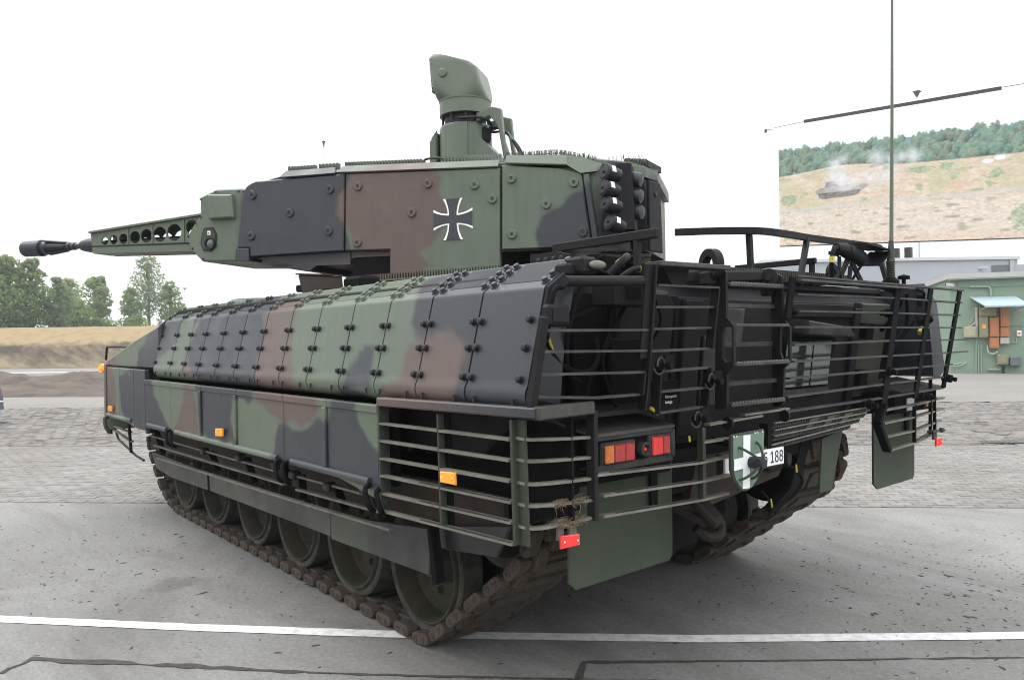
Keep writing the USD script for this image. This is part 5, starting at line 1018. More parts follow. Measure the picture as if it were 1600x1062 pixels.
sc = M['shcross']; vb = [(-.1683, p[1], p[2]) for p in sc[:4]]; hb_ = [(-.1693, p[1] + (.004 if i in (1, 2) else -.012), p[2]) for i, p in enumerate(sc[4:8])]
obj(SH, 'white_cross_bar', prism(vb, (-.002, 0, 0)), 'plate_white'); obj(SH, 'white_cross_bar', prism(hb_, (-.002, 0, 0)), 'plate_white')
for yy in (.87, .85, .71, .69, .65): obj(SH, 'rivet', bolt((-.168, yy, 1.258 + (.88 - yy) * .02), (-1, 0, 0), .004, .003, washer=False), 'plate_white')
CL = obj(SH, 'convoy_lamp', lathe([(.026, 0), (.03, .05), (.022, .07), (.0005, .07)], (-.172, .75, 1.135), (-1, 0, 0), 14), 'bolt_black', smooth=40)
for dy, dz in ((.085, .075), (-.05, .085), (.085, -.07), (-.01, -.075)):
    obj(SH, 'lamp_guard', tube(spline([(-.170, .75 + dy, 1.135 + dz), (-.20, .75 + dy * .75, 1.135 + dz * .75), (-.235, .747 + dy * .1, 1.14 + dz * .1)], 4), .006, 6), 'dark_olive', smooth=50)
tp('shield_mount', beam((-.14, .75, 1.20), (.02, .75, 1.22), .05, .03), 'deep_paint')
tp('rear_wall_plate', prism([(.16, .70, 1.12), (.16, .02, 1.12), (.16, -.06, 1.0), (.16, .0, .94), (.16, .60, .87), (.16, .76, .92)], (.05, 0, 0), ch=.01), 'lower_brown')
tp('rear_wall_plate', prism([(.165, 1.04, 1.16), (.165, -.34, 1.16), (.165, -.36, 1.05), (.165, 1.0, .95)], (.05, 0, 0), ch=.01), 'deep_paint')
tp('tow_hook', cat(beam((.10, .82, .93), (.02, .74, .81), .05, .04, ch=.012), tube(spline([(.10, .80, .80), (.07, .74, .755), (.06, .67, .755), (.08, .63, .80), (.12, .64, .84)], 5), .024, 8), prism([(.2, .90, .94), (.2, .60, .90), (.06, .64, .84), (.06, .80, .84)], (0, 0, -.04))), 'deep_brown', smooth=30)
tp('tow_bracket', prism([(.40, .90, .9), (.40, .55, .9), (.40, .50, .66), (.40, .85, .62)], (-.1, 0, -.02), ch=.02), 'deep_paint')
tp('rear_socket', cat(lathe([(.04, 0), (.04, .05), (.034, .07), (.0005, .07)], (.12, .08, 1.05), (-1, -.2, 0), 14), box((.14, .08, 1.05), (.04, .12, .14), .01)), 'dark_paint', smooth=40)
tp('inner_flap', prism(M['innerflap'], (.012, 0, 0), ch=.003), 'flap_rubber')
tp('rear_strut', prism([(.16, -.24, 1.1), (.16, -.34, 1.1), (.16, -.18, .84), (.16, .02, .74), (.16, .06, .77), (.16, -.12, .86)], (.06, 0, 0), ch=.004), 'deep_paint')
tp('rear_strut', prism([(.16, 1.02, 1.12), (.16, .96, 1.12), (.16, .84, .70), (.16, .90, .70)], (.06, 0, 0), ch=.004), 'deep_paint')
hose([(.14, -.02, 1.0), (.12, -.10, .97), (.10, -.14, .90), (.12, -.06, .82), (.16, .06, .78)], .009)
hose([(.16, .16, .88), (.12, .12, .80), (.12, .18, .75), (.16, .26, .76)], .007)
tp('cable_marker', cyl((.125, .13, .84), (.12, .125, .79), .005, 6), 'yellow_tape')
tp('cable_marker', cyl((.0, .09, 1.03), (.0, .085, .99), .005, 6), 'yellow_tape')

for xx in (7.13, 6.30): tp('slat_bracket', beam((xx, 1.80, .98), (xx - .01, 1.78, .62 if xx < 7 else .74), .05, .02, up=(0, 1, 0), ch=.003), 'deep_paint')
# ---- front left fittings
hd = tp('front_handle', tube(spline(M['handle'], 5), .012, 8), 'dark_paint', smooth=50)
tp('front_lamp', lathe([(.045, 0), (.05, .03), (.04, .06), (.0005, .07)], (7.12, 1.83, 1.455), (-.6, .8, 0), 16), 'amber_lens', smooth=40)
tp('front_lamp_base', box((7.13, 1.79, 1.455), (.06, .10, .09), .01), 'deep_paint')
tp('front_plate', prism([(6.96, -1.7, 1.5), (6.96, 1.86, 1.5), (6.98, 1.86, .80), (6.98, -1.7, .80)], (.10, 0, 0), ch=.02, edge=.2), 'camo_paint', color=camo_hull)

# ---- deck rails and fittings at the rear
def rail(pts, w, h, m='dark_paint', n=6): 
    s_ = spline(pts, n); return cat([beam(a, b, w, h) for a, b in zip(s_[:-1], s_[1:])])
p0, p1 = V(*M['drail1'][0]), V(*M['drail1'][1])
DR = tp('deck_rail', beam(p0, p1, .03, .04, ch=.004), 'dark_paint')
obj(DR, 'rail_post', beam((.48, 1.30, 2.0), (.48, 1.30, 2.11), .025, .025, up=(1, 0, 0)), 'dark_paint'); obj(DR, 'rail_post', beam((-.01, 1.30, 1.98), (-.01, 1.30, 2.11), .025, .025, up=(1, 0, 0)), 'dark_paint')
d2 = V(*M['drail2']).reshape(-1, 3)
DR = tp('deck_rail', rail(d2, .03, .038), 'dark_paint')
for (a, b) in ((2, (.05, .41, 2.0)), (4, (.126, -.135, 2.0)), (6, (.30, -1.62, 2.0))):
    pa = d2[a]
    if a == 2: pa = d2[1] * .25 + d2[2] * .75; b = (pa[0] - .02, pa[1] + .01, 2.0)
    if a == 4: pa = d2[3] * .15 + d2[4] * .85; b = (pa[0] - .06, pa[1] + .20, 2.0)
    obj(DR, 'rail_post', beam(b, pa, .028, .028, up=(1, 0, 0)), 'dark_paint')
q0, q1 = M['drail3']; DR = tp('deck_rail', beam(q0, q1, .03, .035, ch=.004), 'dark_paint')
obj(DR, 'rail_post', beam((.33, -.675, 2.0), (.33, -.675, 2.14), .025, .025, up=(1, 0, 0)), 'dark_paint')
# grille strips on the roof
def spikes(pts, h, step, th, m, z_add=0.0, depth=.05, direc=None):
    pts = np.asarray(pts, float); L_ = np.linalg.norm(pts[1] - pts[0]); n_ = max(2, int(L_ / step)); d = unit(pts[1] - pts[0]); s_ = np.cross([0, 0, 1], d) if direc is None else unit(direc)
    return cat([beam(pts[0] + (pts[1] - pts[0]) * t - s_ * depth / 2, pts[0] + (pts[1] - pts[0]) * t + s_ * depth / 2, th, h, up=(0, 0, 1)) for t in np.linspace(0, 1, n_)])
tp('roof_grille', spikes(V(*[(.4, .60, 2.03), (.4, .2, 2.03)]).reshape(-1, 3), .05, .022, .008, 0, depth=.4), 'dark_olive', kind='stuff')
tp('roof_grille', spikes(V(*[(.5, .0, 2.05), (.5, -1.1, 2.05)]).reshape(-1, 3), .05, .022, .008, 0, depth=.4), 'dark_olive', kind='stuff')
# driver camera head
CH = tp('rear_camera', cat(cyl((.08, -.50, 2.195), (.08, -.60, 2.19), .026, 12, .040), cyl((.08, -.60, 2.19), (.10, -.82, 2.155), .045, 12), box((.10, -.72, 2.185), (.10, .12, .05), .012)), 'dark_paint', smooth=40)
obj(CH, 'sun_shield', prism([(.0, -.70, 2.222), (.0, -1.03, 2.195), (.16, -1.03, 2.215), (.16, -.70, 2.235)], (0, 0, .008)), 'dark_paint')
obj(CH, 'sun_shield', prism([(.0, -.86, 2.10), (.0, -1.02, 2.19), (.14, -1.02, 2.20), (.14, -.86, 2.11)], (0, 0, .008)), 'dark_paint')
for p, q, w in (((.1, -.55, 2.0), (.1, -.68, 2.15), .035), ((.1, -.84, 2.0), (.1, -.71, 2.13), .035), ((.1, -.68, 2.0), (.1, -.70, 2.10), .03), ((.1, -.57, 2.15), (.1, -.57, 2.0), .022), ((.1, -.46, 2.165), (.1, -.56, 2.16), .02)): obj(CH, 'bracket_leg', beam(p, q, .012, w, up=(0, 1, 0)), 'dark_paint')
obj(CH, 'bracket_ring', lathe([(.032, -.008), (.062, -.008), (.062, .008), (.032, .008), (.032, -.008)], (.1, -.49, 2.045), (1, 0, 0), 20), 'dark_paint')
hose([(.08, -.52, 2.195), (.05, -.42, 2.18), (.04, -.375, 2.12), (.06, -.41, 2.02)], .013); tp('cable_marker', cyl((.04, -.378, 2.135), (.042, -.376, 2.10), .0155, 8), 'yellow_tape')
hose([(.1, -.85, 2.12), (.06, -.72, 2.08), (.08, -.66, 2.0)], .008)
hose([(-.04, -.6, 1.99), (-.05, -.9, 1.95), (-.03, -1.05, 1.90), (.05, -1.12, 1.80), (.15, -1.18, 1.72)], .014)
hose([(.0, -1.0, 1.99), (-.02, -1.25, 1.98), (.0, -1.45, 1.95), (.1, -1.6, 1.9)], .01)
hose([(.0, -1.2, 1.95), (.05, -1.3, 1.75), (.1, -1.2, 1.62), (.15, -1.42, 1.65), (.1, -1.52, 1.78)], .012)
tp('rear_spotlight', cat(lathe([(.03, 0), (.05, .05), (.05, .10), (.0005, .10)], (.05, -1.52, 1.86), (-.4, .3, -1), 14), beam((.05, -1.5, 1.95), (.05, -1.52, 1.85), .03, .03)), 'deep_paint', smooth=40)
tp('cable_marker', cyl((-.0, -1.42, 1.73), (-.0, -1.375, 1.70), .016, 8), 'yellow_tape')
tp('deck_edge_trim', beam((-.09, .25, 1.97), (-.09, -1.0, 1.965), .10, .012), 'bar_steel')
# whip antenna
an = M['ant']
AN = tp('whip_antenna', tube([an[2], an[3], V(*an[4]) + [0, -.005, .35]], [.012, .0095, .007], 8), 'green_paint', smooth=40)
obj(AN, 'antenna_spring', cat([lathe([(.022, 0), (.027, .006), (.022, .012)], (0, -.992, 2.035 + .013 * k), (0, 0, 1), 12) for k in range(8)]), 'dark_olive')
obj(AN, 'antenna_socket', tube([(0, -.994, 2.13), (0, -1.0, 2.17), (0, -1.003, 2.26)], [.024, .02, .014], 10), 'dark_olive', smooth=40)
obj(AN, 'antenna_base', lathe([(.05, 0), (.05, .03), (.03, .05), (.0005, .05)], (0, -.99, 1.985), (0, 0, 1), 14), 'deep_paint')
tp('gps_dome', lathe([(.012, 0), (.012, .03), (.035, .03), (.035, .05), (.0005, .06)], (-.02, -1.12, 2.0), (0, 0, 1), 14), 'deep_paint', smooth=40)

# ---- sight in front of the turret, on the left deck
SG = tp('driver_sight', prism([(3.11, 1.27, 2.185), (2.70, 1.27, 2.15), (2.68, 1.27, 2.06), (2.74, 1.27, 2.0), (3.02, 1.27, 2.0)], (0, .14, 0), ch=.012), 'lower_brown')
obj(SG, 'sight_hood', beam((3.13, 1.34, 2.192), (2.69, 1.34, 2.156), .15, .010), 'lower_brown'); obj(SG, 'sight_window', box((3.12, 1.36, 2.09), (.14, .06, .05), .008), 'deep_paint')
tp('driver_sight', box((2.55, 1.2, 2.08), (.25, .16, .12), .02), 'deep_paint', label='low dark sight block behind the brown one')
# ------------------------------------------------------------------ turret (one part of the vehicle; its pieces are sub-parts)
def tprism(poly, v0, v1, ch=0.0, edge=.035): 
    P3 = T([(p[0], 0, p[2] if len(p) > 2 else p[1]) for p in poly], v0); return prism(P3, TN * (v1 - v0), ch=ch, edge=edge)
# core volume
core = [(1.30, -.06), (-1.36, -.06), (-1.65, -.30), (-1.725, -.50), (-1.725, -1.55), (-1.30, -1.95), (1.20, -1.95), (1.36, -1.6), (1.36, -.3)]
TUR = tp('turret', prism(T([(u, v, 2.33) for u, v in core]), (0, 0, .59), ch=.02, edge=.06), 'camo_paint', color=None)
UsdGeom.PrimvarsAPI(stage.GetPrimAtPath(TUR)).CreatePrimvar('camo', Sdf.ValueTypeNames.Float3Array, 'vertex').Set(Vt.Vec3fArray.FromNumpy(camo_tur(np.array(UsdGeom.Mesh(stage.GetPrimAtPath(TUR)).GetPointsAttr().Get(), float)).astype(np.float32)))
def tt(name, mesh, m, **k): return obj(TUR, name, mesh, m, **k)
tt('turret_basket', prism(T([(.50, -.04, 2.07), (-.68, -.04, 2.07), (-.9, -.5, 2.07), (-.9, -1.6, 2.07), (.5, -1.6, 2.07)]), (0, 0, .27), ch=.01), 'deep_paint')
tt('armour_panel', tprism([(1.412, 2.90), (1.40, 2.925), (1.375, 2.945), (1.34, 2.96), (1.303, 2.970), (.535, 2.972), (.553, 2.389), (1.366, 2.38), (1.371, 2.452), (1.484, 2.454)], -.05, 0, ch=.008), 'camo_paint', color=camo_tur)
tt('armour_panel', tprism([(p[0], p[2]) for p in M['T_pm']], -.05, 0, ch=.008), 'camo_paint', color=camo_tur)
tt('armour_panel', tprism([(p[0], p[2]) for p in M['T_pr']], -.05, 0, ch=.008), 'camo_paint', color=camo_tur)
tt('corner_strip', tprism([(-1.292, 2.845), (-1.335, 2.84), (-1.405, 2.325), (-1.36, 2.325)], -.06, -.012, ch=.006), 'camo_paint', color=camo_tur)
tt('rear_gusset', tprism([(.475, 2.395), (.175, 2.395), (.18, 2.20), (.475, 2.20)], -.30, -.26, ch=.006), 'camo_paint', color=camo_tur)
for b in M['T_bolts']:
    p = T1(b[0], .0, b[2])
    bl = tt('panel_bolt', lathe([(.034, 0), (.034, .010), (.030, .014), (.014, .014), (.012, .009), (.0005, .009)], p, TN, 20), 'camo_paint', smooth=30, color=camo_tur)
for b in M['T_bolts']: tt('bolt_core', lathe([(.0065, .0), (.0065, .012), (.0005, .012)], T1(b[0], .0, b[2]), TN, 8), 'bolt_black')
# underside of the gun cradle
tt('cradle_underside', prism(T([(1.36, -.05, 2.375), (.52, -.05, 2.385), (.52, -.05, 2.29), (.81, -.05, 2.292), (.87, -.05, 2.255), (1.03, -.05, 2.31)]), -TN * 1.2, ch=.01, edge=.06), 'camo_paint', color=camo_tur)
# national cross: white arms behind a dark cross
cu, cz, hs = -.337, 2.578, .150
def cross(a0, a1, b):
    out = []
    for q in range(4):
        c_, s_ = [(1, 0), (0, 1), (-1, 0), (0, -1)][q]
        L_ = []
        for t in np.linspace(0, 1, 8): L_.append((a0 + (a1 - a0) * t ** 1.9, b + (1 - b) * t))       # right edge of the arm, moving outwards
        arm = [(x, y) for x, y in L_]
        arm2 = [(-x, y) for x, y in L_[::-1]]
        for x, y in arm2[::-1][::-1][:0]: pass
        pts = arm2[::-1] if False else None
        out.append((arm, arm2, c_, s_))
    # walk round: for every arm, left edge outwards then right edge inwards
    pts = []
    for q in range(4):
        arm, arm2, c_, s_ = out[q]
        seq = [(-x, y) for x, y in arm] + [(x, y) for x, y in arm[::-1]]
        ang = -q * math.pi / 2
        for x, y in seq: pts.append((x * math.cos(ang) - y * math.sin(ang), x * math.sin(ang) + y * math.cos(ang)))
    P_ = Polygon(pts).buffer(0)
    if P_.geom_type != 'Polygon': P_ = max(P_.geoms, key=lambda g: g.area)
    return np.array(P_.exterior.coords)[:-1]
def cross_mesh(poly, v0, v1): return prism(T([(cu - x * hs, 0, cz + y * hs) for x, y in poly], v0), TN * (v1 - v0))
CX = tt('national_cross', cross_mesh(cross(.27, .505, .27), .001, .003), 'white_paint')
tt('national_cross_centre', cross_mesh(cross(.19, .375, .19), .0032, .0048), 'black_print')
# roof edge strips (bevelled) and roof
def roofstrip(pts, vin, zin): 
    """bevel from the side edge up to the roof: two lower, two upper points"""
    return prism(T([(pts[0][0], .004, pts[0][1]), (pts[1][0], .004, pts[1][1]), (pts[2][0], vin, pts[2][1]), (pts[3][0], vin, pts[3][1])]), unit(TN * .5 + V(0, 0, .5)) * .012, ch=.002, edge=.05)
tt('roof_bevel', roofstrip([(.60, 2.978), (-.685, 2.928), (-.685, 2.985), (.56, 3.035)], -.05, 0), 'camo_paint', color=camo_tur)
tt('roof_bevel', roofstrip([(1.09, 2.975), (.61, 2.975), (.63, 3.03), (1.06, 3.035)], -.05, 0), 'camo_paint', color=camo_tur)
tt('roof_bevel', roofstrip([(-.74, 2.948), (-1.19, 2.90), (-1.19, 2.975), (-.74, 3.01)], -.04, 0), 'camo_paint', color=camo_tur)
tt('roof_bevel', prism(T([(-1.19, .004, 2.905), (-1.285, .0, 2.845), (-1.40, -.06, 2.86), (-1.42, -.10, 2.91), (-1.31, -.05, 2.965), (-1.19, -.04, 2.975)]), TN * .015, edge=.05), 'camo_paint', color=camo_tur)
tt('roof_plate', prism(T([(1.08, -.05, 2.99), (-.70, -.05, 2.965), (-.72, -.04, 2.965), (-1.35, -.06, 2.90), (-1.66, -.30, 2.92), (-1.70, -1.5, 2.92), (-1.2, -1.93, 2.95), (1.08, -1.93, 3.0)]), (0, 0, .035), ch=.01, edge=.12), 'camo_paint', color=camo_tur)
tt('roof_front', prism(T([(1.36, -.06, 2.93), (1.30, -.06, 2.965), (1.18, -.06, 2.995), (1.06, -.06, 3.01), (1.06, -.06, 2.90)]), -TN * 1.6, ch=.01, edge=.08), 'camo_paint', color=camo_tur)
def tspikes(a, b, h, step=.024, depth=.05, th=.011): return spikes(T([a, b]), h, step, th, 0, depth=depth)
for a, b, h in (((1.05, -.09, 3.055), (.83, -.09, 3.052), .05), ((.78, -.09, 3.055), (.63, -.09, 3.052), .05), ((.555, -.09, 3.05), (-.06, -.09, 3.026), .055), ((-.255, -.09, 3.03), (-.68, -.09, 3.012), .06)):
    tt('roof_fin_strip', tspikes(a, b, h), 'camo_paint', color=camo_tur, kind='stuff')
# bristle rows further back
br = []
for k in range(900):
    t = k / 900; u = -.76 - .62 * t + .01 * rng.standard_normal(); z0 = 3.005 - .07 * max(0, (t - .55) / .45); v_ = -.06 - .09 * (k % 4) - .01 * rng.random()
    b0 = T1(u, v_, z0); br.append(tube([b0, b0 + V(*rng.standard_normal(3)) * .003 + V(0, 0, .034)], .0018, 3))
for k in range(500):
    u = -1.40 - .30 * rng.random(); v_ = -.12 - 1.3 * rng.random(); b0 = T1(u, v_, 2.95); br.append(tube([b0, b0 + V(*rng.standard_normal(3)) * .003 + V(0, 0, .024)], .0018, 3))
tt('roof_bristles', cat(br), 'green_paint', kind='stuff')
tt('roof_handle', tube(spline(T([(-.09, -.08, 3.01), (-.10, -.08, 3.05), (-.23, -.08, 3.045), (-.24, -.08, 3.0)]), 4), .009, 7), 'dark_olive', smooth=50)
tt('lower_fin_strip', tspikes((.49, .01, 2.165), (-.68, .01, 2.205), .05, step=.021, depth=.06, th=.010), 'camo_paint', color=camo_tur, kind='stuff')
tt('lower_rim', prism(T([(.5, -.05, 2.135), (-.7, -.05, 2.175), (-.7, .05, 2.175), (.5, .05, 2.135)]), (0, 0, .012)), 'camo_paint', color=camo_tur)
# ---- mantlet and gun
mv0, mv1 = -.75, -.03
MN = tt('mantlet', tprism([(p[0], p[2]) for p in M['T_mant']], mv0, mv1, ch=.012), 'camo_paint', color=lambda P: paint(np.c_[(P - TQ) @ TD, P[:, 2]], [([(1.30, 2.2), (1.46, 2.46), (1.44, 2.95), (1.30, 3.0)], BLACK)], .05))
tt('mantlet_tail', tprism([(1.486, 2.451), (1.371, 2.446), (1.372, 2.348), (1.50, 2.352)], -.06, .012, ch=.004), 'camo_paint', color=camo_tur)
tt('mantlet_cover', tprism([(p[0] - .045, p[2] + .008) for p in M['T_mbox']], mv1, mv1 + .045, ch=.012, edge=None), 'green_paint')
tt('sensor_bezel', tprism([(p[0], p[2]) for p in M['T_mlens']], mv1, mv1 + .006, ch=.002, edge=None), 'bolt_black')
c2 = np.mean([p for p in M['T_mlens']], axis=0)
tt('sensor_plate', tprism([(c2[0] + (p[0] - c2[0]) * .84, c2[2] + (p[2] - c2[2]) * .86) for p in M['T_mlens']], mv1 + .0062, mv1 + .009, edge=None), 'dark_olive')
lc = M['T_mlc'][0]
tt('sensor_lens', lathe([(.048, 0), (.048, .016), (.036, .016), (.034, .006), (.0005, .004)], T1(lc[0], mv1 + .009, lc[2]), TN, 22), 'bolt_black', smooth=40)
tt('sensor_glass', lathe([(.034, .006), (.02, .011), (.0005, .013)], T1(lc[0], mv1 + .009, lc[2]), TN, 18), 'dark_glass', smooth=50)
tt('sensor_window', prism(T([(1.770, mv1 + .009, 2.605), (1.742, mv1 + .009, 2.605), (1.742, mv1 + .009, 2.572), (1.770, mv1 + .009, 2.572)]), TN * .006, ch=.003), 'plate_white')
tt('sensor_aperture', lathe([(.006, 0), (.006, .002), (.0005, .002)], T1(1.756, mv1 + .015, 2.588), TN, 10), 'bolt_black')
for i, p in enumerate(M['T_mant']):
    c_ = np.array([1.70, 2.64]); q = c_ + (np.array([p[0], p[2]]) - c_) * .93
    if i != 4: tt('mantlet_bolt', bolt(T1(q[0], mv1, q[1]), TN, .0075, .008, washer=False), 'bolt_black')
# shroud of the barrel: long tapering box with round holes
sv0, sv1 = -.36, -.10
out_ = [(3.002, 2.659), (1.90, 2.746), (1.90, 2.460), (2.985, 2.488)]
cs = m3.CrossSection([[(-u, z) for u, z in out_]], m3.FillRule.Positive)
if cs.area() <= 0: cs = m3.CrossSection([[(-u, z) for u, z in out_[::-1]]], m3.FillRule.Positive)
rad = [.034, .039, .044, .052, .057, .063, .070]
for h, r_ in zip([(2.856, 2.588), (2.763, 2.594), (2.664, 2.597), (2.546, 2.604), (2.43, 2.611), (2.295, 2.617), (2.153, 2.625)], rad): cs = cs - m3.CrossSection.circle(r_, 28).translate((-h[0], h[1]))
cs = cs - m3.CrossSection.circle(.06, 28).translate((-1.98, 2.66))
def cs_side(v0, v1):
    me = cs.extrude(v1 - v0).to_mesh(); v = np.array(me.vert_properties[:, :3]); return TM(T(np.c_[-v[:, 0], v[:, 2] + v0, v[:, 1]]), np.array(me.tri_verts))
def fixed(m_): m_.merge_vertices(); m_.fix_normals(); return m_
SHR = tt('barrel_shroud', fixed(cs_side(sv1 - .012, sv1)), 'green_paint')
tt('barrel_shroud', fixed(cs_side(sv0, sv0 + .012)), 'green_paint')
tt('shroud_cap', prism(T([(3.007, sv0 - .02, 2.660), (1.86, sv0 - .02, 2.750), (1.86, sv1 + .02, 2.750), (3.007, sv1 + .02, 2.660)]), (0, 0, .018), ch=.004), 'green_paint')
tt('shroud_belt', prism(T([(2.99, sv1 + .006, 2.552), (1.86, sv1 + .006, 2.535), (1.86, sv1 - .03, 2.460), (2.99, sv1 - .03, 2.490)]), -TN * .20, ch=.012), 'gun_metal')
for u in (2.605, 2.36, 2.05): tt('shroud_rib', prism(T([(u, sv1, 2.552), (u + .012, sv1, 2.552), (u + .012, sv1, 2.685 + (2.6 - u) * .085), (u, sv1, 2.685 + (2.6 - u) * .085)]), TN * .008), 'green_paint')
tt('shroud_nut', bolt(T1(2.70, (sv0 + sv1) / 2, 2.70), (0, 0, 1), .02, .02), 'dark_olive')
bv = (sv0 + sv1) / 2 + .03
def bz(u): return 2.552 - .0 * u
GUN = tt('gun_barrel', lathe([(r_, h_ + (.215 if h_ > 2 else 0)) for r_, h_ in [(.0005, 1.9), (.034, 1.9), (.034, 2.78), (.062, 2.80), (.062, 2.89), (.045, 2.97), (.026, 2.99), (.026, 3.05), (.033, 3.05), (.033, 3.075), (.027, 3.075), (.027, 3.10), (.034, 3.10), (.034, 3.13), (.030, 3.14), (.045, 3.33), (.060, 3.34), (.062, 3.375), (.052, 3.38), (.052, 3.405), (.073, 3.41), (.073, 3.435), (.070, 3.44), (.070, 3.60), (.063, 3.612), (.03, 3.612), (.028, 3.5), (.0005, 3.5)]], T1(0, bv, 2.575), TD, 26), 'gun_metal', smooth=30)
for k in range(6):
    a = k * math.pi / 3; d = TN * math.cos(a) + V(0, 0, 1) * math.sin(a)
    tt('muzzle_rib', beam(T1(3.355, bv, 2.575) + d * .036, T1(3.575, bv, 2.575) + d * .062, .016, .02, up=d), 'gun_metal')
# ---- sensor head on its mast
pv = -.75; pc = T1(-.185, pv, 0)
def PR(name, prof, m, **k): return tt(name, lathe(prof, (pc[0], pc[1], 0), (0, 0, 1), 32), m, smooth=30, **k)
PR('mast_base', [(.30, 3.0), (.30, 3.04), (.215, 3.05), (.215, 3.42), (.205, 3.445), (.0005, 3.445)], 'green_paint')
tt('mast_housing', prism(T([(-.16, pv + .212, 3.05), (-.27, pv + .212, 3.05), (-.27, pv + .212, 3.44), (-.16, pv + .212, 3.44)]), -TN * .42, ch=.02), 'green_paint')
tt('mast_housing', prism(T([(-.25, pv + .18, 3.44), (-.47, pv + .18, 3.20), (-.47, pv + .18, 3.0), (-.25, pv + .18, 3.0)]), -TN * .36, ch=.02), 'green_paint')
tt('mast_side_box', prism(T([(.10, pv + .05, 3.25), (.02, pv + .12, 3.25), (.02, pv + .12, 3.42), (.10, pv + .05, 3.37)]), (0, 0, -.22)), 'green_paint')
tt('mast_side_box', prism(T([(.095, pv + .10, 3.03), (.03, pv + .10, 3.03), (.03, pv + .10, 3.40), (.095, pv + .10, 3.33)]), -TN * .2, ch=.01), 'green_paint')
PR('mast_neck', [(.19, 3.44), (.19, 3.455), (.17, 3.46), (.17, 3.53), (.20, 3.535)], 'bolt_black')
PR('mast_collar', [(.19, 3.525), (.212, 3.53), (.212, 3.64), (.216, 3.645), (.216, 3.655), (.0005, 3.655)], 'green_paint')
for k in range(10):
    a = k * .628; tt('collar_post', cyl((pc[0] + .195 * math.cos(a), pc[1] + .195 * math.sin(a), 3.45), (pc[0] + .195 * math.cos(a), pc[1] + .195 * math.sin(a), 3.53), .008, 6), 'bolt_black')
def head_loft():
    zs = [3.655, 3.69, 3.74, 3.80, 3.86, 3.885, 3.895, 3.928, 3.940, 3.965, 3.985, 4.003, 4.022]
    uf = np.interp(zs, [3.655, 3.70, 3.985, 4.010, 4.022], [.028, .040, .066, .055, .040]); ub = np.interp(zs, [3.655, 3.89, 3.935, 4.022], [-.400, -.338, -.285, -.03])
    wd = np.interp(zs, [3.655, 3.75, 3.95, 4.0, 4.022], [.205, .200, .188, .18, .16]); ex = np.interp(zs, [3.655, 3.72, 3.8], [2.2, 4.5, 8.0]); th = np.linspace(0, 2 * np.pi, 49)[:-1]; rows = []
    for z, f, b_, w, e in zip(zs, uf, ub, wd, ex):
        c, s_ = np.cos(th), np.sin(th); x = np.sign(c) * np.abs(c) ** (2 / e); y = np.sign(s_) * np.abs(s_) ** (2 / e)
        rows.append(T(np.c_[(f + b_) / 2 + (f - b_) / 2 * x, pv + w * y, np.full(48, z)]))
    v = np.vstack(rows + [rows[-1].mean(0)[None], rows[0].mean(0)[None]]); n, k, fc = len(rows), 48, []
    for i in range(n - 1):
        for j in range(k):
            j2 = (j + 1) % k; fc += [[i * k + j, i * k + j2, (i + 1) * k + j2], [i * k + j, (i + 1) * k + j2, (i + 1) * k + j]]
    for j in range(k): fc += [[n * k, (n - 1) * k + j, (n - 1) * k + (j + 1) % k], [n * k + 1, (j + 1) % k, j]]
    m_ = TM(v, fc); m_.fix_normals(); return m_
HD = tt('sensor_head', head_loft(), 'green_paint', smooth=22)
tt('head_cap', lathe([(.034, 0), (.034, .012), (.028, .016), (.0005, .016)], T1(-.065, pv + .192, 3.852), TN, 20), 'green_paint', smooth=30)
tt('head_window_frame', prism(T([(.058, pv - .15, 4.0), (.058, pv + .15, 4.0), (.040, pv + .14, 3.72), (.040, pv - .14, 3.72)]), TD * .014, ch=.004), 'bolt_black')
for k in range(9): tt('head_screw', bolt(T1(.058 - .003 * k, pv + .165, 3.985 - .032 * k), TN, .004, .004, washer=False), 'plate_white')
arm = [(p[0], p[2]) for p in M['periarm']]
tt('mast_arm', tprism(arm, -.66, -.60, ch=.008, edge=None), 'green_paint')
tt('mast_arm', tprism(arm, -.95, -.90, ch=.008, edge=None), 'green_paint')
tt('arm_foot', tprism([(-.50, 3.12), (-.62, 3.12), (-.62, 2.99), (-.50, 2.99)], -.96, -.58, ch=.01, edge=None), 'green_paint')
tt('mast_motor', lathe([(.05, 0), (.06, .02), (.06, .10), (.03, .13), (.0005, .13)], T1(-.36, pv + .06, 3.30), (0, 0, 1), 16), 'dark_paint', smooth=40)
tt('mast_cable', tube(spline(T([(-.40, -.72, 3.42), (-.50, -.70, 3.40), (-.60, -.70, 3.30), (-.67, -.70, 3.15), (-.68, -.70, 3.0)]), 6), .012, 7), 'bolt_black', smooth=60)
tt('mast_cable', tube(spline(T([(-.40, -.78, 3.40), (-.52, -.76, 3.38), (-.63, -.76, 3.26), (-.70, -.76, 3.10), (-.70, -.76, 3.0)]), 6), .010, 7), 'bolt_black', smooth=60)
tt('mast_cable', tube(spline(T([(-.20, -.53, 3.47), (-.38, -.58, 3.47), (-.44, -.66, 3.42), (-.40, -.7, 3.36)]), 6), .012, 7), 'bolt_black', smooth=60)
tt('cable_sleeve', tube(T([(-.555, -.70, 3.36), (-.60, -.70, 3.30)]), .0125, 7), 'shield_green')
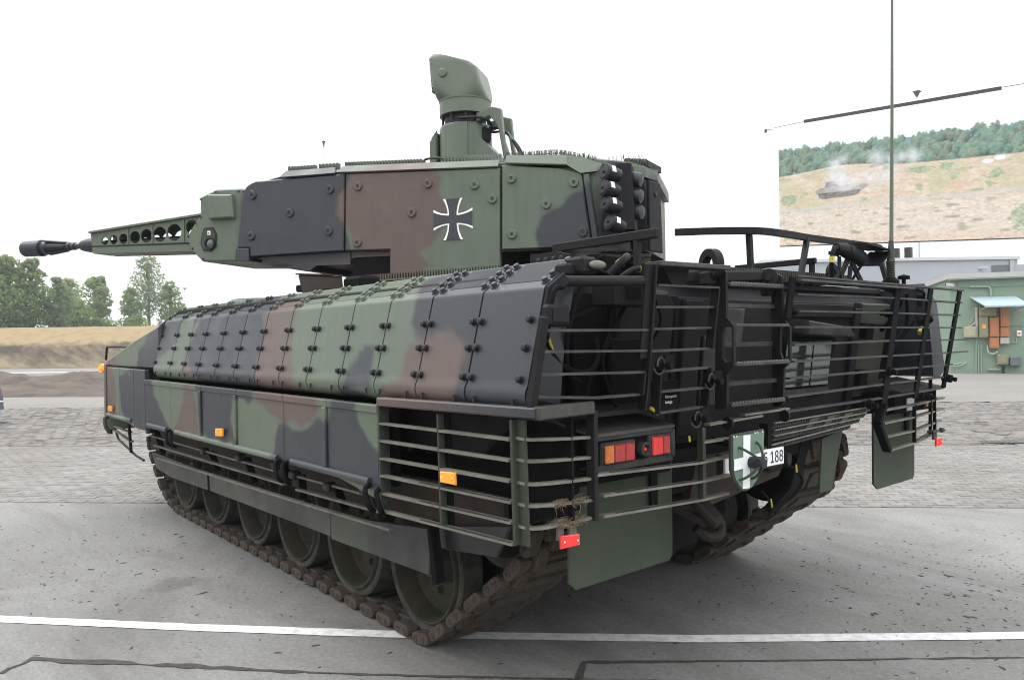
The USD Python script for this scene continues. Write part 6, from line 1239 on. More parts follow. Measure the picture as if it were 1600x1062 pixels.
# ---- smoke launchers on the rear corner
COL = M['TC_col']
tt('launcher_column', prism(T([(-1.535, -.05, 2.893), (-1.625, -.12, 2.898), (-1.645, -.135, 2.445), (-1.56, -.07, 2.442)]) + TN * .06, -TN * .16, ch=.008), 'dark_paint')
tt('launcher_column_cap', lathe([(.03, 0), (.03, .02), (.02, .03), (.0005, .03)], T1(-1.585, -.13, 2.895), (0, 0, 1), 14), 'dark_olive')
for zb in (2.83, 2.71, 2.58, 2.47): tt('column_bolt', bolt(T1(-1.615, -.10, zb), unit(-TD * .6 + TN * .8), .006, .008, washer=False), 'bolt_black')
for k, (a, b) in enumerate(M['TC_tube']):
    a = T(a)[0] - TN * .05; ax = unit(TD * .66 + TN * .74 + V(0, 0, .12 + .14 * (k == 3)))
    L_ = .10; b = a - ax * L_
    tt('smoke_launcher', lathe([(.044, -.02), (.050, L_ * .35), (.056, L_ * .35), (.056, L_), (.052, L_ + .004), (.0005, L_ + .004)], b, ax, 22), 'bolt_black', smooth=35)
    tt('launcher_cap', lathe([(.044, L_ + .004), (.040, L_ + .010), (.010, L_ + .010), (.010, L_ + .022), (.0005, L_ + .022)], b, ax, 20), 'gun_metal', smooth=35)
    s_ = unit(np.cross(ax, [0, 0, 1.])); mid = b + ax * L_ * .30
    mid = b + ax * L_ * .62; side = unit(-TD * .55 + TN * .75 + V(0, 0, .35)); side = unit(side - ax * (side @ ax))
    tt('launcher_label', beam(mid + side * .0545 - ax * .016, mid + side * .0545 + ax * .016, .045, .006, up=side), 'plate_white')
for k, (a, b) in enumerate(M['TC_tr']):
    a, b = T(a)[0], T(b)[0]; ax = unit(a - b); L_ = np.linalg.norm(a - b)
    b = b - ax * .02
    tt('smoke_launcher', lathe([(.044, -.03), (.048, .03), (.054, .04), (.052, .09), (.046, .11), (.0005, .115)], b, ax, 20), 'gun_metal', smooth=35)
# rear bustle: panels, lid, bins
tt('bustle_lid', prism(T([(-1.585, -.215, 2.845), (-1.695, -.31, 2.85), (-1.765, -.49, 2.86), (-1.765, -1.5, 2.86), (-1.2, -1.5, 2.86), (-1.2, -.215, 2.85)]), (0, 0, .085), ch=.008, edge=.08), 'camo_paint', color=camo_tur)
tt('bustle_fin_strip', cat(tspikes((-1.56, -.27, 2.955), (-1.69, -.34, 2.955), .05, step=.018), tspikes((-1.69, -.34, 2.95), (-1.76, -.56, 2.94), .045, step=.018)), 'dark_olive', kind='stuff')
tt('bustle_panel', prism(T([(-1.70, -.325, 2.83), (-1.765, -.50, 2.83), (-1.775, -.535, 2.32), (-1.70, -.34, 2.32)]), unit(-TD * .93 + TN * .36) * .02, ch=.006), 'dark_paint')
tt('bustle_panel', prism(T([(-1.585, -.24, 2.83), (-1.68, -.315, 2.83), (-1.69, -.325, 2.32), (-1.60, -.25, 2.32)]), unit(-TD * .64 + TN * .77) * .015, ch=.004), 'deep_paint')
tt('bustle_bolt', bolt(T1(-1.735, -.42, 2.74), unit(-TD * .93 + TN * .36), .02, .03), 'bolt_black')
tt('bustle_skirt', prism(T([(-1.40, -.08, 2.30), (-1.70, -.33, 2.30), (-1.765, -.52, 2.28), (-1.72, -.52, 2.14), (-1.62, -.34, 2.15), (-1.30, -.10, 2.16)]), unit(-TD * .7 + TN * .7) * .03), 'deep_paint')
tt('bustle_rail', tube(T([(-1.40, -.02, 2.275), (-1.55, -.14, 2.272), (-1.70, -.28, 2.27)]), .012, 8), 'dark_paint')
tt('launcher_foot', lathe([(.05, 0), (.05, .02), (.085, .03), (.085, .05), (.0005, .05)], T1(-1.585, -.13, 2.37), (0, 0, 1), 18), 'dark_paint')
# ------------------------------------------------------------------ trees on the left
def leaf_mat(name, col, col2):
    MAT[name] = usdkit.material(stage, '/World/Looks/' + name, {
        'geo': ('geometry', {}), 'n': ('noise_texture', {'scale': .8, 'detail': 3.0}), 'r': ('rgb_ramp', {'ramp': [(.35, col), (.65, col2)]}), 'hs': ('hsv', {}), 'mr': ('map_range', {'to_min': .75, 'to_max': 1.3}),
        'd': ('diffuse_bsdf', {}), 't': ('translucent_bsdf', {}), 'm': ('mix_closure', {'fac': .45})},
        [('geo.position', 'n.vector'), ('n.fac', 'r.fac'), ('r.color', 'hs.color'), ('geo.random_per_island', 'mr.value'), ('mr.result', 'hs.value'), ('hs.color', 'd.color'), ('hs.color', 't.color'), ('d.BSDF', 'm.closure1'), ('t.BSDF', 'm.closure2')], surface='m.closure')
leaf_mat('leaf_oak', (.20, .29, .11), (.27, .36, .14)); leaf_mat('leaf_birch', (.27, .36, .16), (.33, .43, .20)); leaf_mat('leaf_pale', (.33, .40, .18), (.40, .46, .22)); leaf_mat('leaf_ash', (.24, .32, .17), (.30, .38, .21)); leaf_mat('leaf_bush', (.19, .28, .09), (.24, .34, .12))
mat('bark', (.10, .085, .07), rough=.95, var=.3, scale=8); mat('bark_birch', (.42, .41, .38), rough=.9, var=.4, scale=3)
def tree(name, label, base, h, w, leaf, nleaf, density, lsz, seed, bark='bark', trunk=.16, low=.12, group=None, blobs=16, cat_='tree'):
    w = w * .84; q = np.random.default_rng(seed); base = np.asarray(base, float)
    o = thing(name, label, cat_, group, loc=base)
    tr = [tube(spline([(0, 0, -.3), (q.normal(0, .1), q.normal(0, .1), h * .35), (q.normal(0, .25), q.normal(0, .25), h * .7), (0, 0, h * .96)], 4), np.linspace(trunk, trunk * .15, 13), 7)]
    centers = []
    for k in range(blobs):
        z = h * (low + (1 - low) * (k + .5) / blobs); prof = math.sin(math.pi * min(1, (z / h - low) / (1 - low) * .86 + .12)) ** .75
        a = k * 2.4 + q.normal(0, .4); r = w / 2 * prof * q.uniform(.25, .75)
        c = V(r * math.cos(a), r * math.sin(a), z + q.normal(0, .2)); centers.append((c, w * .30 * (.55 + .6 * prof) * q.uniform(.75, 1.15)))
        p0 = V(0, 0, max(h * .12, z - h * .18)); tr.append(tube(spline([p0, (p0 + c) / 2 + V(0, 0, -.1), c], 3), np.linspace(trunk * .4, trunk * .06, 7), 5))
    obj(o, 'trunk', cat(tr), bark, smooth=True)
    P = []
    per = nleaf // blobs
    for c, r in centers:
        d = q.standard_normal((per, 3)); d /= np.linalg.norm(d, axis=1, keepdims=True); rr = r * q.uniform(.2, 1, per) ** (.45)
        p = c + d * rr[:, None] * [1, 1, .8]
        keep = meshkit.noise(p * 1.1 / max(.3, lsz * 2.2), seed) < density
        P.append(p[keep])
    P = np.vstack(P); n = len(P)
    a = q.standard_normal((n, 3)); a /= np.linalg.norm(a, axis=1, keepdims=True); b = np.cross(a, q.standard_normal((n, 3))); b /= np.linalg.norm(b, axis=1, keepdims=True)
    sz = lsz * q.uniform(.6, 1.3, (n, 1))
    v = np.stack([P - a * sz, P + b * sz * .55, P + a * sz, P - b * sz * .55], 1).reshape(-1, 3); i = np.arange(n)[:, None] * 4
    f = np.vstack([np.hstack([i, i + 1, i + 2]), np.hstack([i, i + 2, i + 3])])
    obj(o, 'crown', TM(v, f), leaf)
def at(px, py, depth):
    """helper for the far background: a point seen in a direction, set out at a distance"""
    return CAM + depth * (FWD + RIGHT * (px - 800) / 1220.79 + DOWN * (py - 531) / 1220.79)
far = 'trees along the bank'
BT = M['trees']
def TB(i, dx=0, z=2.6): return (BT[i][0] + dx, BT[i][1], z)
tree('broadleaf_tree', 'tall dense dark green tree at the left edge of the picture', (99.6, -7.7, 3.3), 7.9, 6.2, 'leaf_oak', 11000, 0.57, .20, 1, trunk=.3, low=.02, group=far, blobs=26)
tree('broadleaf_tree', 'tallest of the dense dark green trees, its crown topped by a rounded head', (100.1, -10.2, 3.3), 8.1, 4.6, 'leaf_oak', 10000, 0.55, .19, 2, trunk=.3, low=.02, group=far, blobs=24)
tree('birch_tree', 'drooping pointed birch leaning against the dense dark trees', (100.5, -12.9, 3.3), 5.9, 3.9, 'leaf_ash', 7500, 0.53, .18, 3, bark='bark', low=.02, group=far, blobs=20)
tree('broadleaf_tree', 'pale yellow-green tree with thin top beside the drooping birch', (108.8, -15.2, 3.4), 6.6, 4.4, 'leaf_pale', 6500, .54, .18, 4, low=.10, group=far, blobs=18)
tree('birch_tree', 'white-stemmed birch to the left of the gap in the trees', (111.0, -18.7, 3.4), 6.9, 4.0, 'leaf_birch', 6000, .55, .18, 5, bark='bark_birch', low=.14, group=far, blobs=16)
tree('birch_tree', 'slim birch with bare pale stem at the edge of the gap', (112.3, -19.9, 3.4), 7.2, 2.6, 'leaf_birch', 4600, .54, .17, 6, bark='bark_birch', low=.28, group=far, blobs=15)
tree('bush', 'dark rounded bush at the foot of the white-stemmed birch', (104.8, -15.5, 3.2), 3.6, 5.6, 'leaf_oak', 5000, 0.61, .18, 7, low=.0, group=far, blobs=14, cat_='bush')
tree('bush', 'light green bush at the foot of the slim birch by the gap', (105.7, -17.7, 3.2), 1.9, 2.8, 'leaf_bush', 2200, 0.61, .15, 8, low=.0, group=far, blobs=9, cat_='bush')
tree('birch_tree', 'bushy birch just right of the gap in the trees', (110.8, -23.1, 3.4), 5.9, 3.6, 'leaf_birch', 6500, 0.51, .18, 9, bark='bark', low=.05, group=far, blobs=18)
tree('ash_tree', 'tall open tree with sky showing through its airy crown', (113.3, -25.9, 3.4), 10.2, 6.0, 'leaf_ash', 6000, .48, .18, 10, trunk=.22, low=.28, group=far, blobs=26)
tree('birch_tree', 'round green tree right of the tall open tree', (111.5, -28.4, 3.4), 6.4, 4.6, 'leaf_birch', 6500, 0.51, .18, 11, low=.04, group=far, blobs=18)
tree('bush', 'low green bush under the tall open tree on the bank', (105.5, -22.5, 3.3), 1.6, 4.2, 'leaf_bush', 2200, 0.57, .16, 12, low=0, group=far, blobs=10, cat_='bush')
tree('bush', 'low scrub bush beside the gap on the bank top', (105.9, -18.9, 3.3), 1.2, 3.4, 'leaf_bush', 1600, 0.57, .15, 13, low=0, group=far, blobs=9, cat_='bush')
# distant wood seen through the gap
dw = []
q = np.random.default_rng(41)
for k in range(2600):
    s = q.uniform(150, 430); t = 330 + q.normal(0, 8); z = abs(q.normal(0, 1)) * 2.5 + q.uniform(0, 6)
    p = ST(s, t, z); d = q.standard_normal((3, 3)) * 1.6; dw.append(p + d)
dv = np.vstack(dw); top('distant_wood', TM(dv, np.arange(len(dv)).reshape(-1, 3)), 'leaf_ash', kind='stuff')

# ------------------------------------------------------------------ masts
mat('mast_steel', (.33, .34, .35), rough=.5, var=.05)
def mast(p, hw, label, lamp=.6):
    p = V(*p); o = thing('floodlight_mast', label, 'floodlight mast', loc=(p[0], p[1], 0)); z = p[2]
    obj(o, 'pole', tube([(0, 0, -.1), (0, 0, z * .5), (0, 0, z)], [hw, hw * .8, hw * .5], 8), 'mast_steel', smooth=True)
    obj(o, 'lamp_head', cat(box((0, 0, z - .05), (lamp, lamp, .16), .03), lathe([(lamp * .15, -.7), (lamp * .5, -.08), (.0005, -.08)], (0, 0, z), (0, 0, 1), 10)), 'bar_steel')
mast(M['mast1'][0], .16, 'far floodlight mast standing above the tree line on the left', 1.3)
mast(M['mast2'][0], .06, 'thin mast rising behind the turret roof', .35)
mast(M['mast3'][0], .09, 'slim lamp mast showing above the top bar of the video screen', .8)

# ------------------------------------------------------------------ video screen
S0, S1, S2, S3 = [V(*p) for p in M['screen']]            # left top, left bottom, right top, right bottom
w_dir = unit((S3 - S1) * [1, 1, 0]); wid = np.linalg.norm((S3 - S1)[:2]) * 1.06; zb, zt = 7.95, 17.2; scn_n = np.cross(w_dir, [0, 0, 1.0]); scn_n = scn_n if scn_n @ (CAM - S1) > 0 else -scn_n
SC = thing('video_screen', 'huge outdoor video screen showing vehicles and smoke on a heath', 'video screen')
def SP(u, z, off=0.0): return V(S1[0], S1[1], 0) + w_dir * wid * u + scn_n * off + V(0, 0, z)
zl_ = lambda u: 8.55 - .95 * u                            # the lower edge as it stands
nu, nv = 640, 340
uu, vv = np.meshgrid(np.linspace(0, 1, nu), np.linspace(0, 1, nv))
def fb(x, y, s, o=4, seed=0): return meshkit.fbm(np.stack([x * s, y * s * .9, np.full_like(x, .3)], -1), o, seed)
pic = np.ones((nv, nu, 3)) * [.97, .99, 1.0]
yy = (zt - zl_(uu)) * vv / 15.0                           # heights in the picture at the same scale as widths
def fb(x, y, s_, o=4, seed=0): return meshkit.fbm(np.stack([x * s_, y * s_, np.full_like(x, .3)], -1), o, seed)
n1 = fb(uu, yy, 14, 5, 3); n2 = fb(uu, yy, 46, 4, 5); n3 = fb(uu * .6, yy * 2.2, 30, 5, 8); n4 = fb(uu, yy * 1.5, 110, 3, 9); n5 = fb(uu * .45, yy * 3, 60, 4, 12)
def blend(mask, col):
    global pic
    m = np.clip(mask, 0, 1)[..., None]; pic = pic * (1 - m) + np.asarray(col) * m
sm = lambda e, w=.006: np.clip(.5 + e / w, 0, 1)
tl = .826 - .075 * uu + .03 * (fb(uu, 0 * yy, 22, 3, 2) - .5) + .035 * (fb(uu, 0 * yy, 90, 3, 6) - .5) + .07 * np.clip(uu - .78, 0, 1)
tb = .600 - .035 * uu + .05 * np.exp(-((uu - .28) / .2) ** 2) + .012 * (n2 - .5)
blend(sm(tl - vv, .008), np.stack([.46 + 0 * n1, .58 + 0 * n1, .57 + 0 * n1], -1))
# single crowns, each lit from above
qq = np.random.default_rng(5)
crowns = []
for k in range(420):
    cu_ = qq.random() * 1.04 - .02; lo = .600 - .035 * cu_ + .05 * math.exp(-((cu_ - .28) / .2) ** 2); hi = .826 - .075 * cu_
    f_ = qq.random(); crowns.append((lo + (hi - lo) * (1 - f_) - .01, cu_, qq.uniform(.012, .026), qq.uniform(.035, .065), qq.random(), qq.random()))
crowns.sort(reverse=True)
for cv, cu_, rx, ry, h1, h2 in crowns:
    i0, i1 = max(0, int((cu_ - rx * 1.3) * nu)), min(nu, int((cu_ + rx * 1.3) * nu) + 1); j0, j1 = max(0, int((cv - ry * 1.3) * nv)), min(nv, int((cv + ry * 1.3) * nv) + 1)
    if i1 - i0 < 2 or j1 - j0 < 2: continue
    sl_ = (slice(j0, j1), slice(i0, i1)); dx, dy = (uu[sl_] - cu_) / rx, (vv[sl_] - cv) / ry
    r_ = np.sqrt(dx ** 2 + dy ** 2 * (1 + .5 * (dy > 0) * np.abs(dx))) + .55 * (n4[sl_] - .5) + .5 * (n2[sl_] - .5)
    mk = np.clip((1 - r_) * 5, 0, 1)[..., None]; lit = np.clip(.72 + .34 * dy - .12 * dx + .55 * (n4[sl_] - .5), .35, 1.25)[..., None]
    base_ = np.array([.40 + .10 * h1, .54 + .07 * h2, .48 + .06 * h2 - .04 * h1]); pic[sl_] = pic[sl_] * (1 - mk) + np.clip(base_ * lit, 0, 1) * mk
fieldc = np.stack([.86 + .16 * (n3 - .5) + .10 * (n4 - .5), .78 + .20 * (n3 - .5) + .12 * (n4 - .5), .68 + .26 * (n3 - .5) + .16 * (n4 - .5)], -1)
blend(sm(tb - vv, .010), fieldc)
below = sm(tb - .012 - vv, .02)
blend(np.clip((n1 - .46) * 6, 0, 1) * np.clip(n2 * 1.6, 0, 1) * below * .55, [.68, .72, .52])
blend(np.clip((n5 - .56) * 9, 0, 1) * below * .6, [.86, .66, .54])
blend(np.clip((fb(uu * .8, yy * 1.7, 30, 4, 14) - .60) * 10, 0, 1) * below * .8, [.55, .64, .47])
rd = .300 + .030 * uu + .004 * (n1 - .5)
blend(np.clip(1 - np.abs(vv - rd) / .016, 0, 1) ** .5 * .9, [.80, .79, .79])
lowm = sm(rd - .022 - vv, .015)
blend(lowm * .85, np.stack([.88 + .20 * (n5 - .5) + .14 * (n4 - .5), .82 + .24 * (n5 - .5) + .16 * (n4 - .5), .76 + .22 * (n5 - .5) + .14 * (n4 - .5)], -1))
blend(np.clip((fb(uu * .9, yy * 2.4, 24, 4, 21) - .57) * 9, 0, 1) * lowm * np.clip(.4 + n4, 0, 1) * .85, [.56, .55, .46])
blend(np.clip((.09 - vv) / .09, 0, 1) * np.clip(n5 * 1.5, 0, 1) * .3, [.90, .62, .48])
for cu_, cv, rx, ry in ((.03, .10, .022, .05), (.07, .07, .018, .04), (.95, .13, .05, .10), (1.0, .09, .06, .09), (.04, .40, .04, .05), (.60, .53, .05, .03), (.68, .54, .03, .03), (.86, .45, .022, .035)):
    r_ = np.sqrt(((uu - cu_) / rx) ** 2 + ((vv - cv) / ry) ** 2) + .9 * (n2 - .5) + .7 * (n4 - .5); m_ = np.clip((1 - r_) * 4, 0, 1)
    blend(m_ * .62, np.stack([.48 + .6 * (n4 - .45), .60 + .6 * (n4 - .45), .45 + .5 * (n4 - .45)], -1))
def polym(pts, w=.0035):
    d = sdist(np.c_[uu.ravel(), vv.ravel() * .62], np.array([(a, b * .62) for a, b in pts])).reshape(uu.shape); return np.clip(.5 - d / w, 0, 1)
def smoke(cx, cy, rx, ry, k):
    g = np.exp(-(((uu - cx) / rx) ** 2 + ((vv - cy) / ry) ** 2)) * np.clip(1.9 * n1 + .8 * n2 - .75, 0, 2); blend(np.clip(g * k, 0, .82), [.90, .90, .93])
blend(polym([(.165, .445), (.185, .47), (.30, .475), (.395, .47), (.385, .445), (.36, .425), (.20, .415), (.17, .42)]) * .9, np.stack([.60 + .3 * (n2 - .5), .58 + .3 * (n2 - .5), .57 + .3 * (n2 - .5)], -1))
blend(polym([(.175, .425), (.36, .430), (.345, .395), (.32, .385), (.20, .375), (.18, .39)]) * .85, np.stack([.34 + .5 * (n4 - .5), .32 + .5 * (n4 - .5), .32 + .5 * (n4 - .5)], -1))
blend(polym([(.205, .47), (.212, .515), (.245, .52), (.262, .475)]) * .9, [.42, .44, .46])
blend(polym([(.39, .600), (.41, .618), (.455, .622), (.46, .602), (.40, .588)]) * .7, [.50, .52, .54])
for a in ((.27, .55, .045, .06, 1.5), (.30, .47, .06, .05, 1.0), (.25, .66, .03, .05, 1.1), (.29, .70, .02, .05, .8), (.38, .52, .08, .05, 1.3), (.42, .66, .03, .06, 1.1), (.50, .645, .06, .035, 1.3), (.56, .65, .035, .05, 1.1), (.47, .52, .05, .06, .9)): smoke(*a)
for cu_, cv in ((.83, .535), (.87, .55)): blend(np.clip((1 - np.sqrt(((uu - cu_) / .022) ** 2 + ((vv - cv) / .018) ** 2)) * 4, 0, 1), [.96, .96, .97])
pic = (np.clip(pic, 0, 1) * .80 + .185) * (1 + .10 * (n4 - .5) + .08 * (n2 - .5))[..., None]; pic = np.clip(pic, 0, 1) ** 2.2
zz = zl_(uu) + (zt - zl_(uu)) * vv
sv_ = (V(S1[0], S1[1], 0) + w_dir * (wid * uu)[..., None] + np.stack([0 * uu, 0 * uu, zz], -1)).reshape(-1, 3)
ii = (np.arange(nv - 1)[:, None] * nu + np.arange(nu - 1)[None]).ravel()
fc = np.vstack([np.stack([ii, ii + 1, ii + nu + 1], 1), np.stack([ii, ii + nu + 1, ii + nu], 1)])
MAT['screen_image'] = usdkit.material(stage, '/World/Looks/screen_image', {'at': ('attribute', {'attribute': 'camo'}), 'e': ('emission', {'strength': .98})}, [('at.color', 'e.color')], surface='e.emission')
tri = TM(sv_, fc)
if tri.face_normals[0] @ (CAM - S1) < 0: tri.invert()
pcol = pic.reshape(-1, 3); obj(SC, 'screen_image', tri, 'screen_image', color=lambda P: pcol)
obj(SC, 'back_box', prism([SP(0, 8.55, -.05), SP(1, 7.6, -.05), SP(1, 17.15, -.05), SP(0, 17.15, -.05)], -scn_n * .5), 'mast_steel')
obj(SC, 'lower_edge', beam(SP(0, 8.50, .02), SP(1, 7.55, .02), .12, .07), 'bar_steel')
obj(SC, 'top_beam', beam(SP(.126, 17.61, .3), SP(.881, 17.28, .3), .2, .20), 'bar_steel')
obj(SC, 'top_cable', beam(SP(-.011, 17.57, .3), SP(.13, 17.6, .3), .02, .035), 'bar_steel'); obj(SC, 'top_cable', beam(SP(.875, 17.33, .3), SP(1.05, 17.24, .3), .02, .04), 'bar_steel')
obj(SC, 'bracket_lamp', cat(box(SP(-.052, 17.45, .3), (.16, .16, .26), .03), beam(SP(-.052, 17.56, .3), SP(-.015, 17.4, .3), .04, .04)), 'bar_steel')
sp_ = at(1415, 395, 59.5)
for dx in (-.35, .1): obj(SC, 'support_post', box((sp_[0] + w_dir[0] * dx * 2, sp_[1] + w_dir[1] * dx * 2, 4.1), (.45, .45, 8.2), .03), 'bar_steel')
up = w_dir * .0

# ------------------------------------------------------------------ grey flat-roofed building
mat('grey_cladding', (.30, .325, .355), rough=.5, var=.04, scale=1.0); mat('pale_trim', (.45, .465, .47), rough=.5, var=.04); mat('dark_void', (.10, .11, .115), rough=.7, var=.1)
ga, gb = V(*M['gbld'][0]), V(*M['gbld'][1]); gd = unit((gb - ga) * [1, 1, 0]); gn = np.cross(gd, [0, 0, 1.]); gn = gn if gn @ (CAM - ga) > 0 else -gn
GB = thing('grey_building', 'long flat-roofed pale grey building beneath the video screen', 'building')
GL = np.linalg.norm((gb - ga)[:2])
def GP(u, z, off=0.0): return V(ga[0], ga[1], 0) + gd * u + gn * off + V(0, 0, z)
obj(GB, 'wall', prism([GP(-4, 0), GP(GL, 0), GP(GL, 5.95), GP(-4, 5.95)], -gn * 9), 'grey_cladding')
obj(GB, 'roof_edge', prism([GP(-4.1, 5.95, .1), GP(GL + .1, 5.95, .1), GP(GL + .1, 6.12, .1), GP(-4.1, 6.12, .1)], -gn * 9.2), 'pale_trim')
obj(GB, 'recess', prism([GP(GL * .86, 4.9, .004), GP(GL * .985, 4.9, .004), GP(GL * .985, 5.62, .004), GP(GL * .86, 5.62, .004)], gn * .02), 'dark_void')
obj(GB, 'recess_column', prism([GP(GL * .955, 4.8, .03), GP(GL * .98, 4.8, .03), GP(GL * .98, 5.9, .03), GP(GL * .955, 5.9, .03)], gn * .06), 'grey_cladding')
obj(GB, 'wall_lamp', box(GP(GL * .80, 5.45, .1), (.7, .12, .10), .02), 'pale_trim')
for k in range(6): obj(GB, 'cladding_panel', prism([GP(-4 + k * (GL + 4) / 6 * .97 + .03, .4, .002), GP(-4 + (k + 1) * (GL + 4) / 6 * .97 - .03, .4, .002), GP(-4 + (k + 1) * (GL + 4) / 6 * .97 - .03, 4.7, .002), GP(-4 + k * (GL + 4) / 6 * .97 + .03, 4.7, .002)], gn * .015), 'grey_cladding')
obj(GB, 'side_block', prism([GP(GL + .02, 0, -.8), GP(GL + 8, 0, -.8), GP(GL + 8, 5.7, -.8), GP(GL + .02, 5.7, -.8)], -gn * 6), 'grey_cladding')

# ------------------------------------------------------------------ green hut with switch boxes
mat('hut_green', (.165, .235, .172), rough=.65, var=.07, scale=2.5, dirt=(.20, .25, .19), dscale=1.2, damt=.3, bump=.15, bscale=12)
mat('hut_trim', (.36, .36, .345), rough=.6, var=.06); mat('box_green', (.20, .21, .125), rough=.55, var=.12, dirt=(.2, .17, .1), damt=.5); mat('box_orange', (.40, .15, .055), rough=.55, var=.12, dirt=(.26, .14, .08), damt=.7)
mat('box_beige', (.33, .31, .21), rough=.55, var=.1); mat('awning_sheet', (.38, .47, .52), rough=.4, var=.08); mat('conduit', (.26, .34, .27), rough=.5, var=.05)
WA = V(11.39, -31.01, 0); Wd = unit((-2.22, -1.35, 0)); Wn = V(Wd[1], -Wd[0], 0); Wn = Wn if Wn @ (CAM - WA) > 0 else -Wn
def HP(a, z, off=0.0): return WA + Wd * a + Wn * off + V(0, 0, z)
HUT = thing('green_hut', 'pale green brick hut with flat grey roof on the right', 'hut')
obj(HUT, 'wall', prism([HP(0, -.05), HP(9, -.05), HP(9, 3.92), HP(0, 3.92)], -Wn * 7), 'hut_green')
obj(HUT, 'upper_band', prism([HP(.3, 3.55, 0), HP(9, 3.55, 0), HP(9, 3.90, 0), HP(.3, 3.90, 0)], Wn * .03), 'hut_green')
obj(HUT, 'roof', prism([HP(-.10, 3.92, .25), HP(9.1, 3.92, .25), HP(9.1, 4.12, .25), HP(-.10, 4.12, .25)], -Wn * 7.5, ch=.02), 'hut_trim')
obj(HUT, 'roof_gutter', beam(HP(-.1, 3.9, .18), HP(9.1, 3.9, .18), .1, .06), 'conduit')
def hbox(i, m, th=.22, nm='switch_box', lid=None, off=0.0):
    a0, z0, a1, z1 = M['HW_box'][i]; zl, zh = min(z0, z1), max(z0, z1); al, ah = min(a0, a1), max(a0, a1)
    b = obj(SB, nm, prism([HP(al + .008, zl, off), HP(ah - .008, zl, off), HP(ah - .008, zh - .008, off), HP(al + .008, zh - .008, off)], Wn * th, ch=.02), m)
    if lid: obj(b, 'lid_frame', prism([HP(al + .06, zl + .06, off + th), HP(ah - .06, zl + .06, off + th), HP(ah - .06, zh - .07, off + th), HP(al + .06, zh - .07, off + th)], Wn * .012, ch=.006), m)
    if lid == 'plate': obj(b, 'warning_plate', prism([HP((al + ah) / 2 - .06, (zl + zh) / 2 - .05, off + th + .013), HP((al + ah) / 2 + .06, (zl + zh) / 2 - .05, off + th + .013), HP((al + ah) / 2 + .06, (zl + zh) / 2 + .10, off + th + .013), HP((al + ah) / 2 - .06, (zl + zh) / 2 + .10, off + th + .013)], Wn * .004), 'amber_lens')
    return b
SB = thing('switch_boxes', 'cluster of grey-green and orange electrical switch boxes on the hut wall', 'switch box')
hbox(0, 'box_green', .24, lid=True); hbox(1, 'box_green', .26, lid='plate'); hbox(2, 'box_orange', .24, lid=True); hbox(3, 'box_orange', .24, lid=True); hbox(4, 'box_orange', .22, lid=True); hbox(5, 'box_orange', .22, lid=True); hbox(6, 'hut_trim', .2); hbox(7, 'box_beige', .22, lid=True); hbox(10, 'hut_trim', .14, 'back_board')
SB = thing('junction_box', 'beige-green junction box low on the hut wall', 'junction box'); hbox(8, 'box_green', .2, lid=True)
SB = thing('wall_bin', 'dark grey wall bin beside the low junction box', 'bin'); hbox(9, 'dark_void', .25)
SB = thing('emergency_switch', 'small white switch with red button on the hut wall', 'switch'); b = hbox(11, 'white_paint', .1); a0, z0, a1, z1 = M['HW_box'][11]
obj(b, 'red_button', lathe([(.04, 0), (.04, .03), (.0005, .035)], HP((a0 + a1) / 2, (z0 + z1) / 2, .1), Wn, 12), 'red_lens')
aw = M['HW_awn']
AW = thing('metal_awning', 'light blue sheet-metal awning over the switch boxes', 'awning')
obj(AW, 'sheet', prism([HP(.72, 3.12, .0), HP(2.35, 3.10, .0), HP(2.62, 2.72, .95), HP(1.05, 2.72, .95)], (0, 0, .03)), 'awning_sheet')
obj(AW, 'rim', beam(HP(1.05, 2.71, .95), HP(2.62, 2.71, .95), .03, .05), 'mast_steel')
for a in (1.0, 2.3): obj(AW, 'strut', beam(HP(a, 2.55, .0), HP(a + .2, 2.72, .8), .03, .03), 'mast_steel')
pp = M['HW_pipe']; obj(HUT, 'pipe', tube(spline([HP(a, z, .08) for a, z in pp], 5), .035, 8), 'conduit', smooth=50)
cdn = M['HW_cond']
for i, j in ((0, 1), (2, 3), (4, 5), (6, 7), (8, 9), (9, 10), (11, 12), (13, 14), (14, 15)):
    obj(HUT, 'conduit', cyl(HP(*cdn[i], .05), HP(*cdn[j], .05), .022, 7), 'conduit')
obj(HUT, 'conduit', tube(spline([HP(.55, .46, .06), HP(.35, .34, .1), HP(.05, .30, .1), HP(-.15, .42, .05)], 5), .02, 6), 'conduit')
obj(HUT, 'conduit', tube(spline([HP(1.30, 1.15, .1), HP(1.32, .88, .15), HP(1.5, .80, .15), HP(1.66, .9, .12)], 6), .03, 7), 'hut_trim')
obj(HUT, 'conduit', tube(spline([HP(.9, 2.5, .05), HP(.6, 1.9, .06), HP(.5, 1.75, .08)], 5), .012, 6), 'hut_trim')
obj(HUT, 'conduit', cyl(HP(.45, 1.75, .1), HP(.9, 2.1, .1), .03, 7), 'mast_steel')
obj(HUT, 'base_ledge', beam(HP(1.3, .16, .05), HP(1.75, .16, .05), .08, .05), 'conduit'); obj(HUT, 'foot_pipe', cyl(HP(1.86, .0, .1), HP(1.86, .3, .1), .04, 8), 'bolt_black')
obj(HUT, 'wall_plate', prism([HP(-.35, .62, -.02), HP(-.45, .62, -.1), HP(-.45, .42, -.1), HP(-.35, .42, -.02)], Wn * .02), 'hut_trim')
CM = thing('security_camera', 'small surveillance camera on the corner of the green hut', 'camera')
obj(CM, 'bracket', beam(HP(.05, 3.55, .0), HP(-.05, 3.6, .4), .05, .05), 'hut_trim'); obj(CM, 'housing', beam(HP(-.2, 3.66, .35), HP(.05, 3.62, .5), .13, .13, ch=.02), 'hut_trim'); obj(CM, 'lens', cyl(HP(-.2, 3.66, .35), HP(-.24, 3.665, .33), .05, 10), 'bolt_black')

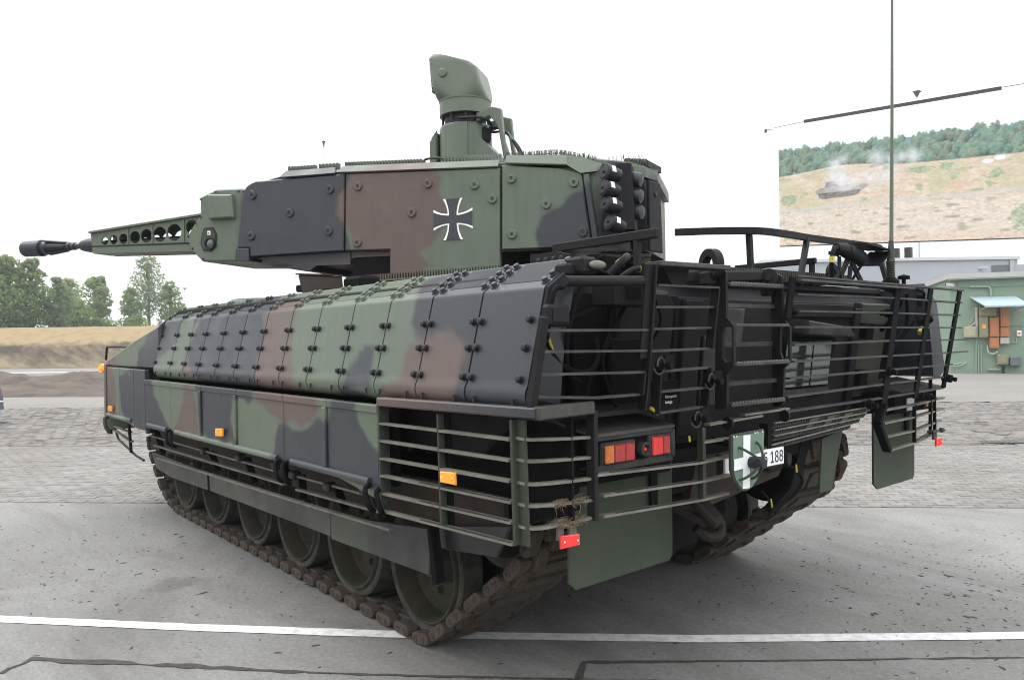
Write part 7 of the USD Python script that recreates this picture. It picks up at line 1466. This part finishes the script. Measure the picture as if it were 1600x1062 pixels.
# ------------------------------------------------------------------ car at the left edge of the picture
mat('car_paint', (.02, .024, .04), rough=.25, var=.03, coat=.6); mat('car_chrome', (.6, .6, .6), rough=.25, var=.02, metallic=.9)
cp = V(20.35, 3.22, 0)
CAR = thing('parked_car', 'dark blue car, only the tip of its rear visible at the left edge', 'car', loc=(17.67, 2.07, 0), rz=math.radians(50.6))
cb_ = [(0, .32), (.02, .62), (.06, .80), (.35, .95), (.65, 1.40), (2.2, 1.45), (3.0, 1.0), (4.0, .85), (4.25, .6), (4.2, .3)]
obj(CAR, 'body', prism([(x, -.85, z) for x, z in cb_], (0, 1.70, 0), ch=.08), 'car_paint')
obj(CAR, 'bumper_trim', box((.03, 0, .50), (.12, 1.62, .04), .01), 'car_chrome')
obj(CAR, 'side_window', prism([(.75, -.853, 1.0), (.85, -.853, 1.33), (2.1, -.853, 1.36), (2.7, -.853, 1.02)], (0, -.004, 0)), 'dark_glass'); obj(CAR, 'side_window', prism([(.75, .853, 1.0), (.85, .853, 1.33), (2.1, .853, 1.36), (2.7, .853, 1.02)], (0, .004, 0)), 'dark_glass')
for x in (.85, 3.4):
    for s in (-1, 1):
        w_ = obj(CAR, 'wheel', lathe([(.20, 0), (.30, .0), (.31, .02), (.31, .19), (.2, .2), (.0005, .17)], (x, s * .68, .31), (0, s, 0), 24), 'tyre_rubber')
        obj(w_, 'rim', lathe([(.19, .0), (.17, .02), (.0005, .03)], (x, s * .87, .31), (0, s, 0), 18), 'mast_steel')
for s in (-1, 1): obj(CAR, 'tail_lamp', box((.05, s * .68, .72), (.06, .22, .14), .02), 'dark_red_lens')
# low kerb slab beside the road on the left
top('road_kerb', prism([at(12, 583, 47) * [1, 1, 0] + V(0, 0, -.02), at(104, 580, 47) * [1, 1, 0] + V(0, 0, -.02), at(104, 578, 49) * [1, 1, 0] + V(0, 0, -.02), at(12, 580, 49) * [1, 1, 0] + V(0, 0, -.02)], (0, 0, .12)), 'mast_steel', 'long pale kerb slab lying beside the road on the left', 'kerb')

# ------------------------------------------------------------------ thin haze added over the whole place to lighten the far trees
MAT['air'] = usdkit.material(stage, '/World/Looks/air', {'v': ('principled_volume', {'color': (.93, .96, 1.0), 'density': .0006, 'anisotropy': .2})}, [], volume='v.volume')
top('haze', box((60, 40, 18), (1400, 1400, 38.4)), 'air', kind='stuff')
